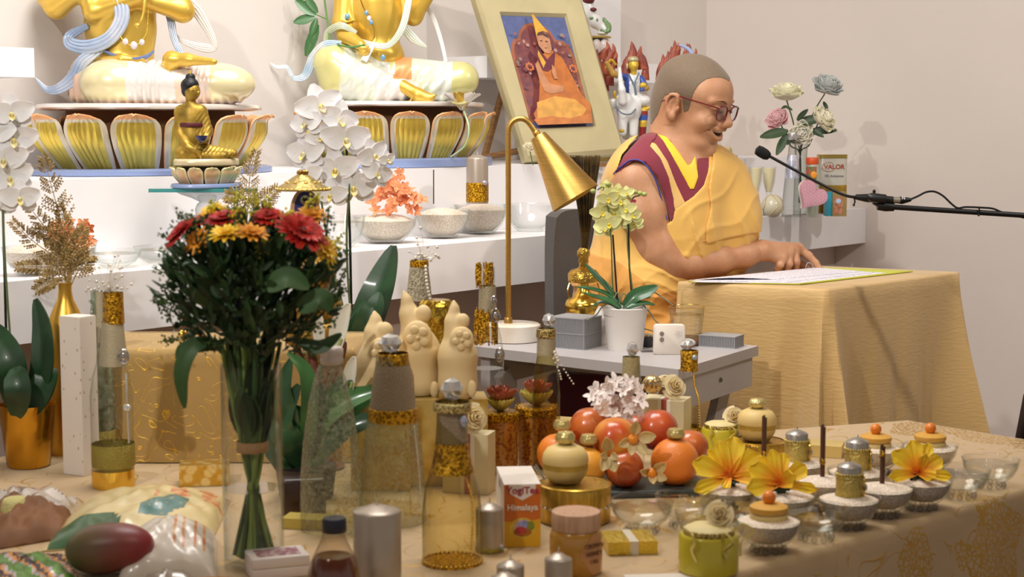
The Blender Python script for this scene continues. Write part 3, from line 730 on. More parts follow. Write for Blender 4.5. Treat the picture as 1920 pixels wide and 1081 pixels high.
# strip of the robe along the back of the neck
garment('robe_back', .0135, [(1232, 222), (1218, 236), (1190, 258), (1162, 290), (1149, 325), (1146, 345), (1090, 345), (1090, 300), (1180, 205), (1232, 205)], yel, 0, .003)
garment('vest', .0105, [(1228, 234), (1197, 259), (1166, 290), (1149, 322), (1151, 328), (1165, 311), (1182, 300), (1204, 303), (1226, 330), (1241, 375), (1250, 412), (1256, 402), (1256, 372), (1247, 330), (1232, 294), (1214, 272), (1240, 240)], mar, 0, .0026)
garment('gold_trim', .0088, [(1205, 262), (1225, 268), (1245, 300), (1262, 345), (1278, 378), (1258, 392), (1250, 370), (1240, 325), (1222, 290), (1195, 270)], stripe, 0, .0028)
garment('vest_lapel', .0070, [(1222, 236), (1235, 225), (1250, 252), (1285, 335), (1296, 362), (1272, 380), (1262, 358), (1245, 310), (1222, 270), (1205, 262)], mar, 0, .0028)
garment('vest_lapel', .0072, [(1302, 296), (1320, 286), (1330, 300), (1328, 345), (1300, 368), (1280, 380), (1272, 366), (1294, 352), (1303, 330)], mar, 0, .0028)
garment('collar', .0088, [(1218, 236), (1230, 232), (1262, 276), (1284, 309), (1290, 306), (1299, 290), (1303, 330), (1294, 352), (1286, 352), (1254, 292), (1238, 262)], lem, 0, .0026)
cape = [(1335, 276), (1380, 300), (1440, 380), (1440, 437), (1404, 437), (1370, 442), (1330, 449), (1316, 452), (1316, 420), (1326, 385), (1322, 350), (1330, 310)]
garment('shoulder_cape', .0165, cape, yel, .8, .0028)
# blue piping along the armhole
m = MB(); pk = [(1149, 325, -95), (1165, 309, -97), (1182, 299, -94), (1204, 302, -88), (1226, 330, -86), (1241, 375, -84), (1250, 410, -78)]
m = MB()
def first_hit(fld, px, py, off):
 for q in np.linspace(-170, 60, 231):
  v = W(px, py, q)
  if fld.ev(np.array([v.x]), np.array([v.y]), np.array([v.z]), .03, .05)[0, 0, 0] - off < 0: return W(px, py, q - .5)
 return W(px, py, -60)
bp_ = curve([Vector((x, 0, y)) for x, y in ((1150, 326), (1158, 317), (1166, 311), (1182, 300), (1204, 303), (1226, 330), (1241, 375), (1250, 411))], 40)
m.tube([first_hit(T, p.x, p.z, .0128) for p in bp_], .0017, 6); m.build('piping', blue, pbody)
for pts in ([(1335, 384), (1360, 368), (1392, 352)], [(1318, 452), (1340, 447), (1368, 442), (1404, 436)]):
 q = curve([Vector((x, 0, y)) for x, y in pts], 16); m = MB(); m.tube([first_hit(T, p.x, p.z, .0150) for p in q], .0012, 5); m.build('seam', org_, pbody)
# amber lower skirt of the robe
garment('skirt', .0125, [(1000, 486), (1090, 470), (1150, 480), (1205, 520), (1262, 545), (1330, 540), (1420, 560), (1500, 720), (1000, 720)], org_, 1.25, .0034, lo=(-9, -9, ZG - .20))
# chair
ch = thing('chair', 'dark grey upholstered chair back behind the robed reader', 'chair', (W(1180, 600, 40).x, W(1180, 600, 40).y, 0)); cg = mat('dark grey felt', '#55504d', .9, bump=.4, bscale=400, sheen=.3)
def cb(u, v):
 x = 1034 + (1215 - 1034) * u; top = 392 + 0 * u; y = top + (760 - top) * v
 edge = 14 * (1 - v) ** 8
 px_ = x + (10 * (1 - v) ** 6 if u < .5 else -10 * (1 - v) ** 6) * (abs(u - .5) * 2) ** 3
 return W(px_ + (8 * v if u < .5 else 0), y + 16 * (abs(u - .5) * 2) ** 6 * (1 - v) ** 3, 88 + 60 * u - 28 * sin(pi * u) * 0 + 22 * (abs(u - .5) * 2) ** 2 * -1)
m = MB(); m.grid(cb, 18, 16, -.035); m.build('backrest', cg, ch)
m = MB(); sc_ = W(1190, 700, 30); m.box((sc_.x, sc_.y, .47), (.25, .22, .035), bev=.02); m.build('seat', cg, ch)
for dx in (-.2, .2):
 for dy in (-.17, .17):
  m = MB(); m.tube([(sc_.x + dx, sc_.y + dy, .45), (sc_.x + dx * 1.1, sc_.y + dy * 1.1, 0)], [.016, .012], 10); m.build('leg', BLACK(), ch)
# ================================================= STATUES
pearl_b = mat('pearl blue scarf', '#a9bfe0', .28, .25, col2='#dfe3ee', vscale=9, coat=.5)
pearl_w = mat('pearl white', '#ece6e0', .25, .15, coat=.6, var=.02)
cream = mat('pearl cream', '#efe3b4', .3, .25, coat=.6, var=.02); peach = mat('pearl peach', '#f0cbb0', .3, .15, coat=.6, col2='#f4e4da', vscale=12)
mint = mat('pearl mint', '#d8e0c4', .27, .2, coat=.6, col2='#e8ece6', vscale=10); yelg = mat('pearl yellow green', '#e0dc96', .3, .25, coat=.6, var=.03)
sgold = mat('statue gold', '#e6bf52', .36, .55, var=.04, coat=.2); ogold = mat('old gold', '#b08a38', .42, .8, var=.15, vscale=20)
pgold = mat('petal gold', '#dcc258', .34, .72, var=.05, vscale=14); ppeach = mat('petal peach tip', '#f2b27a', .5, var=.05); plav = mat('petal pearl edge', '#d8cdb4', .35, .35, coat=.5)
sblue = mat('base blue', '#8c9ecb', .4, .1, coat=.4, var=.03); brownc = mat('dark brown core', '#6d4c2c', .7)
black_h = mat('black hair', '#0c0c12', .5)
def oval(mb, c, ru, rn, prof, seg=64):
 vs = []; fs = []
 for r, z in prof:
  for i in range(seg):
   t = 2 * pi * i / seg; q = Vector(c) + SU * (ru * r * cos(t)) + SN * (rn * r * sin(t)); vs.append((q.x, q.y, z))
 for j in range(len(prof) - 1):
  for i in range(seg):
   k = (i + 1) % seg; fs.append((j * seg + i, j * seg + k, (j + 1) * seg + k, (j + 1) * seg + i))
 fs.append(tuple(range(seg))[::-1]); fs.append(tuple(range((len(prof) - 1) * seg, len(prof) * seg))); mb.add(vs, fs)
def lotus(root, c, ru, rn, z0, zb, zt, zd, n=12, ph=0., mats=None, pleat=True):
 """oval plinth: blue foot z0..zb, petals zb..zt, disc on top at zd"""
 m = MB(); oval(m, c, ru, rn, [(.97, z0), (1.02, z0 + .001), (1.02, zb - .004), (.99, zb)]); m.build('base', mats['foot'], root)
 m = MB(); oval(m, c, ru * .7, rn * .7, [(1, zb - .001), (1.0, zd - .002)]); m.build('core', mats['core'], root)
 H_ = zt - zb
 for kx in range(n):
  th = 2 * pi * (kx + ph) / n; hw = pi / n * .95
  m = MB()
  def fn(u, v):
   s = (u - .5) * 2; w = sin(pi * (.35 + .34 * v)) ** .9 * (1 if v < .66 else sqrt(max(0.0, 1 - ((v - .66) / .352) ** 2)))
   a = th + hw * s * w
   r = .77 + .22 * sin(pi * .5 * min(1, v * 1.5)) - .035 * s * s * sin(pi * v) + (.07 * max(0, v - .84) / .16 * (1 - .3 * abs(s)))
   if pleat: r += .010 * sin(s * 24) * (1 - v) ** .3
   z = zb + H_ * (v * .94 + .06 * sin(pi * v)) - (.05 * H_ * (abs(s) < .25) * (v > .95) * (1 - abs(s) * 4)) - H_ * .03 * max(0, v - .85) / .15
   q = Vector(c) + SU * (ru * r * cos(a)) + SN * (rn * r * sin(a)); return Vector((q.x, q.y, z))
  nu, nv = (25, 15)
  m.grid(fn, nu, nv, .004)
  gridf = (nu - 1) * (nv - 1)
  for f in range(len(m.m)):
   if f < gridf * 2:
    g = f % gridf; j, i = divmod(g, nu - 1); u = abs((i + .5) / (nu - 1) - .5) * 2; v = (j + .5) / (nv - 1)
    m.m[f] = (1 if v > .86 else (2 if u > .74 or v > .78 else 0)) if f < gridf else 1
   else: m.m[f] = 1
  m.build('petal', [mats['face'], mats['tip'], mats['edge']], root)
 m = MB(); oval(m, c, ru * .93, rn * .93, [(.9, zd - .004), (1, zd - .001), (1.01, zd + .003), (1.0, zd + .009), (.96, zd + .012)]); m.build('disc', mats['disc'], root)
big = dict(foot=sblue, core=brownc, face=pgold, tip=ppeach, edge=plav, disc=pearl_w)
def fr(Yc, kk=None):
 kk = kk or K(Yc, 1.3)
 return (lambda px, py, d=0.: P(px, py, Yc + d * kk)), kk
def sp(sd, w, kk, *a, **kw):                     # ellipsoid in pixels
 (x, y, d), r = a; r = r if hasattr(r, '__len__') else (r, r, r); sd.ell(w(x, y, d), [q * kk for q in r], kw.get('rot'), kw.get('k'), kw.get('sub', False))
def cp(sd, w, kk, pts, rs, k=None): sd.chain([w(*p) for p in pts], [r * kk for r in rs], k)
# ---- statue one
Y1 = 3.85; w, kk = fr(Y1)
c1 = Vector((P(288, 300, Y1).x, Y1, 0)); zz = lambda y, Yc: P(960, y, Yc).z
st1 = thing('bodhisattva_statue', 'large golden seated statue on the left, with blue scarves and jewelled chain', 'statue', (c1.x, c1.y, ZT), 'seated statues')
lotus(st1, c1, .315, .215, ZT + .0005, zz(312, Y1), zz(206, Y1), zz(205, Y1), 14, .12, big)
def rz3(a): return np.array(Matrix.Rotation(radians(a), 3, 'Z'))
b1 = SDF()
sp(b1, w, kk, (225, 50, 0), (64, 44, 60)); sp(b1, w, kk, (228, -20, 0), (78, 48, 50), k=.03)
cp(b1, w, kk, [(225, 20, 0), (232, 118, -5)], [58, 56], .03); cp(b1, w, kk, [(228, -40, 0), (228, -90, 0)], [30, 28], .03)
cp(b1, w, kk, [(150, -60, 10), (98, -5, -10), (106, 12, -30)], [30, 26, 22], .012); cp(b1, w, kk, [(106, 12, -30), (150, -20, -60)], [22, 18], .012)
cp(b1, w, kk, [(158, -40, -40), (176, 22, -50), (268, -8, -60)], [24, 18, 13], .012)
cp(b1, w, kk, [(300, -60, 20), (342, 20, 0), (262, -2, -45)], [28, 21, 13], .012)
cp(b1, w, kk, [(318, 125, -60), (322, 112, -66), (352, 112, -74), (402, 116, -90)], [15, 15, 11, 6], .01)
cp(b1, w, kk, [(195, 112, -60), (228, 112, -70), (266, 112, -62)], [7, 9, 7], .01)
sdf_obj('body', b1.mesh(.0042, .015), sgold, st1)
lg = SDF()
sp(lg, w, kk, (214, 156, -55), (62, 62, 46)); sp(lg, w, kk, (270, 156, -35), (70, 60, 42), k=.03)
sp(lg, w, kk, (404, 158, -20), (74, 50, 40), k=.02); sp(lg, w, kk, (330, 160, -30), (60, 50, 40), k=.03)
sp(lg, w, kk, (290, 180, 0), (160, 70, 20), k=.02); sp(lg, w, kk, (170, 150, 0), (40, 60, 46), k=.02)
def fold1(d, X, Y, Z):
 U, V = to_px(X, Z, Y1)
 m1 = np.clip((U - 262) / 20, 0, 1) * np.clip((330 - U) / 20, 0, 1) + np.clip((160 - U) / 20, 0, 1) + np.clip((U - 355) / 20, 0, 1) * np.clip((410 - U) / 15, 0, 1) + np.clip((V - 180) / 14, 0, 1) * .8
 return d - .0035 * np.sin(U * .42 + .03 * V) * np.clip(m1, 0, 1)
def lm(c):
 u = CX + c[:, 0] / Y1 * F; v = CY - (c[:, 2] - P(960, CY, Y1).z) / K(Y1, 1.3); v = (P(960, 156, Y1).z - c[:, 2]) / kk + 156
 m = np.zeros(len(c), int); m[(u > 266) & (u < 350)] = 1; m[(u < 172)] = 2; m[(u >= 350) & (u < 408) & (v > 120)] = 2; m[v > 189] = 2; return m
sdf_obj('skirt', lg.mesh(.0042, .02, fold1, pad=.01), [cream, pearl_w, peach], st1, lm)
m = MB(); m.tube(curve([w(190, 92, -60), w(215, 105, -66), w(250, 112, -68), w(275, 106, -60), w(288, 96, -45)], 20), [3 * kk + 3.2 * kk * sin(pi * i / 20) for i in range(21)], 8, flat=.6); m.build('sash', mat('slate blue sash', '#7f90c6', .35, .2, coat=.4), st1)
def ribb(root, name, pts, wd, m_, up=(0, -1, 0), n=26, tw=None):
 q = curve([w(*p) for p in pts], n); ww = [np.interp(i / n, np.linspace(0, 1, len(wd)), wd) * kk for i in range(n + 1)]
 mb = MB()
 for o in (-1, -.35, .35, 1):           # pleated band: four soft cords side by side
  t = []
  for i in range(n + 1):
   d_ = (q[min(i + 1, n)] - q[max(i - 1, 0)]).normalized(); s_ = d_.cross(Vector(up)).normalized(); t.append(q[i] + s_ * ww[i] * o * .75 + Vector((0, abs(o) * ww[i] * .15, 0)))
  mb.tube(t, [max(.0008, x * .36) for x in ww], 8)
 mb.build(name, m_, root)
ribb(st1, 'scarf', [(205, -40, -60), (222, -5, -66), (228, 35, -68), (205, 72, -70), (165, 88, -66), (132, 82, -50), (132, 66, -30), (165, 48, -40)], [11, 13, 13, 12, 12, 11, 9, 5], pearl_b)
ribb(st1, 'scarf', [(192, 88, -60), (155, 115, -64), (138, 145, -50), (112, 165, -40), (88, 168, -40), (66, 146, -44)], [8, 11, 12, 9, 6, 1.5], pearl_b)
ribb(st1, 'scarf', [(300, -10, 0), (318, 30, 5), (326, 70, 0), (338, 98, -10), (350, 112, -20)], [4, 7, 6, 5, 3], pearl_b)
ribb(st1, 'scarf', [(325, -20, 10), (368, 20, 20), (402, 82, 24), (385, 90, 24), (340, 76, 15), (318, 50, 10)], [4, 10, 5, 8, 4, 1.5], pearl_w)
m = MB(); q = curve([w(278, 20, -62), w(275, 60, -66), w(262, 80, -70), w(250, 86, -72), w(235, 80, -72), w(224, 66, -70)], 60)
for p in q: m.ell(p, 1.3 * kk, seg=6, rings=4)
m.build('chain', GOLD(), st1)
for (x, y, r) in ((235, 78, 5.2), (251, 85, 6.4), (266, 79, 5)):
 m = MB(); m.ell(w(x, y, -78), (r * kk, r * .5 * kk, r * 1.15 * kk)); m.build('pendant', mat('pearl gem', '#ece4ee', .15, coat=1), st1)
m = MB(); m.tube(curve([w(272, -20, -70), w(270, 20, -74), w(262, 48, -76)], 8), [2 * kk, 3 * kk, 3.4 * kk, 3.4 * kk, 3 * kk, 2.6 * kk, 3 * kk, 3.4 * kk, 2 * kk], 8); m.ell(w(257, 48, -78), (5.5 * kk, 4 * kk, 5 * kk)); m.build('ornament', sgold, st1)
m = MB()
for o in (0, 5, 9):
 q = curve([w(308 + o, 130, -72), w(318 + o * .6, 142, -76), w(322 + o * .4, 152, -74)], 14)
 for p in q: m.ell(p, 1.6 * kk, seg=6, rings=4)
m.build('anklet', GOLD(), st1)
# ---- statue two
Y2 = 4.50; w, kk = fr(Y2)
c2 = Vector((P(745, 300, Y2).x, Y2, 0))
st2 = thing('bodhisattva_statue', 'large golden seated statue behind the white orchid, one foot resting forward', 'statue', (c2.x, c2.y, ZT), 'seated statues')
lotus(st2, c2, .315, .212, ZT + .0005, zz(294, Y2), zz(202, Y2), zz(199, Y2), 14, .47, big)
b2 = SDF()
sp(b2, w, kk, (706, 30, 0), (50, 38, 46)); cp(b2, w, kk, [(706, 10, 0), (710, 90, -5)], [48, 35], .03); sp(b2, w, kk, (712, 105, -5), (46, 40, 28), k=.03); cp(b2, w, kk, [(706, -40, 0), (706, -80, 0)], [50, 26], .03)
cp(b2, w, kk, [(650, -50, -5), (644, 45, -20), (648, 66, -40), (676, 84, -72)], [22, 20, 15, 10], .012)
for i, (ex, ey) in enumerate(((690, 100), (684, 103), (677, 102), (694, 93))): cp(b2, w, kk, [(672 + i * 2, 84, -72), ((672 + ex) / 2 + 2, 90, -80), (ex, ey, -78)], [5.5, 4.2, 2.8], .004)
cp(b2, w, kk, [(765, -40, 5), (775, 30, -8), (806, -12, -30)], [20, 17, 11], .012)
cp(b2, w, kk, [(752, 160, -80), (784, 178, -88), (806, 184, -94)], [12, 12, 9], .01)
for i in range(5): cp(b2, w, kk, [(796, 184, -92), (816 - i * 3.5, 178 + i * 4.6, -98)], [5, 3.2], .004)
sdf_obj('body', b2.mesh(.0042, .015), sgold, st2)
g2 = SDF()
cp(g2, w, kk, [(700, 130, 0), (628, 118, -40)], [48, 34], .03); cp(g2, w, kk, [(626, 118, -40), (690, 160, -62), (748, 165, -72)], [34, 34, 20], .03)
sp(g2, w, kk, (640, 160, -30), (40, 50, 34), k=.03); cp(g2, w, kk, [(730, 140, 0), (866, 148, -25)], [36, 29], .03); sp(g2, w, kk, (740, 180, -10), (110, 60, 18), k=.02); cp(g2, w, kk, [(862, 150, -25), (800, 168, -60)], [27, 20], .03)
def fold2(d, X, Y, Z):
 U, V = to_px(X, Z, Y2)
 mm_ = np.clip((V - 120) / 25, 0, 1) * np.clip((U - 640) / 30, 0, 1) * np.clip((850 - U) / 15, 0, 1)
 return d - .003 * np.sin(U * .26 + V * .16) * mm_
def lm2(c):
 u = CX + c[:, 0] / Y2 * F; v = (P(960, 156, Y2).z - c[:, 2]) / kk + 156
 m = np.zeros(len(c), int); m[(u > 652 - (v - 120) * .1) & (u < 735)] = 1; m[(u >= 708) & (u < 775) & (v > 132)] = 2; m[(u >= 775) & (u < 850)] = 1; m[(u > 745) & (u < 775) & (v < 150)] = 3; return m
sdf_obj('skirt', g2.mesh(.0042, .02, fold2, pad=.01), [yelg, mint, pearl_w, mat('orange cloth', '#e4a468', .4, .1)], st2, lm2)
ribb(st2, 'scarf', [(668, 62, -55), (640, 48, -60), (616, 60, -40), (608, 84, -30)], [4, 6, 6, 3], mint)
ribb(st2, 'scarf', [(640, 82, -60), (610, 84, -62), (588, 108, -50), (572, 142, -45), (550, 146, -48), (538, 126, -50), (520, 126, -52), (507, 118, -52)], [5, 7, 9, 7, 4, 3.5, 3, 1], mat('pale blue white scarf', '#e3e8ea', .28, .15, coat=.5, col2='#a9c6dd', vscale=14))
ribb(st2, 'scarf', [(672, 76, -60), (700, 84, -66), (730, 84, -64), (755, 50, -60), (768, -10, -52), (772, -50, -48)], [4, 5, 5, 6, 6, 5], mint)
ribb(st2, 'scarf', [(700, 84, -68), (690, 100, -74), (682, 114, -80)], [4, 5, 6], mint)
ribb(st2, 'scarf', [(800, 10, 0), (815, 40, 4), (828, 80, 2), (836, 115, -5)], [4, 4, 3.5, 3], pearl_w)
ribb(st2, 'scarf', [(756, 50, -30), (775, 72, -24), (800, 88, -20)], [7, 8, 1.5], mint)
for pts in ([(676, 0), (683, 18), (692, 30), (700, 50), (702, 68), (695, 80)],):
 m = MB(); m.tube(curve([w(x, y, -56) for x, y in pts], 20), 1.2 * kk, 6); m.build('chain', GOLD(), st2)
for (x, y, r, cc) in ((687, 24, 4, 'g'), (692, 34, 4, 'p'), (696, 42, 4, 'g'), (651, 31, 4.6, 'g'), (645, 62, 3, 'g'), (718, 108, 5, 'g')):
 m = MB(); m.ell(w(x, y, -60 if x > 660 else -42), (r * kk, r * .5 * kk, r * 1.2 * kk)); m.build('pendant', mat('turquoise gem', '#6f9fc0', .15, coat=1) if cc == 'g' else mat('pearl gem', '#ece4ee'), st2)
for (x0, x1, y_) in ((632, 664, 38), (636, 660, 62)):
 m = MB(); m.tube(curve([w(x0, y_ - 3, -30), w((x0 + x1) / 2, y_ + 3, -46), w(x1, y_, -34)], 10), 2.2 * kk, 8); m.build('bracelet', sgold, st2)
m = MB(); m.tube(curve([w(760, 168, -96), (w(772, 182, -104)), w(766, 192, -100)], 8), 1.6 * kk, 6); m.build('anklet', sgold, st2)
stemg = mat('statue stem green', '#5f8a4a', .4, .1)
m = MB(); m.tube(curve([w(606, -20, -20), w(614, 40, -30), (w(622, 76, -50)), w(655, 88, -78), w(684, 84, -84)], 20), 2.0 * kk, 6); m.tube(curve([w(612, 36, -30), w(590, 26, -34)], 4), 1.2 * kk, 5); m.build('stem', stemg, st2)
for (x, y, dx, dy, ln, wd) in ((592, 28, -38, -28, 46, 20), (590, 32, -34, 8, 40, 18), (594, 34, -14, 40, 36, 14), (596, 46, -26, 66, 62, 20), (590, 50, -4, 44, 34, 14), (596, 24, -30, -40, 40, 14)):
 a = w(x, y, -34); b = w(x + dx, y + dy, -38); m = MB(); m.petal(a, b - a, (0, -1, .2), ln * kk, wd * kk, .1, -.05); m.build('leaf', mat('painted leaf', '#3f6b3c', .35, .1, coat=.3), st2)
m = MB(); m.tube(curve([w(845, 294, -100), w(872, 272, -112), w(879, 240, -112), w(870, 208, -105)], 16), [1.5 * kk] * 9 + [2 * kk] * 8, 8); m.build('flower_stem', mat('stem pearl green', '#b3cfa6', .3, .1, coat=.4), st2)
for i in range(7):
 a = 2 * pi * i / 7; base = w(866, 206, -105); top = base + Vector((cos(a) * 28, sin(a) * 24, 30)) * kk
 m = MB(); m.petal(base, top - base, Vector((-cos(a), -sin(a), .6)), 44 * kk, 30 * kk, .3, -.15, .0012); m.build('flower_petal', [sgold if i % 2 else pearl_w], st2)
m = MB(); m.lathe(w(864, 196, -105), [(10 * kk, 0), (17 * kk, 9 * kk), (16 * kk, 11 * kk)], 20, ax=(-.1, -.5, 1)); m.build('seed_pod', mat('seed pod', '#dccf92', .5, .2, bump=.8, bscale=200), st2)
# ---- small Buddha on a glass stand
Y3 = 3.5; w, kk = fr(Y3)
cs_ = w(388, 355); cs_ = Vector((cs_.x, Y3, 0))
zpl = zz(358, Y3)
gs = thing('glass_cake_stand', 'glass pedestal with thick teal-edged square plate under the small seated figure', 'stand', (cs_.x, cs_.y, ZL), None)
m = MB(); hx = 100 * kk; m.box((cs_.x, cs_.y, zpl + .004), (hx, .062, .004), rz=radians(3)); m.build('plate', mat('teal glass plate', '#4fb0b0', .06, trans=.35, coat=1, var=.02), gs, smooth=False)
m = MB(); pxlathe(m, 388, Y3, [(26, 487), (27, 480), (10, 470), (8, 440), (10, 412), (21, 404), (23, 392), (19, 382), (14, 378), (30, 370), (48, 364), (58, 358.6)], seg=40, caps=True)
b_, _ = PR(388, Y3, [(1, 487)]); m2 = MB(); pr = PR(388, Y3, [(26, 487), (27, 480), (10, 470), (8, 440), (10, 412), (21, 404), (23, 392), (19, 382), (14, 378), (30, 370), (48, 364), (58, 358.6)])[1]
hh = ZL - zz(487, Y3); m2.lathe((cs_.x, cs_.y, ZL), [(pr[0][0], 0)] + [(r, z - hh) for r, z in pr[1:]], 40); m2.build('pedestal', glass('cut glass', '#f2f2f2', '#7f8a8c', .03), gs)
sb = thing('buddha_statue', 'small golden seated figurine holding a blue bowl, on the glass pedestal', 'statue', (cs_.x, cs_.y, zpl + .008), None)
small = dict(foot=sblue, core=mat('black core', '#1c1a18', .6), face=mat('petal pale peach', '#e8c79a', .4, .2, col2='#dca878', vscale=30), tip=mat('petal pale tip', '#e9d7a8', .4, .2), edge=mat('petal pale tip', '#e9d7a8'), disc=mat('gold white disc', '#e4d4ae', .35, .3))
lotus(sb, cs_, 60 * kk / .83, 44 * kk / .83, zpl + .0085, zz(343, Y3), zz(311, Y3), zz(307.5, Y3), 12, .3, small, pleat=False)
b3 = SDF()
sp(b3, w, kk, (361, 171, -1), (14.5, 14, 17)); cp(b3, w, kk, [(357, 180, 2), (357, 196, 2)], [8.5, 9], .006)
cp(b3, w, kk, [(340, 208, 3), (375, 207, 3)], [12, 12], .01); sp(b3, w, kk, (358, 226, 0), (25, 17, 30), k=.012); sp(b3, w, kk, (360, 256, 0), (24, 20, 26), k=.012)
cp(b3, w, kk, [(336, 212, 0), (337, 250, -6), (352, 276, -22), (372, 284, -30)], [9.5, 8.5, 6.5, 4.5], .006); cp(b3, w, kk, [(372, 284, -30), (376, 296, -31)], [4, 2.5], .004)
cp(b3, w, kk, [(379, 212, 4), (388, 246, 0), (384, 262, -16), (374, 266, -26)], [11, 11, 7, 4], .006)
cp(b3, w, kk, [(350, 280, 0), (342, 288, -12)], [18, 14], .01); cp(b3, w, kk, [(365, 282, 0), (436, 288, -6)], [17, 9.5], .01); cp(b3, w, kk, [(345, 292, -16), (420, 292, -20)], [9, 7], .01)
sp(b3, w, kk, (372.5, 174, -8), (3, 3, 3), k=.003);
for dx in (-1,): pass
def fold3(d, X, Y, Z):
 U, V = to_px(X, Z, Y3); return d - .0004 * np.sin(U * .8 + V * .5) * np.clip((V - 205) / 10, 0, 1) * np.clip((U - 366) / 10, 0, 1)
sdf_obj('body', b3.mesh(.0015, .006, fold3, pad=.004), mat('antique gold', '#a98a38', .45, .65, var=.2, vscale=30), sb)
hb = SDF(); sp(hb, w, kk, (356, 160, 2), (17, 17, 15)); sp(hb, w, kk, (353, 170, 6), (13, 12, 13), k=.004); sp(hb, w, kk, (357, 144, 2), (9, 9, 7), k=.004); sp(hb, w, kk, (370, 176, -14), (10, 14, 13), k=.003, sub=True)
sdf_obj('hair', hb.mesh(.0013, .004), black_h, sb)
m = MB(); pxlathe(m, 357, Y3, [(3, 139), (3.2, 137), (1, 133), (0.2, 131)], seg=10); m.build('finial', GOLD(), sb)
m = MB(); m.tube(curve([w(350, 168.5, -17), w(354, 169.5, -17)], 3), .6 * kk, 5);
for (x0, x1, y_) in ((359, 364, 169.5), (368, 372, 169.5)): m.tube([w(x0, y_, -15.5), w(x1, y_, -15.2)], .55 * kk, 5)
m.tube([w(364.5, 181.5, -14.5), w(370, 181.2, -13.5)], .7 * kk, 5); m.build('facial_lines', mat('dark line', '#3a2410', .6), sb)
m = MB(); m.lathe((w(360, 256).x, Y3, zz(238, Y3)), [(24.6 * kk, 0), (25.4 * kk, 2 * kk), (25.4 * kk, 6 * kk), (24.6 * kk, 8 * kk)], 24, sy=.86); m.build('sash', mat('maroon sash', '#5a1822', .5), sb)
m = MB(); pxlathe(m, 378, Y3 - .045, [(3, 268), (8, 264), (11, 257), (11, 254), (9, 254), (8, 258)], seg=20); m.build('alms_bowl', mat('blue bowl', '#1f2a66', .25, coat=.6), sb)
# ================================================= PORTRAIT, EASEL, SHELF THINGS
def quadmap(c00, c10, c11, c01): return lambda u, v: (c00 * (1 - u) + c10 * u) * (1 - v) + (c01 * (1 - u) + c11 * u) * v
# frame corners (bottom left, bottom right, top right, top left)
fb, fr_, ft, fl_ = P(986, 303, 4.66), P(1172, 287, 4.80), P(1079, -40, 4.93), P(878, -40, 4.79)
nrm = (fr_ - fb).cross(fl_ - fb).normalized()
if nrm.y > 0: nrm = -nrm
pf = thing('framed_portrait', 'tall picture in a wide pale gold frame leaning on a wooden easel', 'framed picture', (fb + fr_) / 2)
ib, ir, it_, il = P(1000, 236, 4.685), P(1115, 233, 4.775), P(1064, 28, 4.855), P(945, 22, 4.765)
def proj(p): return p - nrm * ((p - fb).dot(nrm))
ib, ir, it_, il = map(proj, (ib, ir, it_, il))
m = MB(); T_ = .028
O = [fb, fr_, ft, fl_]; I = [ib, ir, it_, il]
mid = [o.lerp(i, .14) + nrm * .012 for o, i in zip(O, I)]; mi2 = [o.lerp(i, .93) + nrm * .012 for o, i in zip(O, I)]
rings = [[o - nrm * T_ for o in O], O, mid, mi2, [i + nrm * .002 for i in I]]
vs = [p for r in rings for p in r]; fs = [(0, 1, 2, 3)]
for j in range(4):
 for i in range(4): k = (i + 1) % 4; fs.append((j * 4 + i, j * 4 + k, (j + 1) * 4 + k, (j + 1) * 4 + i))
m.add(vs, fs); m.build('frame', mat('linen gold frame', '#c6b98f', .5, .2, bump=.3, bscale=900, var=.04), pf, smooth=False)
q = quadmap(*[i + nrm * .001 for i in I]); L_ = [0]
def art(pts, m_, name='painted_shape', lvl=1):
 L_[0] += 1; off = nrm * (.0004 * L_[0]); mb = MB(); ps = [q(u, v) + off for u, v in pts]; mb.add(ps + [p - nrm * .0003 for p in ps], [tuple(range(len(ps)))] + [(i, (i + 1) % len(ps), len(ps) + (i + 1) % len(ps), len(ps) + i) for i in range(len(ps))]); return (mb, m_)
def circ(cu, cv, ru, rv, n=24, a0=0, a1=360): return [(cu + ru * cos(radians(a0 + (a1 - a0) * i / n)), cv + rv * sin(radians(a0 + (a1 - a0) * i / n))) for i in range(n)]
mats_, allm = [], MB()
def addart(pts, col, **kw):
 mb, _ = art(pts, None); mm_ = mat('paint ' + col, col, .4, var=.08, vscale=40, **kw)
 if mm_ not in mats_: mats_.append(mm_)
 allm.add(mb.v, mb.f, mats_.index(mm_))
addart([(0, 0), (1, 0), (1, 1), (0, 1)], '#5b6696')
tb_ = [(0, .05), (0, .62), (.03, .72), (.10, .79), (.18, .80), (.22, .86), (.32, .92), (.42, .94), (.52, .94), (.64, .91), (.72, .86), (.76, .79), (.88, .78), (.97, .71), (1, .62), (1, .05)]
addart(tb_, '#a05f42');
addart([(.5 + (u - .5) * .9, .02 + v * .955) for u, v in tb_], '#8a4a44', col2='#6f3a44', bump=.2)
for i in range(46):
 u = RNG.uniform(.06, .94); v = RNG.uniform(.3, .84)
 if abs(u - .5) > .40 - .0 * v and v > .78: continue
 addart(circ(u, v, RNG.uniform(.018, .032), RNG.uniform(.010, .018), 8), ['#b58a86', '#8f5a62', '#a86a50', '#6a4a60', '#9a8478'][i % 5])
for u, v in ((.19, .52), (.86, .50)):
 for k in range(8): a = k * pi / 4; addart(circ(u + .05 * cos(a), v + .03 * sin(a), .018, .012, 8), '#c8703c')
addart([(.26, .36), (.30, .55), (.36, .62), (.60, .66), (.72, .60), (.80, .45), (.88, .26), (.98, .18), (.95, 0.03), (.06, 0), (.04, .10), (.16, .18)], '#c9762e', col2='#b5652a')
addart([(.06, .02), (.14, .2), (.45, .25), (.75, .22), (.9, .13), (.72, .02)], '#dca046'); addart([(.06, 0), (.02, .05), (.3, .075), (.6, .05), (.94, .09), (.94, 0)], '#c87838')
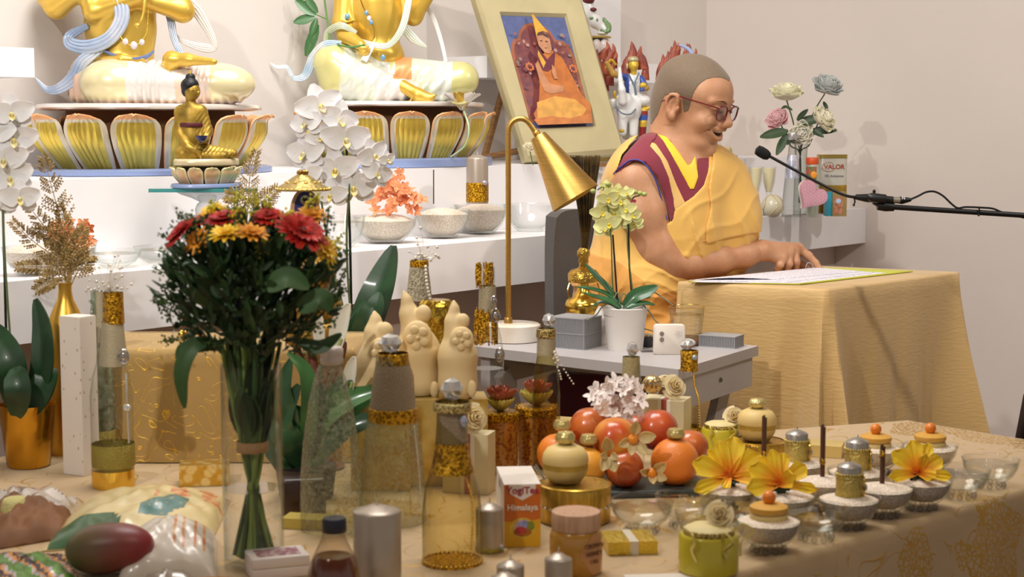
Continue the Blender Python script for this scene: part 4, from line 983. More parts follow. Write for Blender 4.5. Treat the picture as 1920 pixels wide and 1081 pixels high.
addart([(.30, .30), (.27, .42), (.27, .54), (.33, .56), (.36, .45), (.42, .36), (.62, .34), (.60, .29), (.38, .27)], '#c98a62')
addart([(.36, .48), (.30, .64), (.36, .70), (.48, .58), (.64, .66), (.56, .52), (.44, .47)], '#6a2636'); addart([(.38, .50), (.345, .62), (.37, .66), (.44, .55)], '#dda83a')
addart([(.40, .70), (.40, .80), (.46, .83), (.56, .82), (.60, .76), (.59, .67), (.54, .63), (.46, .64)], '#c28a66'); addart([(.415, .745), (.42, .79), (.50, .80), (.58, .77), (.59, .74), (.58, .80), (.5, .83), (.42, .82)], '#5a3c34')
addart([(.40, .79), (.415, .985), (.44, .985), (.60, .82), (.52, .835), (.44, .82)], '#d9a63c')
for (u, v) in ((.455, .745), (.535, .74)): addart(circ(u, v, .022, .006, 8), '#6a4434')
addart([(.47, .685), (.53, .683), (.50, .677)], '#8a4a3a')
addart([(.50, .40), (.55, .40), (.56, .50), (.52, .53), (.49, .46)], '#c98a62')
allm.build('picture', mats_, pf, smooth=False)
for p_ in (ib.lerp(ir, .5),): pass
# easel
woodm = mat('golden brown wood', '#9a6f42', .55, var=.12, stretch=(3, 3, 30), vscale=6)
ea = thing('easel', 'golden brown wooden easel legs standing behind the framed picture', 'easel', (P(935, 290, 5.1).x, 5.1, ZT))
def bar(a, b, w_, t_, root, name, m_):
 m = MB(); m.tube([a, b], w_ * .7071 * 1.4, 4, flat=t_ / w_, up=(0, 1, 0)); return m.build(name, m_, root, smooth=False)
def onz(px, py, Y, z): v = P(px, py, Y); return Vector((v.x, Y, z))
bar(P(944, 165, 5.0), Vector((P(906, 285, 4.9).x, 4.95, ZT + .004)), .011, .009, ea, 'leg', woodm)
bar(P(1010, 60, 5.05), Vector((P(1120, 290, 5.05).x, 5.05, ZT + .004)), .011, .009, ea, 'leg', woodm)
bar(Vector((P(900, 284, 4.9).x, 4.93, ZT + .012)), Vector((P(985, 246, 5.0).x, 4.80, ZT + .04)), .010, .008, ea, 'crossbar', woodm)
m = MB(); a_ = fb - nrm * .03; b__ = fr_ - nrm * .03; m.tube([Vector((a_.x, a_.y, fb.z - .012)), Vector((b__.x, b__.y, fb.z - .012))], .009, 4); m.build('ledge', woodm, ea, smooth=False)
# cream peony at the frame's foot
def blossom(root, name, c, r, m_, n=26, seed=1, flat=.75, openn=1.0, axis=(0, -.4, 1)):
 rr = np.random.RandomState(seed); ax = Vector(axis).normalized(); qn = Vector((0, 0, 1)).rotation_difference(ax); mb = MB()
 for i in range(n):
  f = (i + .5) / n; a = i * 2.39996; el = (pi / 2) * (1 - f * openn) ** 1.0
  d = Vector((cos(a) * cos(el), sin(a) * cos(el), sin(el) * flat + .05)); s = .45 + .55 * f
  base = Vector(c) + qn @ (d * r * .12); outer = qn @ d
  mb.petal(base, outer, qn @ Vector((-cos(a) * sin(el), -sin(a) * sin(el), cos(el) + .1)), r * (.75 + .3 * s), r * (.62 + .35 * s) * rr.uniform(.85, 1.15), .28, .22 + .1 * rr.uniform(-1, 1), .0012)
 return mb.build(name, m_, root)
pe = thing('peony_flower', 'small cream flower propped at the lower corner of the framed picture', 'flower', P(993, 283, 4.5))
pc = P(993, 281, 4.56); blossom(pe, 'blossom', pc, .020, mat('cream petal', '#f0e6c6', .6, var=.04), 24, 3)
m = MB(); m.tube([pc, Vector((pc.x + .01, pc.y + .01, ZT))], .0015, 6); m.build('stem', mat('stem green', '#5a7a3a', .6), pe)
# ---- glass bowls and rice bowls on the lower shelf
bprof = lambda r, h_: [(r * .42, 0), (r * .5, .002), (r * .78, h_ * .32), (r * .93, h_ * .62), (r * 1.0, h_ * .96), (r * 1.02, h_), (r * .98, h_ * .995), (r * .95, h_ * .93), (r * .89, h_ * .62), (r * .74, h_ * .35), (r * .45, .008), (0.0, .006)]
def glass_bowl(name, c, r, hgt, label, cat='bowl', group=None, fill=None, fh=.9, mound=0., feet=False):
 c = Vector(c); root = thing(name, label, cat, c, group)
 fz = .008 * (r / .05) if feet else 0
 m = MB(); m.lathe(c + Vector((0, 0, fz)), bprof(r, hgt - fz), 40, caps=False); m.build('glass', CLEAR(), root)
 if feet:
  for k in range(10):
   a = k * 2 * pi / 10; m = MB(); m.ell(c + Vector((cos(a) * r * .48, sin(a) * r * .48, r * .10)), (r * .10, r * .10, r * .10), seg=8, rings=6); m.build('foot', glass('foot glass', '#f4f4f4', '#6f7a78', .02), root)
 if fill:
  h2 = (hgt - fz) * fh
  def rad(z): return np.interp(z, [.008, (hgt - fz) * .35, (hgt - fz) * .62, (hgt - fz) * .93], [r * .45, r * .735, r * .885, r * .945]) * .99
  if fill == 'rice':
   pr = [(rad(z) , z) for z in np.linspace(.009, h2, 7)] + [(rad(h2) * (1 - t * t) ** .5 * 1.0 if False else rad(h2) * (1 - t), h2 + mound * (1 - (1 - t) ** 2)) for t in np.linspace(.08, .97, 8)] + [(0.0, h2 + mound)]
   m = MB(); m.lathe(c + Vector((0, 0, fz)), pr, 40, caps=False); o = m.build('rice', RICE(), root); o['kind'] = 'stuff'
  else:
   m = MB(); m.lathe(c + Vector((0, 0, fz)), [(0.0, h2), (rad(h2), h2)], 40, caps=False); o = m.build('water', WATER(), root)
 return root
def shelf_pt(px, py, z=ZL): return GZ(px, py, z)
def sbowl(cx, ybot, rpx, ytop, label, **kw):
 Yc = YZ(ybot - 7, ZL); x = P(cx, ybot, Yc).x; k = K(Yc, ZL)
 return glass_bowl('glass_bowl', (x, Yc, ZL), rpx * k, (P(960, ytop + 6, Yc).z - ZL), label, **kw)
R_ = dict(fill='rice', fh=.84, mound=.016)
G1 = 'round glass bowls along the white shelf'
sbowl(723, 462, 60, 398, 'glass bowl of white rice heaped with orange flowers, on the white shelf', group=G1, **R_)
sbowl(830, 453, 52, 386, 'glass bowl of rice holding an incense stick, next to the orange flowers', group=G1, **R_)
sbowl(902, 445, 50, 378, 'glass bowl of rice under the silver and gold pillar candle', group=G1, **R_)
sbowl(994, 440, 50, 376, 'empty glass bowl on the shelf behind the brass lamp pole', group=G1)
sbowl(62, 522, 56, 456, 'glass bowl of rice at the far left end of the white shelf, behind the twigs', group=G1, **R_)
sbowl(132, 512, 50, 450, 'glass bowl of rice with a peach flower, behind the gold twigs', group=G1, **R_)
sbowl(216, 507, 50, 462, 'empty glass bowl on the shelf, second to the right of the gold twigs', group=G1, fill='water', fh=.8)
sbowl(302, 500, 50, 455, 'glass bowl half hidden behind the left of the red and yellow bouquet', group=G1, fill='water', fh=.8)
sbowl(640, 470, 46, 398, 'glass bowl behind the dark orchid stake, left of the rice bowls', group=G1, fill='water', fh=.8)
# orange blossoms in rice
def cluster(name, label, pts, Y, r, m_, cm, cat='flowers', seed=4, group=None, nb=5):
 rr = np.random.RandomState(seed); c0 = P(pts[0][0], pts[0][1], Y); root = thing(name, label, cat, P(sum(p[0] for p in pts) / len(pts), max(p[1] for p in pts), Y), group)
 for (x, y) in pts:
  c = P(x, y, Y + rr.uniform(-1, 1) * r * 1.5); d = Vector((rr.uniform(-.8, .8), -1 + rr.uniform(-.3, .6), rr.uniform(-.2, .9))).normalized()
  mb = MB(); s1 = d.orthogonal().normalized(); s2 = d.cross(s1)
  for k in range(nb):
   a = 2 * pi * k / nb + rr.uniform(0, 1); o = s1 * cos(a) + s2 * sin(a); mb.petal(c, (o + d * .35), d, r * rr.uniform(.85, 1.1), r * .62, .12, -.25, .0006, n=5)
  mb.ell(c + d * r * .12, r * .12, seg=6, rings=4); mb.build('floret', [m_], root)
 return root
ofl = mat('orange peach petal', '#f5a878', .6, col2='#f09060', vscale=60)
rr = np.random.RandomState(8); pts = []
while len(pts) < 34:
 x = rr.uniform(697, 797); y = rr.uniform(318, 396)
 if ((x - 740) / 30) ** 2 + ((y - 345) / 34) ** 2 < 1 or (y > 360 and ((x - 745) / 54) ** 2 + ((y - 385) / 24) ** 2 < 1): pts.append((x, y))
cluster('orange_flowers', 'heap of small orange blossoms in the bowl of rice on the shelf', pts, 3.98, .018, ofl, None, seed=2)
pts = [(rr.uniform(98, 168), rr.uniform(418, 462)) for _ in range(20)]
cluster('peach_flower', 'peach orange blossoms glowing behind the gold twigs', pts, 3.18, .016, ofl, None, seed=5)
def incense(px, y0, y1, Y, label, r=.0016, band=None, lean=0):
 a = P(px, y1, Y); b = P(px + lean, y0, Y); root = thing('incense_stick', label, 'incense', a, 'incense sticks')
 m = MB()
 if band:
  m.tube([a, b], r, 8); m.tube([a + Vector((r * 1.4, 0, 0)), b + Vector((r * 1.6, 0, -.004))], r * .9, 8); m.tube([a + Vector((-r * .6, r, 0)), b + Vector((-r * .9, r, -.002))], r * .9, 8)
 else: m.tube([a, b], r, 6)
 m.build('stick', mat('brown incense', '#5a3826', .8), root)
 if band:
  t = (P(px, band, Y).z - a.z) / (b.z - a.z); c = a.lerp(b, t); m = MB()
  for k in range(3):
   pts = [c + Vector((cos(u) * (r * 2.1), sin(u) * (r * 2.1), (k - 1) * r * 2.0 + sin(u * 2) * r * .5)) for u in np.linspace(0, 2 * pi, 17)]; m.tube(pts, r * .55, 6)
  m.ell(c + Vector((0, -r * 2.3, 0)), r * 1.7, seg=8, rings=6); m.build('gold_thread', GLITTER(), root)
 return root
incense(813, 318, 382, 4.05, 'thin dark incense stick in the middle rice bowl on the shelf')
def pillar(cx, ytop, ybot, rpx, Y, label, cat='candle', band_y=None, gem=None, group=None, botz=None, body=None, wick=True, ydome=None, bandm=None):
 b_, pr = PR(cx, Y, [(rpx, ybot), (rpx, ytop + 4), (rpx * .97, ytop + 2), (rpx * .7, ytop - 1), (rpx * .3, ytop - 4 if ydome is None else ydome), (0.01, ytop - 4 if ydome is None else ydome - .5)])
 if botz is not None:
  dz = botz - b_.z; b_.z = botz; pr = [pr[0]] + [(r, z - dz) for r, z in pr[1:]]
 root = thing('pillar_candle', label, cat, b_, group); m = MB(); m.lathe(b_, pr, 32); m.build('wax', body or mat('silver wax', '#b3a698', .38, .45, var=.04), root)
 if wick: m = MB(); t = b_ + Vector((0, 0, pr[-1][1])); m.tube([t - Vector((0, 0, .002)), t + Vector((.0006, 0, .008))], .0009, 6); m.build('wick', mat('wick', '#d8ccb8', .8), root)
 k = K(Y, b_.z)
 if band_y:
  z0, z1 = P(cx, band_y[1], Y).z - b_.z, P(cx, band_y[0], Y).z - b_.z; z0 = max(z0, .0005)
  m = MB(); m.lathe(b_ + Vector((0, 0, z0)), [(rpx * k * 1.01, 0), (rpx * k * 1.035, .0006), (rpx * k * 1.035, z1 - z0 - .0006), (rpx * k * 1.01, z1 - z0)], 40, caps=False); m.build('glitter_band', bandm or GLITTER(), root)
 if gem:
  m = MB(); g = P(gem[0], gem[1], Y); g.y = Y - sqrt(max(0, (rpx * k) ** 2 - (g.x - b_.x) ** 2)) * 1.05; m.ell(g, gem[2] * k, seg=10, rings=8); m.build('gem', mat('iridescent gem', '#c8a8c8', .1, .3, coat=1, col2='#7fb8b8', vscale=200), root)
 return root
pillar(895, 294, 381, 20.5, 4.19, 'silver pillar candle with a gold glitter band, in a rice bowl on the shelf', band_y=(342, 378), gem=(909, 342, 5))
# ---- right end of the shelf
def lobj(name, cx, Y, prof, m_, parent, z0=None, seg=28, **kw):
 b_, pr = PR(cx, Y, prof)
 if z0 is not None: dz = z0 - b_.z; b_.z = z0; pr = [(r, z - dz if i else 0) for i, (r, z) in enumerate(pr)]
 m = MB(); m.lathe(b_, pr, seg, caps=kw.get('caps', True), mod=kw.get('mod'), sy=kw.get('sy', 1)); return m.build(name, m_, parent)
def base(cx, Y, z): return Vector((P(cx, 300, Y).x, Y, z))
YR = 4.95
pl = MB(); c = S0 + SU * 1.02 + SN * .12; pl.box((c.x, c.y, ZL + .0045), (.20, .085, .004), rot=Matrix((SU, SN, Vector((0, 0, 1)))).transposed());
tag(pl.build('glass_plate', mat('pale green glass', '#b8d6cc', .06, trans=.5, coat=1), smooth=False), 'thin green-edged glass plate lying on the right end of the shelf', 'plate')
zq = ZL + .0087
for (cx, lab, Y) in ((1416, 'stemmed glass with a cream candle, left one beside the clear ball', 5.00), (1441, 'stemmed glass with a cream candle, right one beside the clear ball', 5.06)):
 r_ = thing('stemmed_glass', lab, 'glass', base(cx, Y, zq), 'candle glasses on the shelf')
 lobj('glass', cx, Y, [(11, 398), (11, 396.5), (3, 393), (2.5, 368), (6, 361), (11, 340), (13, 312)], CLEAR(), r_, zq, caps=False)
 lobj('cream_candle', cx, Y, [(4.5, 360), (9.5, 340), (11.8, 315), (0.1, 314)], mat('cream wax', '#efe6bd', .5, sss=.2, var=.02), r_)
r_ = thing('tumbler', 'slanted glass holding an orange candle just past the yellow sleeve', 'glass', base(1385, 4.98, zq))
lobj('glass', 1384, 4.98, [(9, 398), (11, 350), (13, 298)], CLEAR(), r_, zq, caps=False)
m = MB(); m.box(P(1382, 320, 4.98), (.011, .010, .030), rot=Matrix.Rotation(radians(8), 3, 'Y')); m.build('orange_block', mat('orange wax', '#b56a2a', .5, var=.1), r_)
r_ = thing('glass_ball', 'round ball of pale petals with gold seams, on the glass plate', 'ornament', base(1450, 4.98, zq))
cb_ = base(1450, 4.98, zq); R0 = 20.5 * K(4.98)
m = MB(); m.ell(cb_ + Vector((0, 0, R0 * .98)), (R0, R0, R0 * 1.05), seg=24, rings=16); m.build('ball', mat('pale petal wax', '#e4dcc0', .3, trans=.2, coat=.5, var=.02), r_)
m = MB()
for k in range(5):
 a0 = k * 2 * pi / 5 + .4; pts = []
 for t in np.linspace(0, 1, 12):
  th = a0 + .9 * sin(pi * t); ph = .15 + t * 2.3; pts.append(cb_ + Vector((0, 0, R0 * .98)) + Vector((cos(th) * sin(ph) * R0, sin(th) * sin(ph) * R0, cos(ph) * R0 * 1.05)) * 1.01)
 m.tube(pts, .0010, 6)
m.build('gold_seam', mat('pale gold seam', '#d4bf78', .3, .6), r_)
# flower vase: clear bottle with silver label, and a second vase with peonies
r_ = thing('glass_bottle', 'clear glass bottle with a silver screw cap and bluish label, holding the peony stems', 'bottle', base(1484, 5.12, ZL))
lobj('glass', 1484, 5.12, [(18, 390), (18, 385), (14, 340), (9, 302), (7, 270), (7, 262)], glass('pale glass', '#eef0ee', '#93a0a0'), r_, ZL, caps=False)
lobj('cap', 1486, 5.12, [(8, 262), (8.4, 260), (8.4, 252), (7.6, 249), (0.1, 248.5)], mat('silver cap', '#c9c6c9', .25, .7), r_)
lobj('label', 1485, 5.12, [(14, 334), (12.2, 312), (9.2, 290)], mat('silver blue label', '#a9aec4', .3, .3, col2='#dfe0ea', vscale=40), r_, caps=False)
pv = thing('peony_vase', 'glass vase of cream, pink and grey peonies at the right end of the shelf', 'vase', base(1500, 5.22, ZL))
lobj('glass', 1500, 5.22, [(13, 388), (12, 340), (11, 300), (13, 262)], glass('pale glass'), pv, ZL, caps=False)
stg = mat('stem dark green', '#3d5230', .6, var=.1)
YV = 5.22; kv = K(YV)
flw = [((1475, 180), .055, 'cream yellow peony', '#faf6d6', (0, -.2, 1), .6), ((1463, 222), .042, 'pink peony', '#f2c8ca', (-.5, -.6, .6), .8), ((1502, 240), .040, 'cream white peony', '#f8f4e4', (-.1, -1, -.1), .8), ((1534, 222), .048, 'cream peony', '#f6f0d6', (.6, -.5, .5), .8), ((1548, 165), .052, 'grey peony', '#ccd0cd', (.2, -.5, .8), .75)]
for i, ((x, y), r, nm, col, ax, fl) in enumerate(flw):
 c = P(x, y + 8, YV - .02 * i); blossom(pv, 'blossom', c, r, mat(nm, col, .6, var=.05, vscale=40), 34, 10 + i, fl, .92, ax)
 m = MB(); m.tube(curve([c, P((x + 1500) / 2, y + 50, YV), P(1500, 290, YV), P(1498 + i * 2, 380, YV)], 14), .0022, 6); m.build('stem', stg, pv)
for (x, y, dx, dy, ln) in ((1478, 245, -52, 10, 56), (1476, 250, -22, 44, 46), (1492, 232, 48, -12, 56), (1520, 245, 42, -2, 48), (1494, 225, 20, -20, 30), (1516, 240, 26, 14, 34), (1490, 250, -14, 20, 30), (1476, 198, -18, 8, 16), (1474, 200, 16, 8, 16), (1544, 190, 10, 20, 22)):
 a = P(x, y, YV - .05); b = P(x + dx, y + dy, YV - .08); m = MB(); m.petal(a, b - a, (0, -1, .4), ln * kv, ln * .34 * kv, .15, -.1); m.build('leaf', mat('peony leaf', '#3b5134', .5, var=.15), pv)
# jar with orange lid, tin, heart box, small box
r_ = thing('peach_jar', 'small jar with bright orange lid and a peach on its label, behind the heart box', 'jar', base(1523, 5.13, ZL))
lobj('jar', 1523, 5.13, [(11, 388), (12, 384), (12, 312), (11, 308)], mat('jar glass green', '#d5dccb', .2, trans=.3), r_, ZL); lobj('lid', 1523, 5.13, [(11.5, 308), (12, 306), (12, 297), (11, 295), (0.1, 294.5)], mat('orange lid', '#e25a22', .4), r_)
lobj('label', 1523, 5.13, [(12.3, 350), (12.3, 312)], mat('green peach label', '#4d7a4a', .5, col2='#d7523a', vscale=60), r_, caps=False)
m = MB(); m.ell(P(1526, 328, 5.13 - 12.3 * K(5.13)), (.010, .003, .012)); m.build('printed_peach', mat('peach print', '#f0a028', .5), r_)
def facebox(name, x0, x1, y0, y1, Y, dep, z0, m_, root=None, rz=0.0):
 k = K(Y, z0); cx = P((x0 + x1) / 2, y1, Y).x; h_ = P(960, y0, Y).z - z0; m = MB(); m.box((cx, Y + dep / 2, z0 + h_ / 2), ((x1 - x0) / 2 * k, dep / 2, h_ / 2), rz=rz); return m.build(name, m_, root, smooth=False) if root else m, cx, h_
cx = P(1560, 300, 5.28).x; r_ = thing('cocoa_tin', 'tall cream and gold tin lettered VALOR, at the right end of the shelf', 'tin', (cx, 5.28, ZL))
b_ = Vector((cx, 5.28, ZL)); hT = P(960, 290, 5.28).z - ZL
m = MB(); m.box(b_ + Vector((0, 0, hT / 2)), (.046, .030, hT / 2 - .001), bev=.012); m.build('tin', mat('cream tin', '#d3cdc0', .35, .2), r_)
m = MB(); m.box(b_ + Vector((0, 0, hT - .005)), (.047, .031, .006), bev=.012); m.build('lid', mat('gold lid', '#c7ad5c', .3, .8), r_)
m = MB(); m.box(b_ + Vector((0, 0, hT * .28)), (.0464, .0304, hT * .27), bev=.012); m.build('gold_band', mat('gold print', '#a98328', .35, .5, var=.15, vscale=12), r_)
text('VALOR', 'lettering', b_ + Vector((.002, -.0315, hT * .80)), .021, mat('red brown ink', '#b54a24', .5), (1, 0, 0), (0, 0, 1), r_, bold=True)
m = MB(); m.tube([b_ + Vector((-.016 + .022 * cos(t), -.031, hT * .80 + .015 * sin(t))) for t in np.linspace(.9, 5.6, 20)], .0007, 4); m.build('swirl', mat('red brown ink', '#b54a24'), r_)
text('0% Azúcares', 'lettering', b_ + Vector((.002, -.0315, hT * .65)), .012, mat('grey ink', '#7d7a80', .5), (1, 0, 0), (0, 0, 1), r_)
def heart(c, s, dep, m1, m2, root, ang=0, ux=Vector((1, 0, 0)), uy=Vector((0, 0, 1))):
 n = 40; out = []
 for i in range(n):
  t = 2 * pi * i / n; x = 16 * sin(t) ** 3; y = 13 * cos(t) - 5 * cos(2 * t) - 2 * cos(3 * t) - cos(4 * t); out.append((x / 17, y / 17))
 nz = uy.cross(ux).normalized()
 if nz.y < 0: nz = -nz
 def P3(x, y, d): xr = x * cos(ang) - y * sin(ang); yr = x * sin(ang) + y * cos(ang); return c + ux * xr * s + uy * yr * s + nz * d
 for nm, d0, d1, mm_, sc in (('lid', -dep * .0, dep * .55, m1, 1.0), ('base', dep * .5, dep, m2, .97)):
  m = MB(); m.add([P3(x * sc, y * sc, d0) for x, y in out] + [P3(x * sc, y * sc, d1) for x, y in out], [tuple(range(n))[::-1], tuple(range(n, 2 * n))] + [(i, (i + 1) % n, n + (i + 1) % n, n + i) for i in range(n)]); m.build(nm, mm_, root, smooth=False)
 m = MB()
 for i in range(-5, 6):
  for j in range(-5, 6):
   x, y = (i + .5 * (j % 2)) * .2, j * .18
   if poly_sdf([(a, b) for a, b in out], np.array([x]), np.array([y]))[0] < -.07: m.ell(P3(x, y, -.0002), (.0012, .0006, .0012), seg=8, rings=4)
 m.build('dots', mat('white dots', '#f4e6ea', .5), root)
hc = P(1524, 366, 5.02)
r_ = thing('heart_box', 'heart-shaped pink box with white dots standing on the shelf', 'box', (hc.x, hc.y, ZL)); hx = Vector((.97, .24, 0)).normalized()
heart(hc, .052, .030, mat('pink card', '#dca3b3', .6), mat('cream card', '#ece4d6', .6), r_, -.62, hx)
for o in list(r_.children): pass
cx = P(1570, 300, 5.16).x; r_ = thing('small_card_box', 'little teal and gold card box with a blue emblem beside the heart box', 'box', (cx, 5.16, ZL)); kk = K(5.16)
h_ = P(960, 360, 5.16).z - ZL
m = MB(); m.box((cx, 5.19, ZL + h_ / 2), (18 * kk, .02, h_ / 2), rz=.08); m.build('box', mat('teal card', '#2f9db5', .5), r_, smooth=False)
m = MB(); m.box((cx + 6 * kk, 5.178, ZL + h_ / 2), (13.5 * kk, .014, h_ / 2 * 1.01), rz=.08); m.build('sleeve', mat('olive gold card', '#a8905a', .45, .2), r_, smooth=False)
m = MB(); m.box((cx + 4 * kk, 5.1635, ZL + h_ * .45), (8.5 * kk, .0006, h_ * .36), rz=.08); m.build('print', mat('brown print', '#a5683c', .5, col2='#c98a72', vscale=90), r_, smooth=False)
m = MB(); m.ell((cx + 4 * kk, 5.1625, ZL + h_ * .62), (5 * kk, .0008, 4.5 * kk)); m.build('emblem', mat('light blue emblem', '#b8d4ec', .4), r_)
# small blue based lotus on the upper tier, right of the face
c = P(1352, 282, 5.35); r_ = thing('lotus_pedestal', 'small row of cream lotus petals on a blue base, beyond the smiling face', 'ornament', (c.x, c.y, ZT))
m = MB(); m.box((c.x, c.y, ZT + .006), (.045, .03, .006), rz=.5); m.build('base', mat('sky blue base', '#5f9ab8', .4), r_, smooth=False)
for k in range(5):
 m = MB(); a = c + SU * (-.045 + .022 * k) * 1.0; m.ell((a.x, a.y - .015, ZT + .025), (.012, .008, .017)); m.build('petal', mat('cream gold petal', '#dccb96', .45, .2), r_)
# ---- colourful deity figures on the wall shelves
blu = mat('royal blue glaze', '#3c58a8', .35, coat=.5); whi = mat('white glaze', '#ecebe9', .3, coat=.6, var=.02); fla = mat('flame red gold', '#a8522a', .45, .1, col2='#7c2c20', vscale=30); fgo = mat('face gold paint', '#dcb840', .4, .3)
def flames(root, pts, Y, m_, s=1.0):
 kf = K(Y)
 for (x, y, ln, tilt) in pts:
  m = MB(); a = P(x, y, Y); q = curve([a, a + Vector((tilt * .3, 0, .5)) * ln * kf, a + Vector((tilt * .9, 0, .8)) * ln * kf, a + Vector((tilt * .6, 0, 1.2)) * ln * kf], 8)
  m.tube(q, [ln * .28 * kf * (1 - i / 8) ** .7 + .0008 for i in range(9)], 7, flat=.5, up=(0, 1, 0))
  m.build('flame', m_, root)
Yd = 4.95; w, kk = fr(Yd)
de = thing('elephant_rider_statue', 'figurine of a yellow-faced rider in blue and white on a white elephant', 'statue', (w(1185, 285).x, Yd, ZT))
el = SDF(); sp(el, w, kk, (1180, 205, 0), (24, 30, 26)); sp(el, w, kk, (1170, 190, -20), (17, 16, 17), k=.01)
cp(el, w, kk, [(1168, 190, -34), (1166, 168, -40), (1163, 150, -38), (1162, 128, -34)], [8, 6.5, 4.5, 3], .005)
for x, d_, y_ in ((1168, -18, 248), (1189, -10, 250), (1196, 18, 252), (1175, 16, 254)): cp(el, w, kk, [(x, 210, d_), (x - 1, y_, d_)], [10, 8], .006)
sp(el, w, kk, (1193, 192, -14), (11, 5, 14), k=.004); sp(el, w, kk, (1150, 194, -10), (9, 5, 10), k=.004)
sdf_obj('elephant', el.mesh(.0022, .01), whi, de)
rd = SDF(); sp(rd, w, kk, (1187, 160, 4), (17, 13, 24)); sp(rd, w, kk, (1200, 188, -2), (20, 15, 12), k=.008); cp(rd, w, kk, [(1172, 145, 0), (1150, 138, -10), (1138, 118, -14)], [7, 6, 4], .004); cp(rd, w, kk, [(1202, 148, 0), (1212, 165, -12), (1204, 168, -20)], [7, 5, 4], .004)
def rm(c):
 x = CX + c[:, 0] / Yd * F; z_ = (P(960, 160, Yd).z - c[:, 2]) / kk + 160; m = np.zeros(len(c), int); m[(x < 1178) & (x > 1164)] = 1; m[(x > 1197) & (z_ < 172)] = 1; m[(x < 1164)] = 2; m[(x > 1205) & (z_ > 160) & (z_ < 172)] = 2; return m
sdf_obj('rider', rd.mesh(.002, .008), [whi, blu, mat('ochre sleeve', '#b58e44', .5)], de, rm)
hd = SDF(); sp(hd, w, kk, (1188, 122, 0), (9.5, 9.5, 12)); cp(hd, w, kk, [(1188, 128, 0), (1188, 140, 2)], [5, 6], .004); sp(hd, w, kk, (1192, 124, -9), (2, 3, 3), k=.003)
sdf_obj('head', hd.mesh(.0016, .004), fgo, de)
m = MB(); m.ell(w(1187, 112, 1), (11 * kk, 11 * kk, 7 * kk)); m.ell(w(1176, 124, 0), (2.5 * kk, 2.5 * kk, 6 * kk)); m.build('headdress', mat('silver gold hair', '#c5b890', .4, .3), de)
for (x0, y0, x1, y1) in ((1178, 138, 1188, 158), (1198, 136, 1189, 158), (1189, 158, 1192, 178)):
 m = MB(); m.tube([w(x0, y0, -15), w(x1, y1, -15)], 1.8 * kk, 6); m.build('trim', mat('slate trim', '#6f7f96', .4, .2), de)
m = MB(); m.ell(w(1206, 160, -16), (7 * kk, 5 * kk, 6 * kk)); m.build('jewel', fgo, de)
m = MB(); m.tube(curve([w(1154, 200, -34), w(1166, 212, -40), w(1182, 214, -38), w(1192, 204, -30)], 10), 1.3 * kk, 6); m.build('collar', mat('slate trim', '#6f7f96'), de)
for s_, x in ((1, 1154), (1, 1171)): m = MB(); m.tube(curve([w(x, 184, -36), w(x - 2, 176, -42), w(x - 1, 170, -42)], 6), [2.6 * kk] * 5 + [1 * kk] * 2, 6); m.build('tusk', fgo, de)
flames(de, [(1176, 150, 60, .2), (1182, 112, 26, .2), (1206, 130, 36, -.2), (1196, 110, 18, .3), (1209, 150, 30, .1)], Yd + .03, fla)
at_ = SDF(); sp(at_, w, kk, (1206, 215, 0), (9, 7, 20)); cp(at_, w, kk, [(1206, 206, 0), (1222, 200, -4), (1234, 201, -4)], [4, 3, 1.5], .003); sp(at_, w, kk, (1208, 190, 0), (6, 6, 7), k=.003); cp(at_, w, kk, [(1206, 230, 0), (1204, 262, 2)], [7, 6], .004)
def am(c):
 z_ = (P(960, 215, Yd).z - c[:, 2]) / kk + 215; m = np.zeros(len(c), int); m[(z_ > 208) & (z_ < 216)] = 1; m[(z_ >= 216) & (z_ < 226)] = 2; m[(z_ >= 226) & (z_ < 238)] = 0; m[z_ >= 238] = 1; return m
sdf_obj('attendant', at_.mesh(.0018, .005), [fgo, mat('crimson glaze', '#8a2a28', .4), blu], de, am)
m = MB(); m.box((w(1190, 270).x, Yd, ZT + .012), (.065, .05, .010), rz=.5); m.build('base', mat('gold base', '#c9b060', .4, .4), de, smooth=False);
for x, z_ in ((1168, 1),): m = MB(); m.ell(w(1166, 245, -24), (5 * kk, 4 * kk, 4 * kk)); m.build('toe_gold', fgo, de)
flr = thing('flame_statue', 'red-gold flame carving with a small gilt arm, between picture frame and elephant rider', 'statue', (w(1130, 250).x, Yd + .1, ZT))
flames(flr, [(1128, 170, 50, .1), (1136, 140, 44, .2), (1122, 140, 40, -.1), (1143, 118, 30, .3), (1130, 112, 28, .4), (1140, 160, 40, .2), (1126, 200, 50, .1), (1132, 230, 60, .0), (1128, 262, 60, .0), (1150, 128, 26, .1), (1152, 120, 20, .2)], Yd + .1, fla)
m = MB(); m.tube(curve([w(1128, 142, 60), w(1136, 125, 58), w(1146, 112, 58), w(1155, 122, 58)], 8), 2.8 * kk, 7); m.build('arm', fgo, flr)
m = MB(); m.box((w(1130, 290).x, Yd + .1, ZT + .02), (.03, .03, .0195)); m.build('base', mat('gold base', '#c9b060'), flr, smooth=False)
fb2 = thing('flame_statue', 'red-gold flame carving with a pale blue horn, showing above the shaved head', 'statue', (w(1270, 250).x, Yd + .2, ZT))
flames(fb2, [(1240, 150, 40, .1), (1246, 132, 30, .3), (1256, 128, 34, .1), (1268, 112, 26, .2), (1262, 122, 38, .1), (1285, 108, 22, .2), (1302, 110, 16, .2), (1240, 170, 44, -.1), (1290, 118, 30, .1), (1252, 170, 60, 0), (1270, 180, 70, 0), (1290, 180, 70, 0), (1266, 240, 80, 0)], Yd + .2, fla)
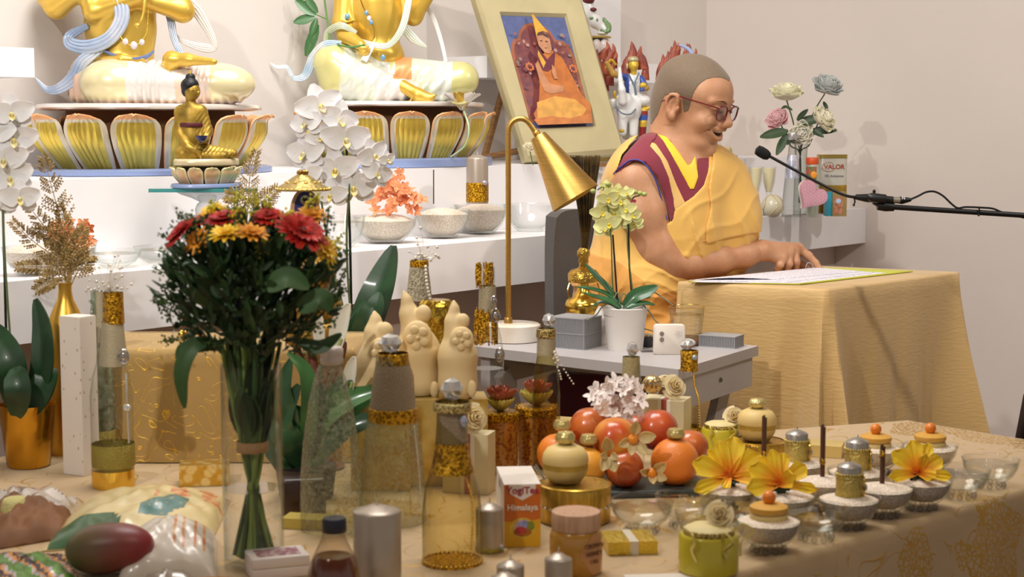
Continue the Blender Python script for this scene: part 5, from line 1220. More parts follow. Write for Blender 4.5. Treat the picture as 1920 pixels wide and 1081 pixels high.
m = MB(); m.tube(curve([w(1304, 120, 60), w(1296, 98, 60), w(1284, 88, 60), w(1272, 84, 60)], 10), [5 * kk, 5 * kk, 4.8 * kk, 4.6 * kk, 4.4 * kk, 4 * kk, 3.6 * kk, 3 * kk, 2.6 * kk, 2 * kk, 1.2 * kk], 8); m.build('horn', mat('pale blue horn', '#a9b6e0', .4, coat=.4), fb2)
m = MB(); m.box((w(1268, 290).x, Yd + .2, ZT + .02), (.03, .03, .0195)); m.build('base', mat('gold base', '#c9b060'), fb2, smooth=False)
Yt = 5.14; w, kk = fr(Yt); zsh = ZC + .2
tg = thing('tiger_leg_statue', 'white figure with green leaf marks on a petal plinth, upper right of frame', 'statue', (w(1125, 110).x, Yt, zsh))
ts = SDF(); cp(ts, w, kk, [(1100, 22, 0), (1116, 40, 0), (1132, 55, -2)], [13, 12, 8], .01); cp(ts, w, kk, [(1096, 5, 0), (1108, 18, -8)], [10, 6], .006); sp(ts, w, kk, (1130, 62, -6), (11, 9, 4), k=.004); cp(ts, w, kk, [(1100, 24, 0), (1096, -30, 0)], [14, 16], .01)
sdf_obj('body', ts.mesh(.002, .01), whi, tg)
m = MB(); m.tube(curve([w(1126, 56, -10), w(1138, 60, -14), w(1142, 50, -8), (w(1134, 38, -4)), w(1131, 33, -4)], 12), [2.4 * kk] * 4 + [5 * kk] * 4 + [3.4 * kk] * 3 + [1.6 * kk] * 2, 8); m.ell(w(1109, 34, -13), (4 * kk, 1.5 * kk, 2.6 * kk)); m.ell(w(1119, 38, -12), (3 * kk, 1.5 * kk, 4 * kk)); m.build('leaf_mark', mat('leaf green glaze', '#6d8f5a', .35, coat=.4), tg)
m = MB(); m.ell(w(1103, 0, -10), (12 * kk, 10 * kk, 8 * kk)); m.ell(w(1112, 18, -12), (7 * kk, 6 * kk, 4 * kk)); m.build('maroon_cloth', mat('maroon glaze', '#6d2a2c', .4), tg)
m = MB(); m.lathe(Vector((w(1118, 69).x, Yt, w(1118, 72).z)), [(26 * kk, 0), (29 * kk, 2 * kk), (26 * kk, 4.5 * kk)], 28, sy=.7); m.build('rim', mat('gold base', '#c9b060'), tg)
m = MB(); m.lathe(Vector((w(1118, 100).x, Yt, zsh + .006)), [(16 * kk, 0), (18 * kk, w(0, 73).z - zsh - .006)], 28, sy=.7); m.build('core', mat('dark green core', '#26302a', .5), tg)
for k in range(8):
 a = k * pi / 4; m = MB(); m.ell(Vector((w(1118, 84).x, Yt, w(1118, 88).z)) + Vector((cos(a) * 19 * kk, sin(a) * 12 * kk, 0)), (9 * kk, 7 * kk, 15 * kk)); m.build('petal', mat('pinkish petal', '#e6d8d2', .4, coat=.4), tg)
m = MB(); m.box((w(1118, 108).x, Yt, zsh + .003), (.045, .03, .003)); m.build('base', mat('sky blue base', '#5f9ab8'), tg, smooth=False)
# ================================================= GREY SIDE TABLE AND WHAT STANDS ON IT
ga, gb, gc = GZ(1272, 692, ZG), GZ(1422, 648, ZG), GZ(884, 648, ZG); gd = gb + gc - ga
greyp = mat('light grey paint', '#b5b0b0', .45, var=.02)
gt = thing('side_table', 'light grey folding side table beside the cloth-covered table', 'table', ((ga + gd) / 2).to_tuple()[:2] + (0,))
def slab(corners, z0, z1, ins=0.0):
 cen = sum(corners, Vector()) / len(corners); ps = [cen + (c - cen) * (1 - ins) for c in corners]; m = MB(); n = len(ps)
 m.add([(p.x, p.y, z0) for p in ps] + [(p.x, p.y, z1) for p in ps], [tuple(range(n))[::-1], tuple(range(n, 2 * n))] + [(i, (i + 1) % n, n + (i + 1) % n, n + i) for i in range(n)]); return m
slab([ga, gb, gd, gc], ZG - .022, ZG).build('tabletop', greyp, gt, smooth=False)
ex = (gc - ga).normalized(); ey = (gb - ga).normalized(); LX, LY = (gc - ga).length, (gb - ga).length
RG = Matrix((ex, ey, Vector((0, 0, 1)))).transposed()
def gp(x, y, z): return Vector((ga.x, ga.y, 0)) + ex * x + ey * y + Vector((0, 0, z))
def gbar(a, b, w_, t_, name, m_=greyp, root=gt):
 a, b = Vector(a), Vector(b); d = (b - a).normalized(); s = ex if abs(d.dot(ex)) < .8 else ey; s = (s - d * s.dot(d)).normalized(); u = d.cross(s)
 m = MB(); m.add([p + s * sx * w_ + u * sy * t_ for p in (a, b) for sx, sy in ((-1, -1), (1, -1), (1, 1), (-1, 1))], [(3, 2, 1, 0), (4, 5, 6, 7), (0, 1, 5, 4), (1, 2, 6, 5), (2, 3, 7, 6), (3, 0, 4, 7)]); return m.build(name, m_, root, smooth=False)
for x in (.022, LX - .03): gbar(gp(x, .014, ZG - .056), gp(x, LY - .012, ZG - .056), .012, .033, 'rail')
gbar(gp(.05, LY * .5, ZG - .045), gp(LX - .05, LY * .5, ZG - .045), .01, .02, 'stretcher')
for x in (.045, LX - .05):
 gbar(gp(x, .05, ZG - .06), gp(x, LY + .04, .01), .010, .020, 'leg'); gbar(gp(x + .022, LY - .03, ZG - .06), gp(x + .022, -.02, .01), .010, .020, 'leg')
m = MB()
c = gp(.008, LY * .55, ZG - .052); m.lathe(c, [(.0001, .004), (.004, .003), (.005, 0)][::-1], 16, ax=-ex); m.build('bolt', mat('steel', '#8a8a8c', .3, .9), gt)
# lamp
YL = 3.59
lp = thing('desk_lamp', 'brass desk lamp with a cone shade on a marble base', 'lamp', base(962, YL, ZG))
marble = mat('white marble', '#ece4d8', .25, col2='#d9c8b0', vscale=12, coat=.3)
kk = K(YL, ZG); xb = P(962, 640, YL).x; hb_ = 33 * kk
m = MB(); m.lathe((xb, YL, ZG), [(.058, 0), (.062, .002), (.062, hb_ - .003), (.058, hb_)], 40); m.build('base', marble, lp)
xp = P(953, 600, YL).x; zb = ZG + hb_; w, kk = fr(YL)
m = MB(); m.lathe((xp, YL, zb), [(.0095, 0), (.0095, .009), (.008, .013), (.0062, .0135)], 20); m.build('collar', BRASS(), lp)
zt_ = P(953, 250, YL).z
pts = [Vector((xp, YL, zb + .01)), Vector((xp, YL, (zb + zt_) / 2)), Vector((xp, YL, zt_)), w(955, 236), w(963, 226), w(975, 222), w(986, 225), w(996, 236), w(1008, 255)]
m = MB(); m.tube(curve(pts[:3], 4) + curve(pts[2:], 18)[1:], .0063, 12); m.build('pole', BRASS(), lp)
a = w(1006, 250); b = w(1079, 372, -18); ax = (b - a).normalized(); L = (b - a).length
m = MB(); m.lathe(a - ax * .006, [(.0075, 0), (.0085, .001), (.0085, .010), (.0075, .011)], 20, ax=ax); m.build('socket', BRASS(), lp)
m = MB(); m.lathe(a + ax * .006, [(.001, 0), (15 * kk, .0005), (16 * kk, .003), (49 * kk, L - .006), (48 * kk, L - .006), (15 * kk, .006), (.001, .005)], 48, ax=ax, caps=False); m.build('lamp_shade', BRASS(), lp)
m = MB(); m.ell(a + ax * L * .6, .022); m.build('bulb', mat('warm bulb', '#fff0d0', .4), lp)
# ribbed grey organiser boxes
ribm = mat('grey ribbed plastic', '#9d9da0', .5, var=.03)
def ribbed(name, label, c, hx, hy, hz, rz, rows=1):
 root = thing(name, label, 'box', c, 'ribbed grey boxes'); R = Matrix.Rotation(rz, 3, 'Z'); m = MB(); m.box(Vector(c) + Vector((0, 0, hz)), (hx, hy, hz), rz=rz); m.build('body', mat('grey ribbed inner', '#6f6f74', .6), root, smooth=False)
 m = MB(); n1, n2 = int(hx * 2 / .0036), int(hy * 2 / .0036)
 for i in range(n1 + 1):
  for s in (-1, 1): m.box(Vector(c) + R @ Vector((-hx + i * hx * 2 / n1, s * hy, 0)) + Vector((0, 0, hz * 1.02)), (.0009, .0012, hz * 1.02), rz=rz)
 for i in range(n2 + 1):
  for s in (-1, 1): m.box(Vector(c) + R @ Vector((s * hx, -hy + i * hy * 2 / n2, 0)) + Vector((0, 0, hz * 1.02)), (.0012, .0009, hz * 1.02), rz=rz)
 o = m.build('ribs', ribm, root, smooth=False)
 m = MB()
 for z in [hz * 2 * k / rows for k in range(0, rows + 1)]: m.box(Vector(c) + Vector((0, 0, max(.001, z))), (hx + .0016, hy + .0016, .001), rz=rz)
 m.build('rim', ribm, root, smooth=False)
 return root
c = base(1080, 3.49, ZG); ribbed('ribbed_box', 'taller grey ribbed box standing beside the white orchid pot', c, .043, .039, .0335, -.55, 2)
c = base(1357, 3.50, ZG); ribbed('ribbed_box', 'low grey ribbed box at the right corner of the side table', c, .041, .027, .0125, -.5, 1)
# gilded ritual vase with a brush fan
YB = 3.65; w, kk = fr(YB)
bv = thing('ritual_vase', 'ornate polished gold vase with an embossed collar, behind the ribbed box', 'vase', base(1094, YB, ZG))
gm_ = GOLD(); emb = mat('embossed gold', '#ddb455', .28, 1, bump=1., bscale=130, var=.1)
lobj('body', 1094, YB, [(20, 632), (22, 628), (14, 618), (22, 606), (33, 588), (36, 572), (32, 562), (20, 556), (13, 545), (10, 532), (10, 526)], gm_, bv, ZG)
lobj('collar', 1094, YB, [(22, 529), (29, 527), (29.5, 513), (24, 506), (12, 502), (9, 500)], emb, bv); lobj('neck', 1094, YB, [(9, 503), (8, 496), (10, 490), (9, 484), (12, 478), (12, 470), (7, 464)], emb, bv)
for x in (1094,):
 for s in (-1, 1):
  m = MB(); m.tube(curve([w(x + s * 26, 530, 4), w(x + s * 30, 545), w(x + s * 27, 558), w(x + s * 32, 566)], 8), 1.4 * kk, 6); m.build('chain', gm_, bv)
fan = thing('kusha_grass_fan', 'dark brown bristle brush fanning up from the gold vase beside the lamp shade', 'brush', w(1094, 470))
m = MB(); rr = np.random.RandomState(3)
for i in range(260):
 u = rr.uniform(-1, 1); d_ = rr.uniform(-1, 1); a = w(1096 + u * 5, 470, d_ * 5); mid_ = w(1098 + u * 13, 400, d_ * 10); b = w(1096 + u * 31, 290 + rr.uniform(0, 6), d_ * 12); m.tube(curve([a, mid_, b], 4), [.0010, .0010, .0009, .0008, .0005], 3, caps=False)
fan_o = m.build('bristles', mat('dark bristle', '#3a2c1a', .6, col2='#6b5328', vscale=30, stretch=(1, 1, 1)), fan, smooth=False); fan_o['kind'] = 'stuff'
# white tissue bottle
r_ = thing('white_bottle', 'small crumpled white packet between ribbed box and orchid pot', 'packet', base(1126, 3.53, ZG)); w, kk = fr(3.51)
m = MB(); m.lathe(base(1126, 3.53, ZG), [(.014, 0), (.015, .004), (.014, .034), (.016, .05), (.009, .073), (.003, .085)], 18, mod=lambda t, hh: 1 + .18 * sin(3 * t + hh * 90)); m.build('packet', mat('white tissue', '#eae6e2', .8, bump=.5, bscale=120), r_)
# orchid in a white pot
YO = 3.455; w, kk = fr(YO)
op = thing('potted_orchid', 'pale yellow orchid in a white pot with dark stakes', 'plant', base(1172, YO, ZG))
lobj('pot', 1172, YO, [(31, 659), (33, 656), (41, 580), (42.5, 576), (41, 575), (39, 579), (37, 600)], mat('white ceramic pot', '#e9e4de', .5, var=.01), op, ZG, caps=False, seg=48)
m = MB(); m.lathe(base(1172, YO, P(0, 590, YO).z), [(.045, 0), (.02, .006), (0.001, .008)], 24, mod=lambda t, hh: 1); m.build('bark', mat('orchid bark', '#4a3a2a', .9, bump=1., bscale=100, col2='#2a2018', vscale=60), op)
def blade(root, name, pts, Y, wd, m_, up=(0, -.5, 1), n=12, th=.0016, ds=None):
 q = curve([P(p[0], p[1], Y + (p[2] if len(p) > 2 else 0)) for p in pts], n); kx = K(Y); mb = MB(); U = Vector(up)
 def fn(u, v):
  i = min(int(v * n), n - 1); f = v * n - i; p = q[i].lerp(q[i + 1], f); d = (q[i + 1] - q[i]).normalized(); s = d.cross(U).normalized(); nn = s.cross(d)
  wv_ = wd * kx * (sin(pi * min(1, (v * .93 + .05)) ** .85)) ** .6; x = (u - .5) * 2
  return p + s * x * wv_ + nn * abs(x) * wv_ * .22
 mb.grid(fn, 7, n + 1, th); return mb.build(name, m_, root)
lfm = mat('orchid leaf', '#2c5b33', .35, var=.15, vscale=18, coat=.3)
blade(op, 'leaf', [(1165, 572), (1140, 540), (1116, 515), (1097, 493)], YO, 8, lfm); blade(op, 'leaf', [(1170, 575), (1190, 555), (1215, 545), (1233, 536)], YO - .02, 13, lfm, up=(0, -1, .5))
blade(op, 'leaf', [(1165, 577), (1140, 552), (1110, 541), (1082, 537)], YO - .01, 6, lfm); blade(op, 'leaf', [(1163, 578), (1140, 562), (1118, 556), (1095, 548)], YO - .03, 7, lfm)
blade(op, 'leaf', [(1176, 577), (1195, 570), (1212, 568), (1228, 571)], YO - .03, 7, lfm); blade(op, 'leaf', [(1168, 577), (1190, 562), (1204, 558), (1220, 556)], YO + .02, 5, lfm); blade(op, 'leaf', [(1160, 578), (1142, 568), (1125, 566), (1112, 574)], YO - .02, 5, lfm)
rtm = mat('aerial root', '#7c8468', .7, var=.2, vscale=50)
for pts in ([(1160, 574), (1168, 550), (1178, 556), (1190, 556), (1196, 560)], [(1165, 572), (1150, 565), (1130, 574), (1118, 590), (1100, 600)], [(1196, 566), (1222, 548), (1240, 556), (1262, 572)], [(1205, 570), (1218, 585), (1228, 600), (1240, 610)], [(1164, 560), (1158, 548), (1150, 560), (1140, 570)], [(1178, 604 - 10), (1186, 606), (1200, 614), (1216, 618), (1228, 622)]):
 m = MB(); m.tube(curve([w(x, y, -14 if y > 580 else -6) for x, y in pts], 14), 1.3 * kk, 6); m.build('root', rtm, op)
for pts in ([(1158, 572), (1153, 500), (1149, 440)], [(1186, 572), (1180, 500), (1178, 410)]):
 m = MB(); m.tube([w(x, y, 2) for x, y in pts], 1.8 * kk, 6); m.build('stake', mat('dark plum stake', '#2c141c', .4), op)
grs = mat('orchid stem', '#5c7040', .5)
for pts in ([(1152, 570), (1148, 520), (1146, 450), (1140, 390), (1132, 352), (1120, 356)], [(1190, 572), (1183, 520), (1176, 450), (1180, 400), (1186, 372), (1200, 366)]):
 m = MB(); m.tube(curve([w(x, y, -2) for x, y in pts], 16), 1.4 * kk, 6); m.build('stem', grs, op)
def phal(root, name, c, r, face, mp_, ml, spin=0., lipc=None, droop=.15, full=1.0):
 c = Vector(c); f = Vector(face).normalized(); up = Vector((0, 0, 1)); up = (up - f * up.dot(f)).normalized(); sd = f.cross(up); R2 = Matrix.Rotation(spin, 3, f); up = R2 @ up; sd = R2 @ sd
 mb = MB()
 for a, ln, wd, dz in ((90, .95, .62, -.04), (210, .92, .60, -.04), (330, .92, .60, -.04)):
  d = sd * cos(radians(a)) + up * sin(radians(a)); mb.petal(c - f * r * .04, d, f, r * ln, r * wd * full, .08, -.10, .0006)
 for a in (15, 165):
  d = sd * cos(radians(a)) + up * sin(radians(a));
  def fn(u, v, d=d):
   s_ = d.cross(f); w_ = .95 * r * (sin(pi * (v ** .62 * .90 + .06))) ** .6; x = (u - .5) * 2
   return c + d * r * 1.02 * v + s_ * x * w_ * .5 + f * (r * .05 * x * x - r * .12 * v * v + .02 * r)
  mb.grid(fn, 7, 8, .0006)
 mb.cur = 1
 mb.petal(c + f * r * .05, (-up * .8 + f * .6), f, r * .42, r * .26, .5, .3, .0008); mb.petal(c, (sd * .5 + f * .7 - up * .1), f, r * .25, r * .2, .3, .2); mb.petal(c, (-sd * .5 + f * .7 - up * .1), f, r * .25, r * .2, .3, .2); mb.ell(c + f * r * .14, (r * .08, r * .08, r * .10), seg=8, rings=6)
 return mb.build(name, [mp_, ml], root)
py_ = mat('pale yellow orchid petal', '#eceaa2', .6, var=.04, vscale=60, sss=.1); pl_ = mat('yellow lip', '#e8d24a', .5)
for i, (x, y, r) in enumerate(((1140, 372, 19), (1162, 378, 22), (1128, 398, 20), (1152, 400, 22), (1176, 392, 18), (1142, 420, 22), (1132, 430, 18), (1165, 412, 20), (1185, 405, 18), (1158, 360, 15), (1136, 350, 12), (1190, 420, 16), (1176, 362, 13))):
 phal(op, 'flower', w(x, y, -8 + (i % 4) * 5), r * kk * 1.15, (rr.uniform(-.6, .6), -1, rr.uniform(-.3, .2)), py_, pl_, rr.uniform(-.3, .3), full=1.25)
for x, y in ((1112, 358), (1140, 345), (1200, 362), (1208, 364), (1190, 360)): m = MB(); m.ell(w(x, y, -5), (5.5 * kk, 5 * kk, 4.5 * kk), seg=10, rings=8); m.build('bud', mat('green bud', '#a9b465', .5), op)
m = MB(); m.petal(w(1182, 378, -10), Vector((1, -.3, .2)), (0, -1, 0), 12 * kk, 7 * kk); m.petal(w(1182, 380, -10), Vector((1, -.3, -.4)), (0, -1, 0), 14 * kk, 6 * kk); m.build('red_lip', mat('magenta lip', '#b04258', .5), op)
# timer
r_ = thing('timer', 'small square cream gadget with two round buttons and a dotted speaker grille', 'gadget', base(1258, 3.375, ZG)); w, kk = fr(3.375); tc_ = base(1258, 3.375, ZG); hh = 29 * kk
mt_ = mat('cream plastic', '#e6dcd0', .4, var=.01)
def rbox_xz(c, hx, hz, dep, rad_, m_, root, name, yaw_=0.0):
 out = []
 for qx, qz, a0 in ((1, 1, 0), (-1, 1, 90), (-1, -1, 180), (1, -1, 270)):
  for a in range(0, 91, 15): t = radians(a0 + a); out.append((qx * (hx - rad_) + cos(t) * rad_, qz * (hz - rad_) + sin(t) * rad_))
 R = Matrix.Rotation(yaw_, 3, 'Z'); n = len(out); m = MB(); vs = []
 for d_, s in ((-dep / 2, .96), (-dep / 2 + .0015, 1), (dep / 2 - .0015, 1), (dep / 2, .96)): vs += [Vector(c) + R @ Vector((x * s, d_, z * s)) for x, z in out]
 m.add(vs, [tuple(range(n)), tuple(range(3 * n, 4 * n))[::-1]] + [((j + 1) * n + i, (j + 1) * n + (i + 1) % n, j * n + (i + 1) % n, j * n + i) for j in range(3) for i in range(n)]); return m.build(name, m_, root)
rbox_xz(tc_ + Vector((0, 0, hh)), 30 * kk, hh, .018, 7 * kk, mt_, r_, 'case')
for i, y in enumerate((624, 635)):
 m = MB(); p = w(1240, y); m.lathe(Vector((p.x, 3.3655, p.z)), [(4.2 * kk, 0), (4.2 * kk, .001), (2.6 * kk, .0012), (2.6 * kk, .002)], 18, ax=(0, -1, 0)); m.build('button', mat('taupe button', '#8f857c', .4), r_)
m = MB()
for i in range(19):
 a = i * 2.4; rd_ = 7.6 * kk * sqrt(i / 19); p = w(1272, 625) + Vector((cos(a) * rd_, 0, sin(a) * rd_)); m.lathe(Vector((p.x, 3.3658, p.z)), [(.0006, 0), (.0006, .0002)], 8, ax=(0, -1, 0))
m.build('grille', mat('dark dots', '#3a342e', .8), r_)
# water glass with gold rim on wooden coaster
YW = 3.53; w, kk = fr(YW)
co = MB(); cpos = base(1291, YW, ZG); co.lathe(cpos, [(.035, 0), (.039, .003), (.041, .016), (.038, .016), (.036, .007), (.0001, .006)], 36, caps=False); tag(co.build('coaster', mat('brown wood dish', '#8a5a34', .5, var=.15)), 'round brown wooden dish under the water glass', 'dish')
r_ = thing('water_glass', 'clear water glass with a thin gold rim on a wooden dish', 'glass', cpos + Vector((0, 0, .0075)))
zb_ = ZG + .0076; zt2 = w(0, 574).z; m = MB(); m.lathe((cpos.x, YW, zb_), [(.0001, 0), (.031, 0), (.0325, .003), (34 * kk, zt2 - zb_), (33 * kk, zt2 - zb_), (.031, .008), (.0001, .007)], 44, caps=False); m.build('glass', CLEAR(), r_)
m = MB(); m.lathe((cpos.x, YW, zt2 - .0008), [(34.3 * kk, 0), (34.6 * kk, .0008), (33.2 * kk, .0014), (32.8 * kk, .0006)], 44, caps=False); m.build('gold_rim', GOLD(), r_)
zw = w(0, 589).z; m = MB(); m.lathe((cpos.x, YW, zw), [(0.0001, 0), (32.4 * kk, 0)], 40, caps=False); m.build('water', WATER(), r_)
m = MB(); m.ell((cpos.x - .006, YW - .052, ZG + .0105), (.021, .011, .010)); tag(m.build('pebble', mat('pale blue pebble', '#c8d2d4', .2, coat=.8)), 'smooth pale pebble lying in the wooden dish before the glass', 'pebble')
r_ = thing('trinket_dish', 'tiny dark striped pot with shell beads behind the cream gadget', 'pot', base(1217, 3.49, ZG)); w, kk = fr(3.49)
m = MB(); m.lathe(base(1217, 3.49, ZG), [(.011, 0), (.013, .004), (.0135, .018), (.012, .022)], 24); m.build('pot', mat('dark stripes', '#4a4a4c', .5, col2='#222226', kind='wave', vscale=90), r_)
m = MB()
for i in range(9): a = i * .8; m.ell(base(1217, 3.49, ZG + .024) + Vector((cos(a) * .009, sin(a) * .009, .002)), .0038, seg=8, rings=6)
m.build('beads', mat('bone beads', '#cdbb98', .5), r_)
m = MB(); m.box(base(1216, 3.41, ZG + .0015), (.012, .006, .0012), rz=.2); tag(m.build('silver_clip', mat('steel', '#8a8a8c'), smooth=False), 'small silver clip on the side table beside the cream gadget', 'clip')
# maroon bag & white paper under the side table
m = MB(); c0 = base(1070, 3.75, 0); m.box((c0.x + .03, 3.75, .33), (.085, .03, .33), bev=.02); tag(m.build('maroon_bag', mat('maroon velvet', '#5c1830', .8, sheen=.3)), 'dark maroon bag standing under the side table', 'bag')
m = MB(); c0 = base(945, 3.62, 0); m.box((c0.x, 3.62, .347), (.028, .010, .347), rz=.2); tag(m.build('white_folder', mat('white card folder', '#dcdce2', .5), smooth=False), 'upright white card seen below the lamp, left of the maroon bag', 'folder')
# ================================================= BINDER ON THE TEACHING TABLE
lime = mat('lime folder', '#c2c83c', .5, var=.02)
zt = ZD + .0012
def gz(px, py, z=zt): return GZ(px, py, z)
fo = thing('document_folder', 'open lime green folder of printed sheets held by two metal rings', 'folder', gz(1460, 520))
f1, f2, f3, f4 = gz(1291, 529), gz(1500, 533.5), gz(1712, 509), gz(1545, 502.5)
slab([f1, f2, f3, f4], zt, zt + .0022).build('cover', lime, fo, smooth=False)
prm = bpy.data.materials.new('printed paper'); prm.use_nodes = True
def mk_print(m, rot):
 nt = m.node_tree; b = nt.nodes['Principled BSDF']; L = nt.links.new; tc = nd(nt, 'ShaderNodeTexCoord'); mp = nd(nt, 'ShaderNodeMapping'); mp.inputs['Rotation'].default_value = (0, 0, rot); L(tc.outputs['Object'], mp.inputs[0])
 sx = nd(nt, 'ShaderNodeSeparateXYZ'); L(mp.outputs[0], sx.inputs[0]); mm_ = nd(nt, 'ShaderNodeMath', operation='PINGPONG'); L(sx.outputs[1], mm_.inputs[0]); mm_.inputs[1].default_value = .0035
 lt = nd(nt, 'ShaderNodeMath', operation='LESS_THAN'); L(mm_.outputs[0], lt.inputs[0]); lt.inputs[1].default_value = .0013
 nz = nd(nt, 'ShaderNodeTexNoise'); nz.inputs['Scale'].default_value = 160; L(mp.outputs[0], nz.inputs[0]); g = nd(nt, 'ShaderNodeMath', operation='GREATER_THAN'); L(nz.outputs[0], g.inputs[0]); g.inputs[1].default_value = .45
 ml = nd(nt, 'ShaderNodeMath', operation='MULTIPLY'); L(lt.outputs[0], ml.inputs[0]); L(g.outputs[0], ml.inputs[1]); mx = nd(nt, 'ShaderNodeMixRGB'); L(ml.outputs[0], mx.inputs[0]); mx.inputs[1].default_value = c3('#e9e6ee'); mx.inputs[2].default_value = c3('#a9a6b4'); L(mx.outputs[0], b.inputs['Base Color']); b.inputs['Roughness'].default_value = .7
mk_print(prm, .15)
for i, (dz, pts) in enumerate(((.0023, [(1300, 528), (1494, 531), (1664, 511), (1545, 504.5)]), (.0033, [(1296, 526), (1478, 528), (1640, 510), (1540, 503)]), (.0043, [(1292, 524.5), (1452, 523), (1618, 508), (1530, 501)]))):
 z0 = zt + dz; c4 = [GZ(x, y, z0) for x, y in pts]
 m = MB(); qm = quadmap(*c4)
 def fn(u, v): p = qm(u, v); p.z += .0015 * (1 + i) * sin(pi * u) * (1 - v) ** 2 * (i == 2); return p
 m.grid(fn, 14, 10, .0008); m.build('paper', prm, fo)
for (x, y) in ((1461, 503), (1517, 503)):
 m = MB(); c = P(x, y, 4.0); c.z = zt + .008; m.tube([c + Vector((cos(t) * .0085, 0, sin(t) * .0125)) for t in np.linspace(-.2, pi + .2, 14)], .0011, 6); m.build('ring', mat('chrome', '#c9c9cf', .15, 1), fo)
# ================================================= MICROPHONE
YM = 3.55; w, kk = fr(YM); bk = BLACK()
mic = thing('microphone', 'thin black gooseneck microphone with foam tip pointing at the speaker', 'microphone', w(1610, 372))
a, b = w(1421, 281), w(1441, 293); d = (b - a).normalized(); m = MB(); m.lathe(a - d * .005, [(.003, 0), (9 * kk, .003), (10.5 * kk, .012), (10 * kk, .026), (7 * kk, .034), (3 * kk, .036)], 20, ax=d); m.build('foam_tip', mat('black foam', '#131315', .95, bump=1., bscale=700), mic)
m = MB(); m.tube(curve([w(1440, 291), w(1480, 313), w(1530, 340), w(1565, 358), w(1588, 367), w(1608, 370)], 24), 2.9 * kk, 8); m.build('gooseneck', bk, mic)
m = MB(); q = [w(1604, 369), w(1625, 371), w(1640, 372), w(1674, 375)]; m.tube(q, [5 * kk, 8 * kk, 8 * kk, 7 * kk], 14); m.build('body', bk, mic)
m = MB(); m.tube([w(1672, 374.5), w(1688, 375.5)], 6.2 * kk, 14); m.build('silver_connector', mat('satin steel', '#b9b2a4', .3, .8), mic)
m = MB(); m.tube([w(1687, 375), w(1692, 375.5), w(1708, 374)], [7 * kk, 7 * kk, 3.5 * kk], 14); m.build('plug', bk, mic)
text('N', 'lettering', w(1694, 371, -8), .010, mat('white print', '#e8e8e8', .5), (1, 0, 0), (0, 0, 1), mic, bold=True)
m = MB(); m.tube(curve([w(1706, 374), w(1722, 367), (w(1736, 360)), w(1752, 359), w(1768, 367), w(1784, 382), w(1796, 390), w(1810, 388), w(1840, 389), w(1862, 391), w(1880, 398), w(1920, 408), w(1990, 425)], 40), 2.0 * kk, 7); m.build('cable', bk, mic)
st = thing('microphone_stand', 'black boom arm reaching in from the right and carrying the microphone', 'stand', Vector((w(2150, 400).x, YM, 0)))
m = MB(); m.tube([w(1676, 388), w(2150, 418)], 5.2 * kk, 12); m.build('boom', bk, st)
m = MB(); m.tube([w(1645, 386), w(1660, 387), w(1676, 388)], [8 * kk, 9.5 * kk, 8 * kk], 12); m.build('clutch', bk, st)
m = MB(); m.tube([w(1628, 368, -6), w(1634, 370, -8), w(1660, 373, -8)], [6 * kk, 9 * kk, 9 * kk], 10); m.tube([w(1638, 378), w(1652, 386)], 5 * kk, 8); m.tube([w(1639, 366), w(1639, 358)], 2.6 * kk, 8); m.ell(w(1639, 358), 3.2 * kk); m.build('clip', bk, st)
for x, y in ((1601, 372), (1835, 391)):
 m = MB(); m.tube([w(x, y - 4, -6), w(x + 2, y + 6, -6), w(x, y + 12, -4)], 1.5 * kk, 6); m.ell(w(x, y + 12, -4), 2.4 * kk); m.build('cable_tie', bk, st)
pb = w(2150, 418); m = MB(); m.tube([pb, (pb.x, pb.y, .05)], .011, 12); m.build('pole', bk, st)
m = MB(); m.lathe((pb.x, pb.y, 0), [(.13, 0), (.13, .012), (.02, .03), (.012, .06)], 32); m.build('base', bk, st)
# dark chair edge at the far right
cx_ = P(1945, 850, 3.2); r_ = thing('dark_chair', 'sliver of a dark brown chair back at the right picture edge', 'chair', (cx_.x + .1, 3.3, 0)); dkm = mat('dark brown leather', '#241a18', .5)
m = MB(); m.tube([P(1928, 740, 3.2), P(1903, 880, 3.2), P(1900, 960, 3.25)], [.010, .012, .012], 8); a_ = P(1900, 960, 3.25); m.tube([a_, (a_.x, a_.y, 0)], .012, 8); m.build('leg', dkm, r_)
m = MB(); m.grid(lambda u, v: P(1930 + u * 160 - v * 22, 700 + v * 170, 3.2 + .02 * sin(pi * u)), 8, 8, .02); m.build('backrest', dkm, r_)
m = MB(); m.box((cx_.x + .16, 3.4, .42), (.18, .18, .02)); m.build('seat', dkm, r_); m = MB(); m.box((cx_.x + .16, 3.4, .2), (.02, .02, .2)); m.build('pedestal', dkm, r_)
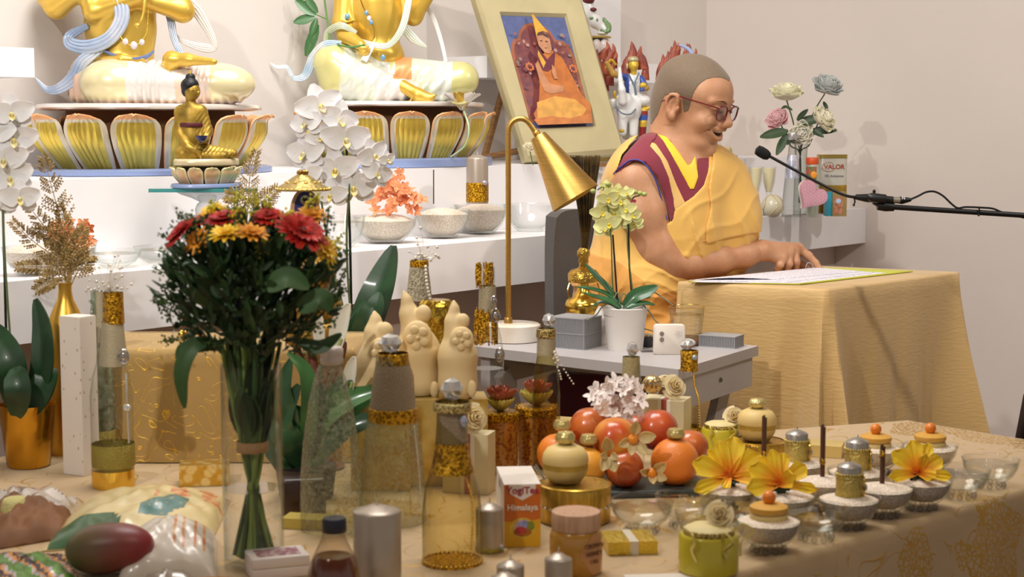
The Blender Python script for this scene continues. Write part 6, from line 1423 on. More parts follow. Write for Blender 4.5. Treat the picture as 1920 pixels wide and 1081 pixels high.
# ================================================= WHITE ORCHIDS, TWIG VASE, SHRINE
wp = mat('white orchid petal', '#f8f5f6', .55, var=.02, vscale=50, sss=.12); wl = mat('yellow orchid lip', '#e3cf62', .5, col2='#e9e2c8', vscale=80)
YW2 = 3.23; w, kk = fr(YW2)
def orchid(name, label, cxp, Y, z0, flowers, stakes, stems, leaves, pot, seed):
 rr = np.random.RandomState(seed); w, kk = fr(Y); root = thing(name, label, 'plant', base(cxp, Y, z0))
 if pot:
  (rpx, ytop, ybot, pm, cone) = pot; b_ = base(cxp, Y, z0); hz = P(960, ytop, Y).z - z0; rt = rpx * kk
  m = MB(); m.lathe(b_, [(rt * .72, 0), (rt * .76, .002), (rt, hz), (rt * .96, hz), (rt * .9, hz * .8)], 48, caps=False, mod=cone); m.lathe(b_ + Vector((0, 0, hz * .78)), [(rt * .9, 0), (.001, .004)], 30, caps=False); m.build('pot', pm, root)
 for pts in stakes: m = MB(); m.tube([w(x, y, 8) for x, y in pts], 2.6 * kk, 7); m.build('stake', bk, root)
 for pts in stems: m = MB(); m.tube(curve([w(*p) for p in pts], 22), 2.2 * kk, 7); m.build('stem', grs, root)
 for pts, wd, up in leaves: blade(root, 'leaf', [(p[0], p[1], (p[2] if len(p) > 2 else 0)) for p in pts], Y, wd, LEAF(), up=up, n=16, th=.003)
 for (x, y, r, fx, sp_) in flowers: phal(root, 'flower', w(x, y, rr.uniform(-14, 2)), r * kk * 1.42, (fx, -1, rr.uniform(-.25, .05)), wp, wl, sp_, full=1.2)
 return root
orchid('potted_orchid', 'tall white orchid beside the red and yellow bouquet, two stems on black stakes', 668, YW2, ZA + .002,
       [(600, 200, 33, .4, .3), (574, 232, 26, -.5, .2), (636, 226, 30, .7, -.2), (572, 288, 30, -.5, .1), (648, 262, 34, .3, 0), (600, 258, 20, 0, .3), (630, 318, 32, -.1, .1), (662, 352, 34, .2, .1), (700, 292, 26, .9, .4), (706, 326, 24, .6, -.3), (726, 300, 14, .9, .2), (580, 330, 22, -.6, .2), (620, 366, 24, -.2, 0)],
       [[(584, 240), (590, 330), (598, 420)], [(650, 280), (656, 440), (660, 640)]],
       [[(668, 640, 6), (655, 560, 4), (650, 440, 0), (655, 330, -2), (640, 280, -4), (632, 240, -4)], [(660, 640, 4), (620, 480, 4), (600, 350, 0), (602, 260, 0), (606, 214, -2)]],
       [([(664, 690, -.02), (690, 600, -.03), (715, 530, -.02), (738, 460, .02)], 34, (-.4, -1, .2)), ([(662, 680, -.06), (680, 620, -.08), (700, 580, -.08), (712, 548, -.06)], 22, (-.2, -1, .4)), ([(658, 700, -.04), (664, 640, -.06), (680, 600, -.05), (690, 560, -.02)], 24, (.2, -1, .2))],
       (44, 800, 880, mat('white pot', '#d9d4cc', .5), None), 5)
YLf = 2.86
pleatc = lambda t, hh: 1 + .03 * abs(sin(t * 6 + hh * 14))
orchid('potted_orchid', 'white orchid at the left edge in a crinkled gold foil pot', 36, YLf, ZA + .001,
       [(22, 214, 30, .3, .1), (26, 262, 32, .3, 0), (8, 300, 32, .1, .1), (18, 334, 32, .3, .2), (36, 372, 28, .5, 0), (-10, 250, 30, -.2, 0), (-6, 380, 28, 0, .1)],
       [[(2, 240), (6, 420), (14, 720)]], [[(28, 740, 0), (14, 560, 2), (6, 400, 0), (8, 260, -4), (14, 200, -4)]],
       [([(50, 770, 0), (78, 700, -.02), (80, 620, 0), (66, 560, .02)], 24, (-.3, -1, .1)), ([(30, 770, -.03), (20, 690, -.05), (-2, 640, -.03), (-30, 600, 0)], 30, (.2, -1, .2)), ([(56, 775, -.03), (74, 740, -.03), (88, 705, -.02), (96, 690, .0)], 26, (-.2, -1, .5)), ([(30, 780, -.06), (34, 740, -.09), (30, 705, -.08), (24, 690, -.06)], 24, (.1, -1, .3))],
       (52, 756, 876, mat('gold foil', '#d9a33a', .22, 1, bump=.6, bscale=30, var=.06), pleatc), 9)
# gold vase with glittering twigs
YG = 2.98; w, kk = fr(YG)
gv = thing('gold_vase', 'slender matt gold bottle vase of glittery gold twigs', 'vase', base(131, YG, ZA))
lobj('vase', 131, YG, [(30, 856), (36, 850), (38, 800), (38, 640), (36, 610), (24, 580), (15, 562), (12, 545), (12.5, 530), (11, 530)], SATIN(), gv, ZA, seg=40)
twm = mat('glittery twig gold', '#d8bc7c', .4, .45, bump=.8, bscale=400, col2='#a88c54', vscale=160)
def twig(root, pts, Y, spread=20, n=14, seed=1, ln=34, name='twig', m_=None, berry=1.9, sub=5):
 rr = np.random.RandomState(seed); w, kk = fr(Y); q = curve([w(*p) for p in pts], 30); m = MB(); m.tube(q, [1.5 * kk * (1 - .6 * i / 30) for i in range(31)], 5)
 for i in range(n):
  f = .22 + .76 * (i + .5) / n; p = q[int(f * 30)]; t = (q[min(30, int(f * 30) + 1)] - q[int(f * 30) - 1]).normalized()
  for s in (-1, 1):
   sd = t.cross(Vector((0, 1, 0))).normalized() * s; L_ = ln * kk * (1.15 - f) * rr.uniform(.8, 1.25); d = (sd * .85 + t * .55 + Vector((0, rr.uniform(-.5, .5), 0))).normalized()
   qq = [p + d * L_ * u + t * L_ * .15 * u * u for u in np.linspace(0, 1, 5)]; m.tube(qq, .7 * kk, 4, caps=False)
   for j in range(sub):
    pb_ = p + d * L_ * (j + 1) / sub + t * L_ * .15 * ((j + 1) / sub) ** 2
    for s2 in (-1, 1):
     e = pb_ + (t * .6 * s2 + d * .6 + Vector((0, rr.uniform(-.4, .4), 0))) * 5.0 * kk; m.tube([pb_, e], .55 * kk, 3, caps=False); m.ell(e, berry * kk, seg=5, rings=3)
 return m.build(name, m_ or twm, root)
twig(gv, [(131, 540, 0), (128, 470, 0), (105, 380, -4), (78, 282, -4)], YG, n=17, seed=1, ln=52)
for i, pts in enumerate(([(131, 540), (118, 480), (80, 420), (28, 356)], [(131, 540), (110, 490), (60, 450), (18, 410)], [(131, 540), (110, 505), (70, 500), (28, 500)], [(131, 540), (115, 520), (90, 530), (66, 545)], [(131, 540), (138, 490), (150, 450), (160, 425)], [(131, 540), (145, 510), (160, 490), (168, 480)], [(131, 540), (122, 470), (96, 440), (60, 430)], [(131, 540), (134, 480), (120, 420), (110, 380)])): twig(gv, [(x, y, (i % 3 - 1) * 14 * (j / 3)) for j, (x, y) in enumerate(pts)], YG, n=11, seed=10 + i, ln=30)
# second twig vase behind the little Buddha (only twigs show)
YG2 = 3.42; gv2 = thing('twig_vase', 'gold twigs rising to the right of the small golden seated figurine', 'vase', base(470, YG2, ZL))
lobj('vase', 462, YG2, [(12, 497), (14, 470), (6, 440), (7, 425)], SATIN(), gv2, ZL)
for i, pts in enumerate(([(462, 430), (466, 370), (470, 320), (482, 278)], [(462, 430), (450, 380), (440, 370), (424, 366)], [(462, 430), (480, 390), (500, 370), (522, 352)])): twig(gv2, [(x, y, 0) for x, y in pts], YG2, n=11, seed=30 + i, ln=30, berry=1.5)
# shrine with jewelled roof
YS = 2.84; w, kk = fr(YS)
sh = thing('shrine', 'small gilt shrine with a jewelled conical roof over an oval painted icon', 'shrine', base(592, YS, ZA))
wood2 = mat('carved brown wood', '#7a4634', .5, bump=.5, bscale=80, var=.1)
m = MB(); m.lathe(base(600, YS, ZA), [(.035, 0), (.038, .006), (.02, .012), (.011, .04), (.010, .09), (.014, .13), (.02, .14)], 24); m.build('stand', wood2, sh)
for s, (x0, x1) in enumerate(((600, 560), (600, 640), (600, 585), (600, 622))): m = MB(); m.tube(curve([w(600, 760, -4), w((x0 + x1) / 2, 710, -10), w(x1, 665, -6), w(x1 + (x1 - 600) * .1, 640, -4)], 10), [.010, .010, .009, .009, .008, .008, .008, .007, .007, .007, .006], 8); m.build('carved_branch', wood2, sh)
emb2 = mat('embossed old gold', '#b98f40', .38, .85, bump=1., bscale=160, var=.15)
lobj('tier', 592, YS, [(50, 645), (56, 638), (58, 612), (54, 604), (44, 600), (46, 594), (50, 590), (50, 565), (42, 556), (32, 552)], emb2, sh, seg=40)
lobj('tier', 592, YS, [(22, 556), (20, 545), (34, 520), (44, 505), (30, 500), (18, 480), (14, 440)], emb2, sh, seg=36)
m = MB(); m.lathe(w(572, 398, 0), [(28 * kk, 0), (28.5 * kk, .002), (28.5 * kk, .006), (27 * kk, .008)], 40, ax=(.15, -1, .0), sy=1.0); o = m.build('oval_panel', mat('peach enamel', '#d6a676', .4, var=.05), sh)
for v in o.data.vertices: v.co.z = (v.co.z - (w(572, 398).z - ORG[sh].z)) * 1.6 + (w(572, 398).z - ORG[sh].z)
def flatart(pts, col, lift, root=sh, c=(572, 398), name='painted_icon'):
 f = Vector((.15, -1, 0)).normalized(); m = MB(); s_ = Vector((1, .15, 0)).normalized(); ps = [w(c[0], c[1]) + f * (.009 + lift) + s_ * x * kk + Vector((0, 0, y * kk)) for x, y in pts]
 m.add(ps + [p - f * .0008 for p in ps], [tuple(range(len(ps)))] + [(i, (i + 1) % len(ps), len(ps) + (i + 1) % len(ps), len(ps) + i) for i in range(len(ps))]); m.build(name, mat('icon ' + col, col, .5), root, smooth=False)
el_ = lambda cx, cy, rx, ry, n=24: [(cx + rx * cos(2 * pi * i / n), cy + ry * sin(2 * pi * i / n)) for i in range(n)]
flatart(el_(0, 8, 20, 32), '#2e3278', 0); flatart(el_(0, 24, 9, 9), '#b8c4ae', .0008); flatart([(-13, -22), (13, -22), (11, 2), (6, 12), (-6, 12), (-11, 2)], '#d9a05a', .0012); flatart(el_(0, 19, 4.5, 6), '#cf9a5a', .0016); flatart(el_(0, 25, 4.5, 4), '#20181c', .0020); flatart([(-17, -24), (17, -24), (13, -34), (-13, -34)], '#b0503a', .0016)
lobj('roof', 567, YS, [(52, 357), (52.5, 354), (45, 349), (32, 342), (20, 333), (10, 327), (4, 322), (0.1, 320)], mat('antique brocade gold', '#a08a4e', .4, .6, bump=.8, bscale=120), sh, seg=44)
m = MB()
for i in range(34): a = 2 * pi * i / 34; b0 = base(567, YS, P(0, 354, YS).z); m.ell(b0 + Vector((cos(a) * 51 * kk, sin(a) * 51 * kk, 0)), 2.6 * kk, seg=7, rings=5)
m.build('fringe', GOLD(), sh)
for i in range(10):
 a = 2 * pi * i / 10; m = MB(); b0 = base(567, YS, P(0, 342, YS).z); m.ell(b0 + Vector((cos(a) * 31 * kk, sin(a) * 31 * kk, 0)), (4 * kk, 4 * kk, 3 * kk), seg=8, rings=6); m.build('gem', mat('amber gem', '#e6b02c', .1, .4, coat=1), sh)
m = MB()
for i in range(6): a = i * pi / 3; m.ell(base(567, YS, P(0, 323, YS).z) + Vector((cos(a) * 7 * kk, sin(a) * 7 * kk, 0)), 4.5 * kk, seg=8, rings=6)
m.build('crown', emb2, sh)
m = MB()
for i in range(8): a = i * pi / 4; m.petal(w(632, 532, -60), Vector((cos(a), -.3, sin(a))), (0, -1, 0), 12 * kk, 5 * kk)
m.cur = 1; m.ell(w(632, 532, -64), 4 * kk, seg=8, rings=6); tag(m.build('daisy_ornament', [mat('silver petal', '#dcdcde', .25, .5), mat('amber gem', '#e6b02c')]), 'little silver daisy with a yellow centre on the shrine tier', 'ornament')
# ================================================= THE ALTAR TABLE'S OFFERINGS
def ab(cx, Y, z=ZA + .0006): return base(cx, Y, z)
mesh_m = mat('beige metallic mesh', '#b3a288', .45, .35, bump=1., bscale=600, kind='wave', vscale=160, col2='#8d7c66')
gnet = mat('gold sequin net', '#d2a02a', .3, .85, bump=1., bscale=300, kind='voronoi', vscale=180, col2='#86600f')
yliq = glass('pale yellow liquid', '#f4ecc4', '#b9a765'); icy = glass('ice textured glass', '#f8f9ee', '#b4bda2', .06, bump=1., bscale=240, frost=.32)
grn_g = glass('greenish glass', '#e2ece0', '#9ab0a0', .04, bump=.8, bscale=120, frost=.4, fcol='#b9c8b0')
def crystal(root, x, y, r, Y, sq=1.0):
 k = K(Y); c = P(x, y, Y); m = MB(); rr = np.random.RandomState(int(x)); n1, n2 = 8, 4; vs = []; fs = []
 for j in range(n2 + 1):
  ph = pi * j / n2
  for i in range(n1): t = 2 * pi * (i + .5 * (j % 2)) / n1; q = r * k * (1 + .08 * rr.uniform(-1, 1)); vs.append(c + Vector((sin(ph) * cos(t) * q, sin(ph) * sin(t) * q, -cos(ph) * q * sq)))
 for j in range(n2):
  for i in range(n1): a, b = j * n1 + i, j * n1 + (i + 1) % n1; fs += [(a, b, a + n1), (b, b + n1, a + n1)] if True else []
 m.add(vs, fs); return m.build('crystal_stopper', CRYSTAL(), root, smooth=False)
def beads(root, pts, Y, r, m_, n, name='bead_strand'):
 w, kk = fr(Y); q = curve([w(*p) for p in pts], n); m = MB()
 for p in q: m.ell(p, r * kk, seg=7, rings=5)
 return m.build(name, m_, root)
def bottle(label, cx, Y, parts, name='glass_bottle', group=None, z=ZA + .0006):
 """parts: (part name, profile in photo rows, material)"""
 root = thing(name, label, 'bottle', ab(cx, Y, z), group); first = True; zmap = {}
 for nm, prof, m_ in parts:
  b_, pr = PR(cx, Y, prof)
  if first and prof[0][1] > 0: dz = z - b_.z; b_.z += dz; pr = [pr[0]] + [(r, h_ - dz) for r, h_ in pr[1:]]; first = False
  m = MB(); m.lathe(b_, pr, 36, caps=nm in ('cap', 'stopper', 'foil', 'water')); m.build(nm, m_, root)
 return root
Y = 2.41
b = bottle('clear bottle with frosted texture and a white screw cap, right of the flower vase', 622, Y, [
 ('glass', [(54, 1002), (57, 990), (58, 950), (57, 890), (52, 830), (42, 760), (30, 710), (23, 690), (20, 682)], icy), ('cap', [(20, 682), (21.5, 680), (22, 672), (20.5, 668), (22, 664), (22, 654), (19, 650), (.1, 649.5)], mat('white metal cap', '#ccc0b8', .4, .2))])
Y = 2.46
b = bottle('tall bottle wrapped in beige mesh with two gold bands and a crystal top', 737, Y, [
 ('glass', [(60, 985), (63, 975), (62, 930), (57, 860), (50, 800), (44, 775), (38, 740), (33, 700), (29, 665)], glass('bottle glass dull', '#f6f6e8', '#c2c2a8', .05, bump=.8, bscale=240, frost=.35, fcol='#d8dabc')),
 ('mesh_wrap', [(44.5, 768), (40.5, 735), (36, 700), (32, 682)], mesh_m), ('gold_band', [(47, 788), (48, 785), (45.5, 764), (44, 763)], gnet), ('gold_band', [(30.5, 686), (31, 684), (29, 662), (28, 661)], gnet)])
crystal(b, 731, 643, 22, Y, .85); beads(b, [(760, 792, -38), (764, 850, -44), (768, 900, -46), (770, 960, -50)], Y, 2.3, GOLD(), 34); beads(b, [(776, 800, -30), (784, 870, -38), (790, 950, -40)], Y, 2.0, mat('pearl bead', '#e5dccb', .2, .2, coat=.8), 34)
Y = 2.22
b = bottle('amber-tinted bottle with gold net neck, pearl ring and big round crystal', 848, Y, [
 ('glass', [(53, 1068), (56, 1055), (56, 960), (50, 910), (38, 875), (31, 840), (28, 790), (27, 752)], glass('amber tinted glass', '#f4eccb', '#b0a670', .04)),
 ('mesh_wrap', [(30, 836), (29, 800), (28.5, 768)], mesh_m), ('gold_net', [(42, 884), (37, 866), (32.5, 845), (31.5, 828)], gnet), ('glitter_band', [(35, 770), (36, 768), (36, 755), (33, 752)], SILVERG()), ('foil', [(53, 1067), (58, 1064), (58, 1056), (56.5, 1050)], GLITTER())])
crystal(b, 847, 729, 22, Y, 1.0); beads(b, [(872, 890, -28), (884, 930, -38), (886, 985, -44), (882, 1040, -46)], Y, 3.0, GOLD(), 26); m = MB()
w, kk = fr(Y)
for i in range(40): a = 2 * pi * i / 40; m.ell(Vector((P(848, 1048, Y).x, Y, P(848, 1048, Y).z)) + Vector((cos(a) * 57 * kk, sin(a) * 57 * kk, 0)), 3 * kk, seg=7, rings=5)
m.build('bead_ring', GOLD(), b); m = MB(); m.ell(w(870, 790, -26), (8 * kk, 4 * kk, 11 * kk)); m.build('gem', mat('iridescent gem', '#c8a8c8'), b)
Y = 2.70
b = bottle('bottle with a gold sequin neck and silver medallion, foreground left of the bouquet', 213, Y, [
 ('glass', [(37, 918), (39, 910), (39, 740), (34, 705), (26, 680), (22, 640), (19, 600), (17, 545)], CLEAR()), ('mesh_wrap', [(27, 684), (23, 640), (20, 603)], mat('fine beige gauze', '#b5a98c', .5, .2, bump=.5, bscale=500)),
 ('sequin_wrap', [(20.5, 606), (19.5, 575), (19, 548)], gnet), ('glitter_band', [(39.5, 872), (40.2, 870), (40.2, 832), (39.5, 830)], mat('olive glitter', '#a89a4a', .4, .6, bump=1., bscale=500, var=.1)), ('foil', [(37, 918), (40, 916), (39.6, 878), (.5, 877)], GOLD())])
w, kk = fr(Y); m = MB(); m.tube([w(231, 668, -30) + Vector((cos(t) * 9 * kk, 0, sin(t) * 13 * kk)) for t in np.linspace(0, 2 * pi, 25)], 2.6 * kk, 8); m.ell(w(231, 668, -30), (5 * kk, 3 * kk, 8 * kk)); m.build('medallion', mat('chrome', '#c9c9cf', .15, 1), b)
m = MB(); m.ell(w(238, 764, -32), (8 * kk, 5 * kk, 7 * kk)); m.tube([w(236, 700, -28), w(239, 760, -32), w(242, 830, -34)], 2 * kk, 6); m.build('crystal_drop', CRYSTAL(), b)
def spray(root, pts, Y, m_, seed=1, n=30, spread=(30, 40), r=3, name='bead_spray'):
 rr = np.random.RandomState(seed); w, kk = fr(Y); m = MB(); a = w(*pts)
 for i in range(n): e = w(pts[0] + rr.normal() * spread[0] * .5, pts[1] - abs(rr.normal()) * spread[1] * .7, rr.uniform(-15, 15)); m.tube([a, (a + e) / 2 + Vector((rr.uniform(-.005, .005), 0, .004)), e], .45 * kk, 3, caps=False); m.ell(e, r * kk * rr.uniform(.6, 1.2), seg=7, rings=5)
 return m.build(name, m_, root)
spray(b, (205, 548, 0), Y, mat('pearl bead', '#e5dccb'), 3, 30, (46, 50), 2.6)
Y = 2.86
b = bottle('greenish textured bottle behind the gold sequin necked bottle', 190, Y, [
 ('glass', [(24, 862), (27, 850), (28, 760), (25, 690), (18, 640), (13, 600), (11, 545)], grn_g), ('glitter_band', [(27.4, 862), (28.4, 860), (28.4, 806), (27.6, 804)], mat('olive glitter', '#a89a4a')), ('mesh_wrap', [(18, 640), (14, 600), (12, 545)], mat('fine beige gauze', '#b5a98c'))])
spray(b, (176, 590, -10), Y, CRYSTAL(), 8, 16, (16, 36), 3.4, 'crystal_spray')
Y = 2.84
b = bottle('slim clear bottle with gold fringe and silver discs, beside the carved soaps', 914, Y, [
 ('glass', [(29, 884), (31, 876), (31, 660), (26, 630), (18, 600), (16, 560), (14, 500)], CLEAR()), ('water', [(.1, 690), (29.6, 689.6)], WATER()), ('gauze', [(17, 592), (16.2, 560), (15.5, 535)], mat('fine beige gauze', '#b5a98c'))])
w, kk = fr(Y); rr = np.random.RandomState(4)
for (y0, y1, r0, r1) in ((535, 494, 15.2, 14.2), (642, 580, 22, 18)):
 m = MB()
 for i in range(60):
  a = rr.uniform(0, 2 * pi); pts = [Vector((P(909 if y1 < 560 else 911, 600, Y).x, Y, P(0, yy, Y).z)) + Vector((cos(a) * rr_ * kk, sin(a) * rr_ * kk, 0)) for yy, rr_ in ((y0 + rr.uniform(-6, 4), r0), ((y0 + y1) / 2, (r0 + r1) / 2 + rr.uniform(0, 2.5)), (y1 + rr.uniform(-3, 5), r1 + rr.uniform(-1, 2)))]; m.tube(pts, 1.6 * kk, 4)
 m.build('gold_fringe', gnet, b)
for (x, y, r) in ((929, 591, 12), (937, 665, 12), (926, 562, 6)):
 m = MB(); c = w(x, y, -26); m.tube([c + Vector((cos(t) * r * .62 * kk, 0, sin(t) * r * kk)) for t in np.linspace(0, 2 * pi, 21)], 2.2 * kk, 6); m.ell(c, (r * .4 * kk, 2.5 * kk, r * .6 * kk)); m.build('silver_disc', mat('chrome', '#c9c9cf'), b)
Y = 2.80
b = bottle('bottle with glitter collar, crystal top and a pearl spray, behind the rose-topped jars', 1024, Y, [
 ('glass', [(24, 892), (26, 884), (26, 740), (23, 700), (17, 665), (15, 620)], glass('pale yellow glass', '#efe6bc', '#8f8650')), ('glitter_band', [(18.5, 632), (19, 630), (18, 616), (16.5, 615)], SILVERG()), ('gauze', [(18, 664), (16.6, 632)], mat('fine beige gauze', '#b5a98c'))])
crystal(b, 1029, 600, 13, Y); beads(b, [(1040, 668, -18), (1056, 690, -24), (1066, 705, -24), (1075, 719, -22)], Y, 1.9, mat('pearl bead', '#e5dccb'), 8, 'pearl_spray'); beads(b, [(1038, 672, -18), (1048, 695, -22), (1052, 710, -22)], Y, 2.2, mat('pearl bead', '#e5dccb'), 6, 'pearl_spray')
beads(b, [(1040, 660, -16), (1046, 676, -18)], Y, 4, mat('pearl bead', '#e5dccb'), 3, 'pearl_spray')
Y = 2.88
b = bottle('bottle neck in pale gold glitter gauze with a crystal knob, behind the fruit', 1183, Y, [('glass', [(24, 872), (26, 860), (25, 760), (17, 700), (15, 670)], CLEAR()), ('gauze', [(18, 735), (17, 700), (16.2, 668)], mat('pale gold gauze', '#cbbd8a', .5, .3, bump=1., bscale=500, var=.1))])
crystal(b, 1186, 654, 12, Y, 1.15)
Y = 3.04
b = bottle('bottle with gold fringed neck, gold bead trail and crystal, beside the gift box', 1292, Y, [
 ('glass', [(22, 840), (24, 832), (24, 780), (20, 745), (13, 715), (12, 660)], CLEAR()), ('gold_net', [(17, 694), (16, 680), (17, 658), (15, 656)], gnet), ('glitter_base', [(22.4, 838), (24.6, 834), (24.6, 800), (23.6, 798)], GLITTER())])
crystal(b, 1288, 646, 13, Y, .85); beads(b, [(1300, 690, -12), (1302, 720, -14), (1310, 750, -20), (1312, 800, -22)], Y, 2.3, GOLD(), 30); w, kk = fr(Y); m = MB(); m.ell(w(1302, 670, -15), 5.5 * kk); m.build('gem', mat('iridescent gem', '#c8a8c8'), b)
Y = 3.00
b = bottle('mesh-necked bottle with a pearl spray, behind the tallest carved soap', 786, Y, [('glass', [(24, 850), (26, 840), (26, 600), (24, 560)], CLEAR()), ('mesh_wrap', [(24.5, 562), (21, 530), (17, 495)], mat('pale mesh', '#c8bea4', .5, .2, bump=1., bscale=500, kind='voronoi', vscale=240, col2='#8f866c')), ('gold_braid', [(17.5, 500), (18, 498), (17.5, 488), (16, 487)], GLITTER())])
spray(b, (790, 490, 0), Y, mat('pearl bead', '#e5dccb'), 5, 26, (30, 40), 2.6); beads(b, [(798, 500, -20), (800, 530, -26), (806, 560, -26)], Y, 3.6, mat('pearl bead', '#e5dccb'), 9, 'pearl_strand')
# cone of clear film with copper bow
r_ = thing('cellophane_cone', 'clear cone-shaped packet tied with a copper ribbon, left of the bouquet', 'packet', base(345, 3.02, zr + .001)); w, kk = fr(3.02)
m = MB(); m.lathe(base(345, 3.02, zr + .001), [(34 * kk, 0), (22 * kk, .03), (8 * kk, .075), (3 * kk, .085)], 24, mod=lambda t, hh: 1 + .06 * sin(5 * t), caps=False); m.build('film', CLEAR(), r_)
m = MB()
for pts in ([(345, 598), (360, 610), (368, 622), (382, 632)], [(345, 600), (352, 625), (366, 638), (376, 640)], [(345, 600), (340, 590), (350, 580), (356, 590)]): m.ribbon(curve([w(x, y, -20) for x, y in pts], 10), 3.2 * kk, (0, -.3, 1))
m.build('copper_ribbon', mat('copper foil', '#c4713e', .25, .8), r_)
m = MB()
for i in range(14): m.ell(w(352 + rr.uniform(-14, 16), 636 + rr.uniform(-14, 14), rr.uniform(-8, 8)), 5 * kk, seg=6, rings=4)
m.build('sweets', mat('gold sweets', '#d9b654', .25, .7), r_)
# white patterned carton
r_ = thing('white_carton', 'tall white carton with small gold dashes, in front of the gold twig vase', 'box', ab(137, 2.80)); w, kk = fr(2.80)
hx = P(0, 594, 2.80).z - ZA; m = MB(); m.box(ab(137, 2.80) + Vector((0, 0, hx / 2)), (.024, .020, hx / 2), rz=-.5); m.build('carton', mat('dashed white card', '#e6ddd4', .6, kind='voronoi', vscale=90, col2='#a8926a', c2pos=(.09, .17), stretch=(1, 1, .55)), r_, smooth=False)
m = MB(); m.box(ab(137, 2.80) + Vector((0, 0, hx + .0012)), (.0235, .0195, .001), rz=-.5); m.build('lid_flap', mat('cream card', '#ece4d6'), r_, smooth=False)
# ---- gold gift boxes and carved soaps
gsw = mat('gold swirl wrap', '#c9a44c', .32, .75, vscale=30, col2='#dcc27a', bump=.5, bscale=60, detail=1)
def giftbox(name, label, cx, Y, hx, hy, hz, rz, m_, ribbon=None, z=ZA + .0006, cat='gift box', group=None, rib_w=.005, two=False):
 c = base(cx, Y, z); root = thing(name, label, cat, c, group); m = MB(); m.box(c + Vector((0, 0, hz)), (hx, hy, hz), rz=rz); m.build('box', m_, root, smooth=False)
 R = Matrix.Rotation(rz, 3, 'Z')
 if ribbon:
  for (w_, mm, e) in ([(rib_w * 2.4, ribbon[1], .0006), (rib_w, ribbon[0], .0014)] if len(ribbon) > 1 else [(rib_w, ribbon[0], .0008)]):
   m = MB(); o = R @ Vector((hx * .1, 0, 0)); m.box(c + o + Vector((0, 0, hz)), (w_, hy + e, hz + e * .0 + (e if True else 0)), rz=rz); m.build('ribbon', mm, root, smooth=False)
 return root
zb1 = P(0, 742, 2.74).z
giftbox('gold_gift_box', 'gold swirl-patterned gift box under the carved cream soaps', 838, 2.74, .066, .040, (zb1 - ZA) / 2, .1, gsw)
giftbox('gold_gift_box', 'gold wrapped box under the leftmost carved soap, behind the wrapped bottle', 712, 2.70, .050, .040, (P(0, 752, 2.70).z - ZA) / 2, .0, gsw)
soap = mat('cream carved soap', '#ddc391', .6, var=.03, sss=.08)
def gnome(label, cx, Y, ybase, ytop, r, tipdx, cmx, cmy, cmr, zb):
 w, kk = fr(Y); root = thing('carved_soap', label, 'soap', Vector((P(cx, 700, Y).x, Y, zb)), 'carved cream soaps')
 yb = CY; s = SDF(); H_ = ybase - ytop
 yb = ybase - 0; pts = [(cx, ybase - r * .8, 0), (cx, ybase - H_ * .45, 0)]
 cp(s, w, kk, pts, [r, r * .93], .01); cp(s, w, kk, [pts[1], (cx - 2 + tipdx * .3, ytop + H_ * .30, 0), (cx - 4 + tipdx * .6, ytop + H_ * .20, 0), (cx + tipdx, ytop + H_ * .08, 0), (cx + tipdx * 1.25, ytop, 0)], [r * .93, r * .50, r * .36, r * .17, r * .05], .012)
 sp(s, w, kk, (cx + 10, ytop + H_ * .21, -r * .3), (r * .34, r * .26, r * .4), k=.004)
 sp(s, w, kk, (cmx, cmy, -r * .72), (cmr * .86, cmr * .34, cmr), k=.003)
 def post(d, X, Y_, Z): return np.maximum(d, zb - Z)
 sdf_obj('body', s.mesh(.0022, .008, post, pad=.004), soap, root)
 for i in range(5):
  a = 2 * pi * i / 5 + .5; m = MB(); m.ell(w(cmx + cos(a) * cmr * .42, cmy + sin(a) * cmr * .5, -r * .72 - cmr * .30), (cmr * .26 * kk, cmr * .12 * kk, cmr * .26 * kk)); m.build('carved_petal', soap, root)
 m = MB(); m.ell(w(cmx, cmy, -r * .72 - cmr * .36), cmr * .13 * kk, seg=8, rings=6); m.build('flower_centre', soap, root)
 m = MB(); m.ell(w(cx + r * .7, ybase - 20, -r * .75), (9 * kk, 5 * kk, 16 * kk)); m.build('foot', soap, root)
 return root
gnome('left carved cream soap with curled pointed top, partly behind the wrapped bottle', 712, 2.70, 760, 584, 46, -8, 714, 660, 28, P(0, 752, 2.70).z + .0008)
gnome('tallest carved cream soap, in the middle of the three, with a flower medallion', 784, 2.76, 750, 545, 44, -22, 783, 633, 33, zb1 + .0008)
gnome('right carved cream soap with a flower medallion, next to the slim gold-fringed bottle', 858, 2.72, 748, 563, 38, -6, 866, 638, 27, zb1 + .0008)
r_ = thing('gold_foil_gift', 'crumpled gold foil parcel behind the two right carved soaps', 'gift', ab(818, 2.95)); w, kk = fr(2.95)
m = MB(); m.lathe(ab(818, 2.95), [(.03, 0), (.034, .02), (.026, .20), (.024, P(0, 650, 2.95).z - ZA), (34 * kk, P(0, 600, 2.95).z - ZA), (31 * kk, P(0, 570, 2.95).z - ZA), (24 * kk, P(0, 562, 2.95).z - ZA)], 40, mod=lambda t, hh: 1 + .07 * sin(9 * t + hh * 60) + .05 * sin(17 * t - hh * 90)); m.build('foil', mat('crumpled gold foil', '#d9b44a', .16, 1, bump=1., bscale=50, var=.05), r_)
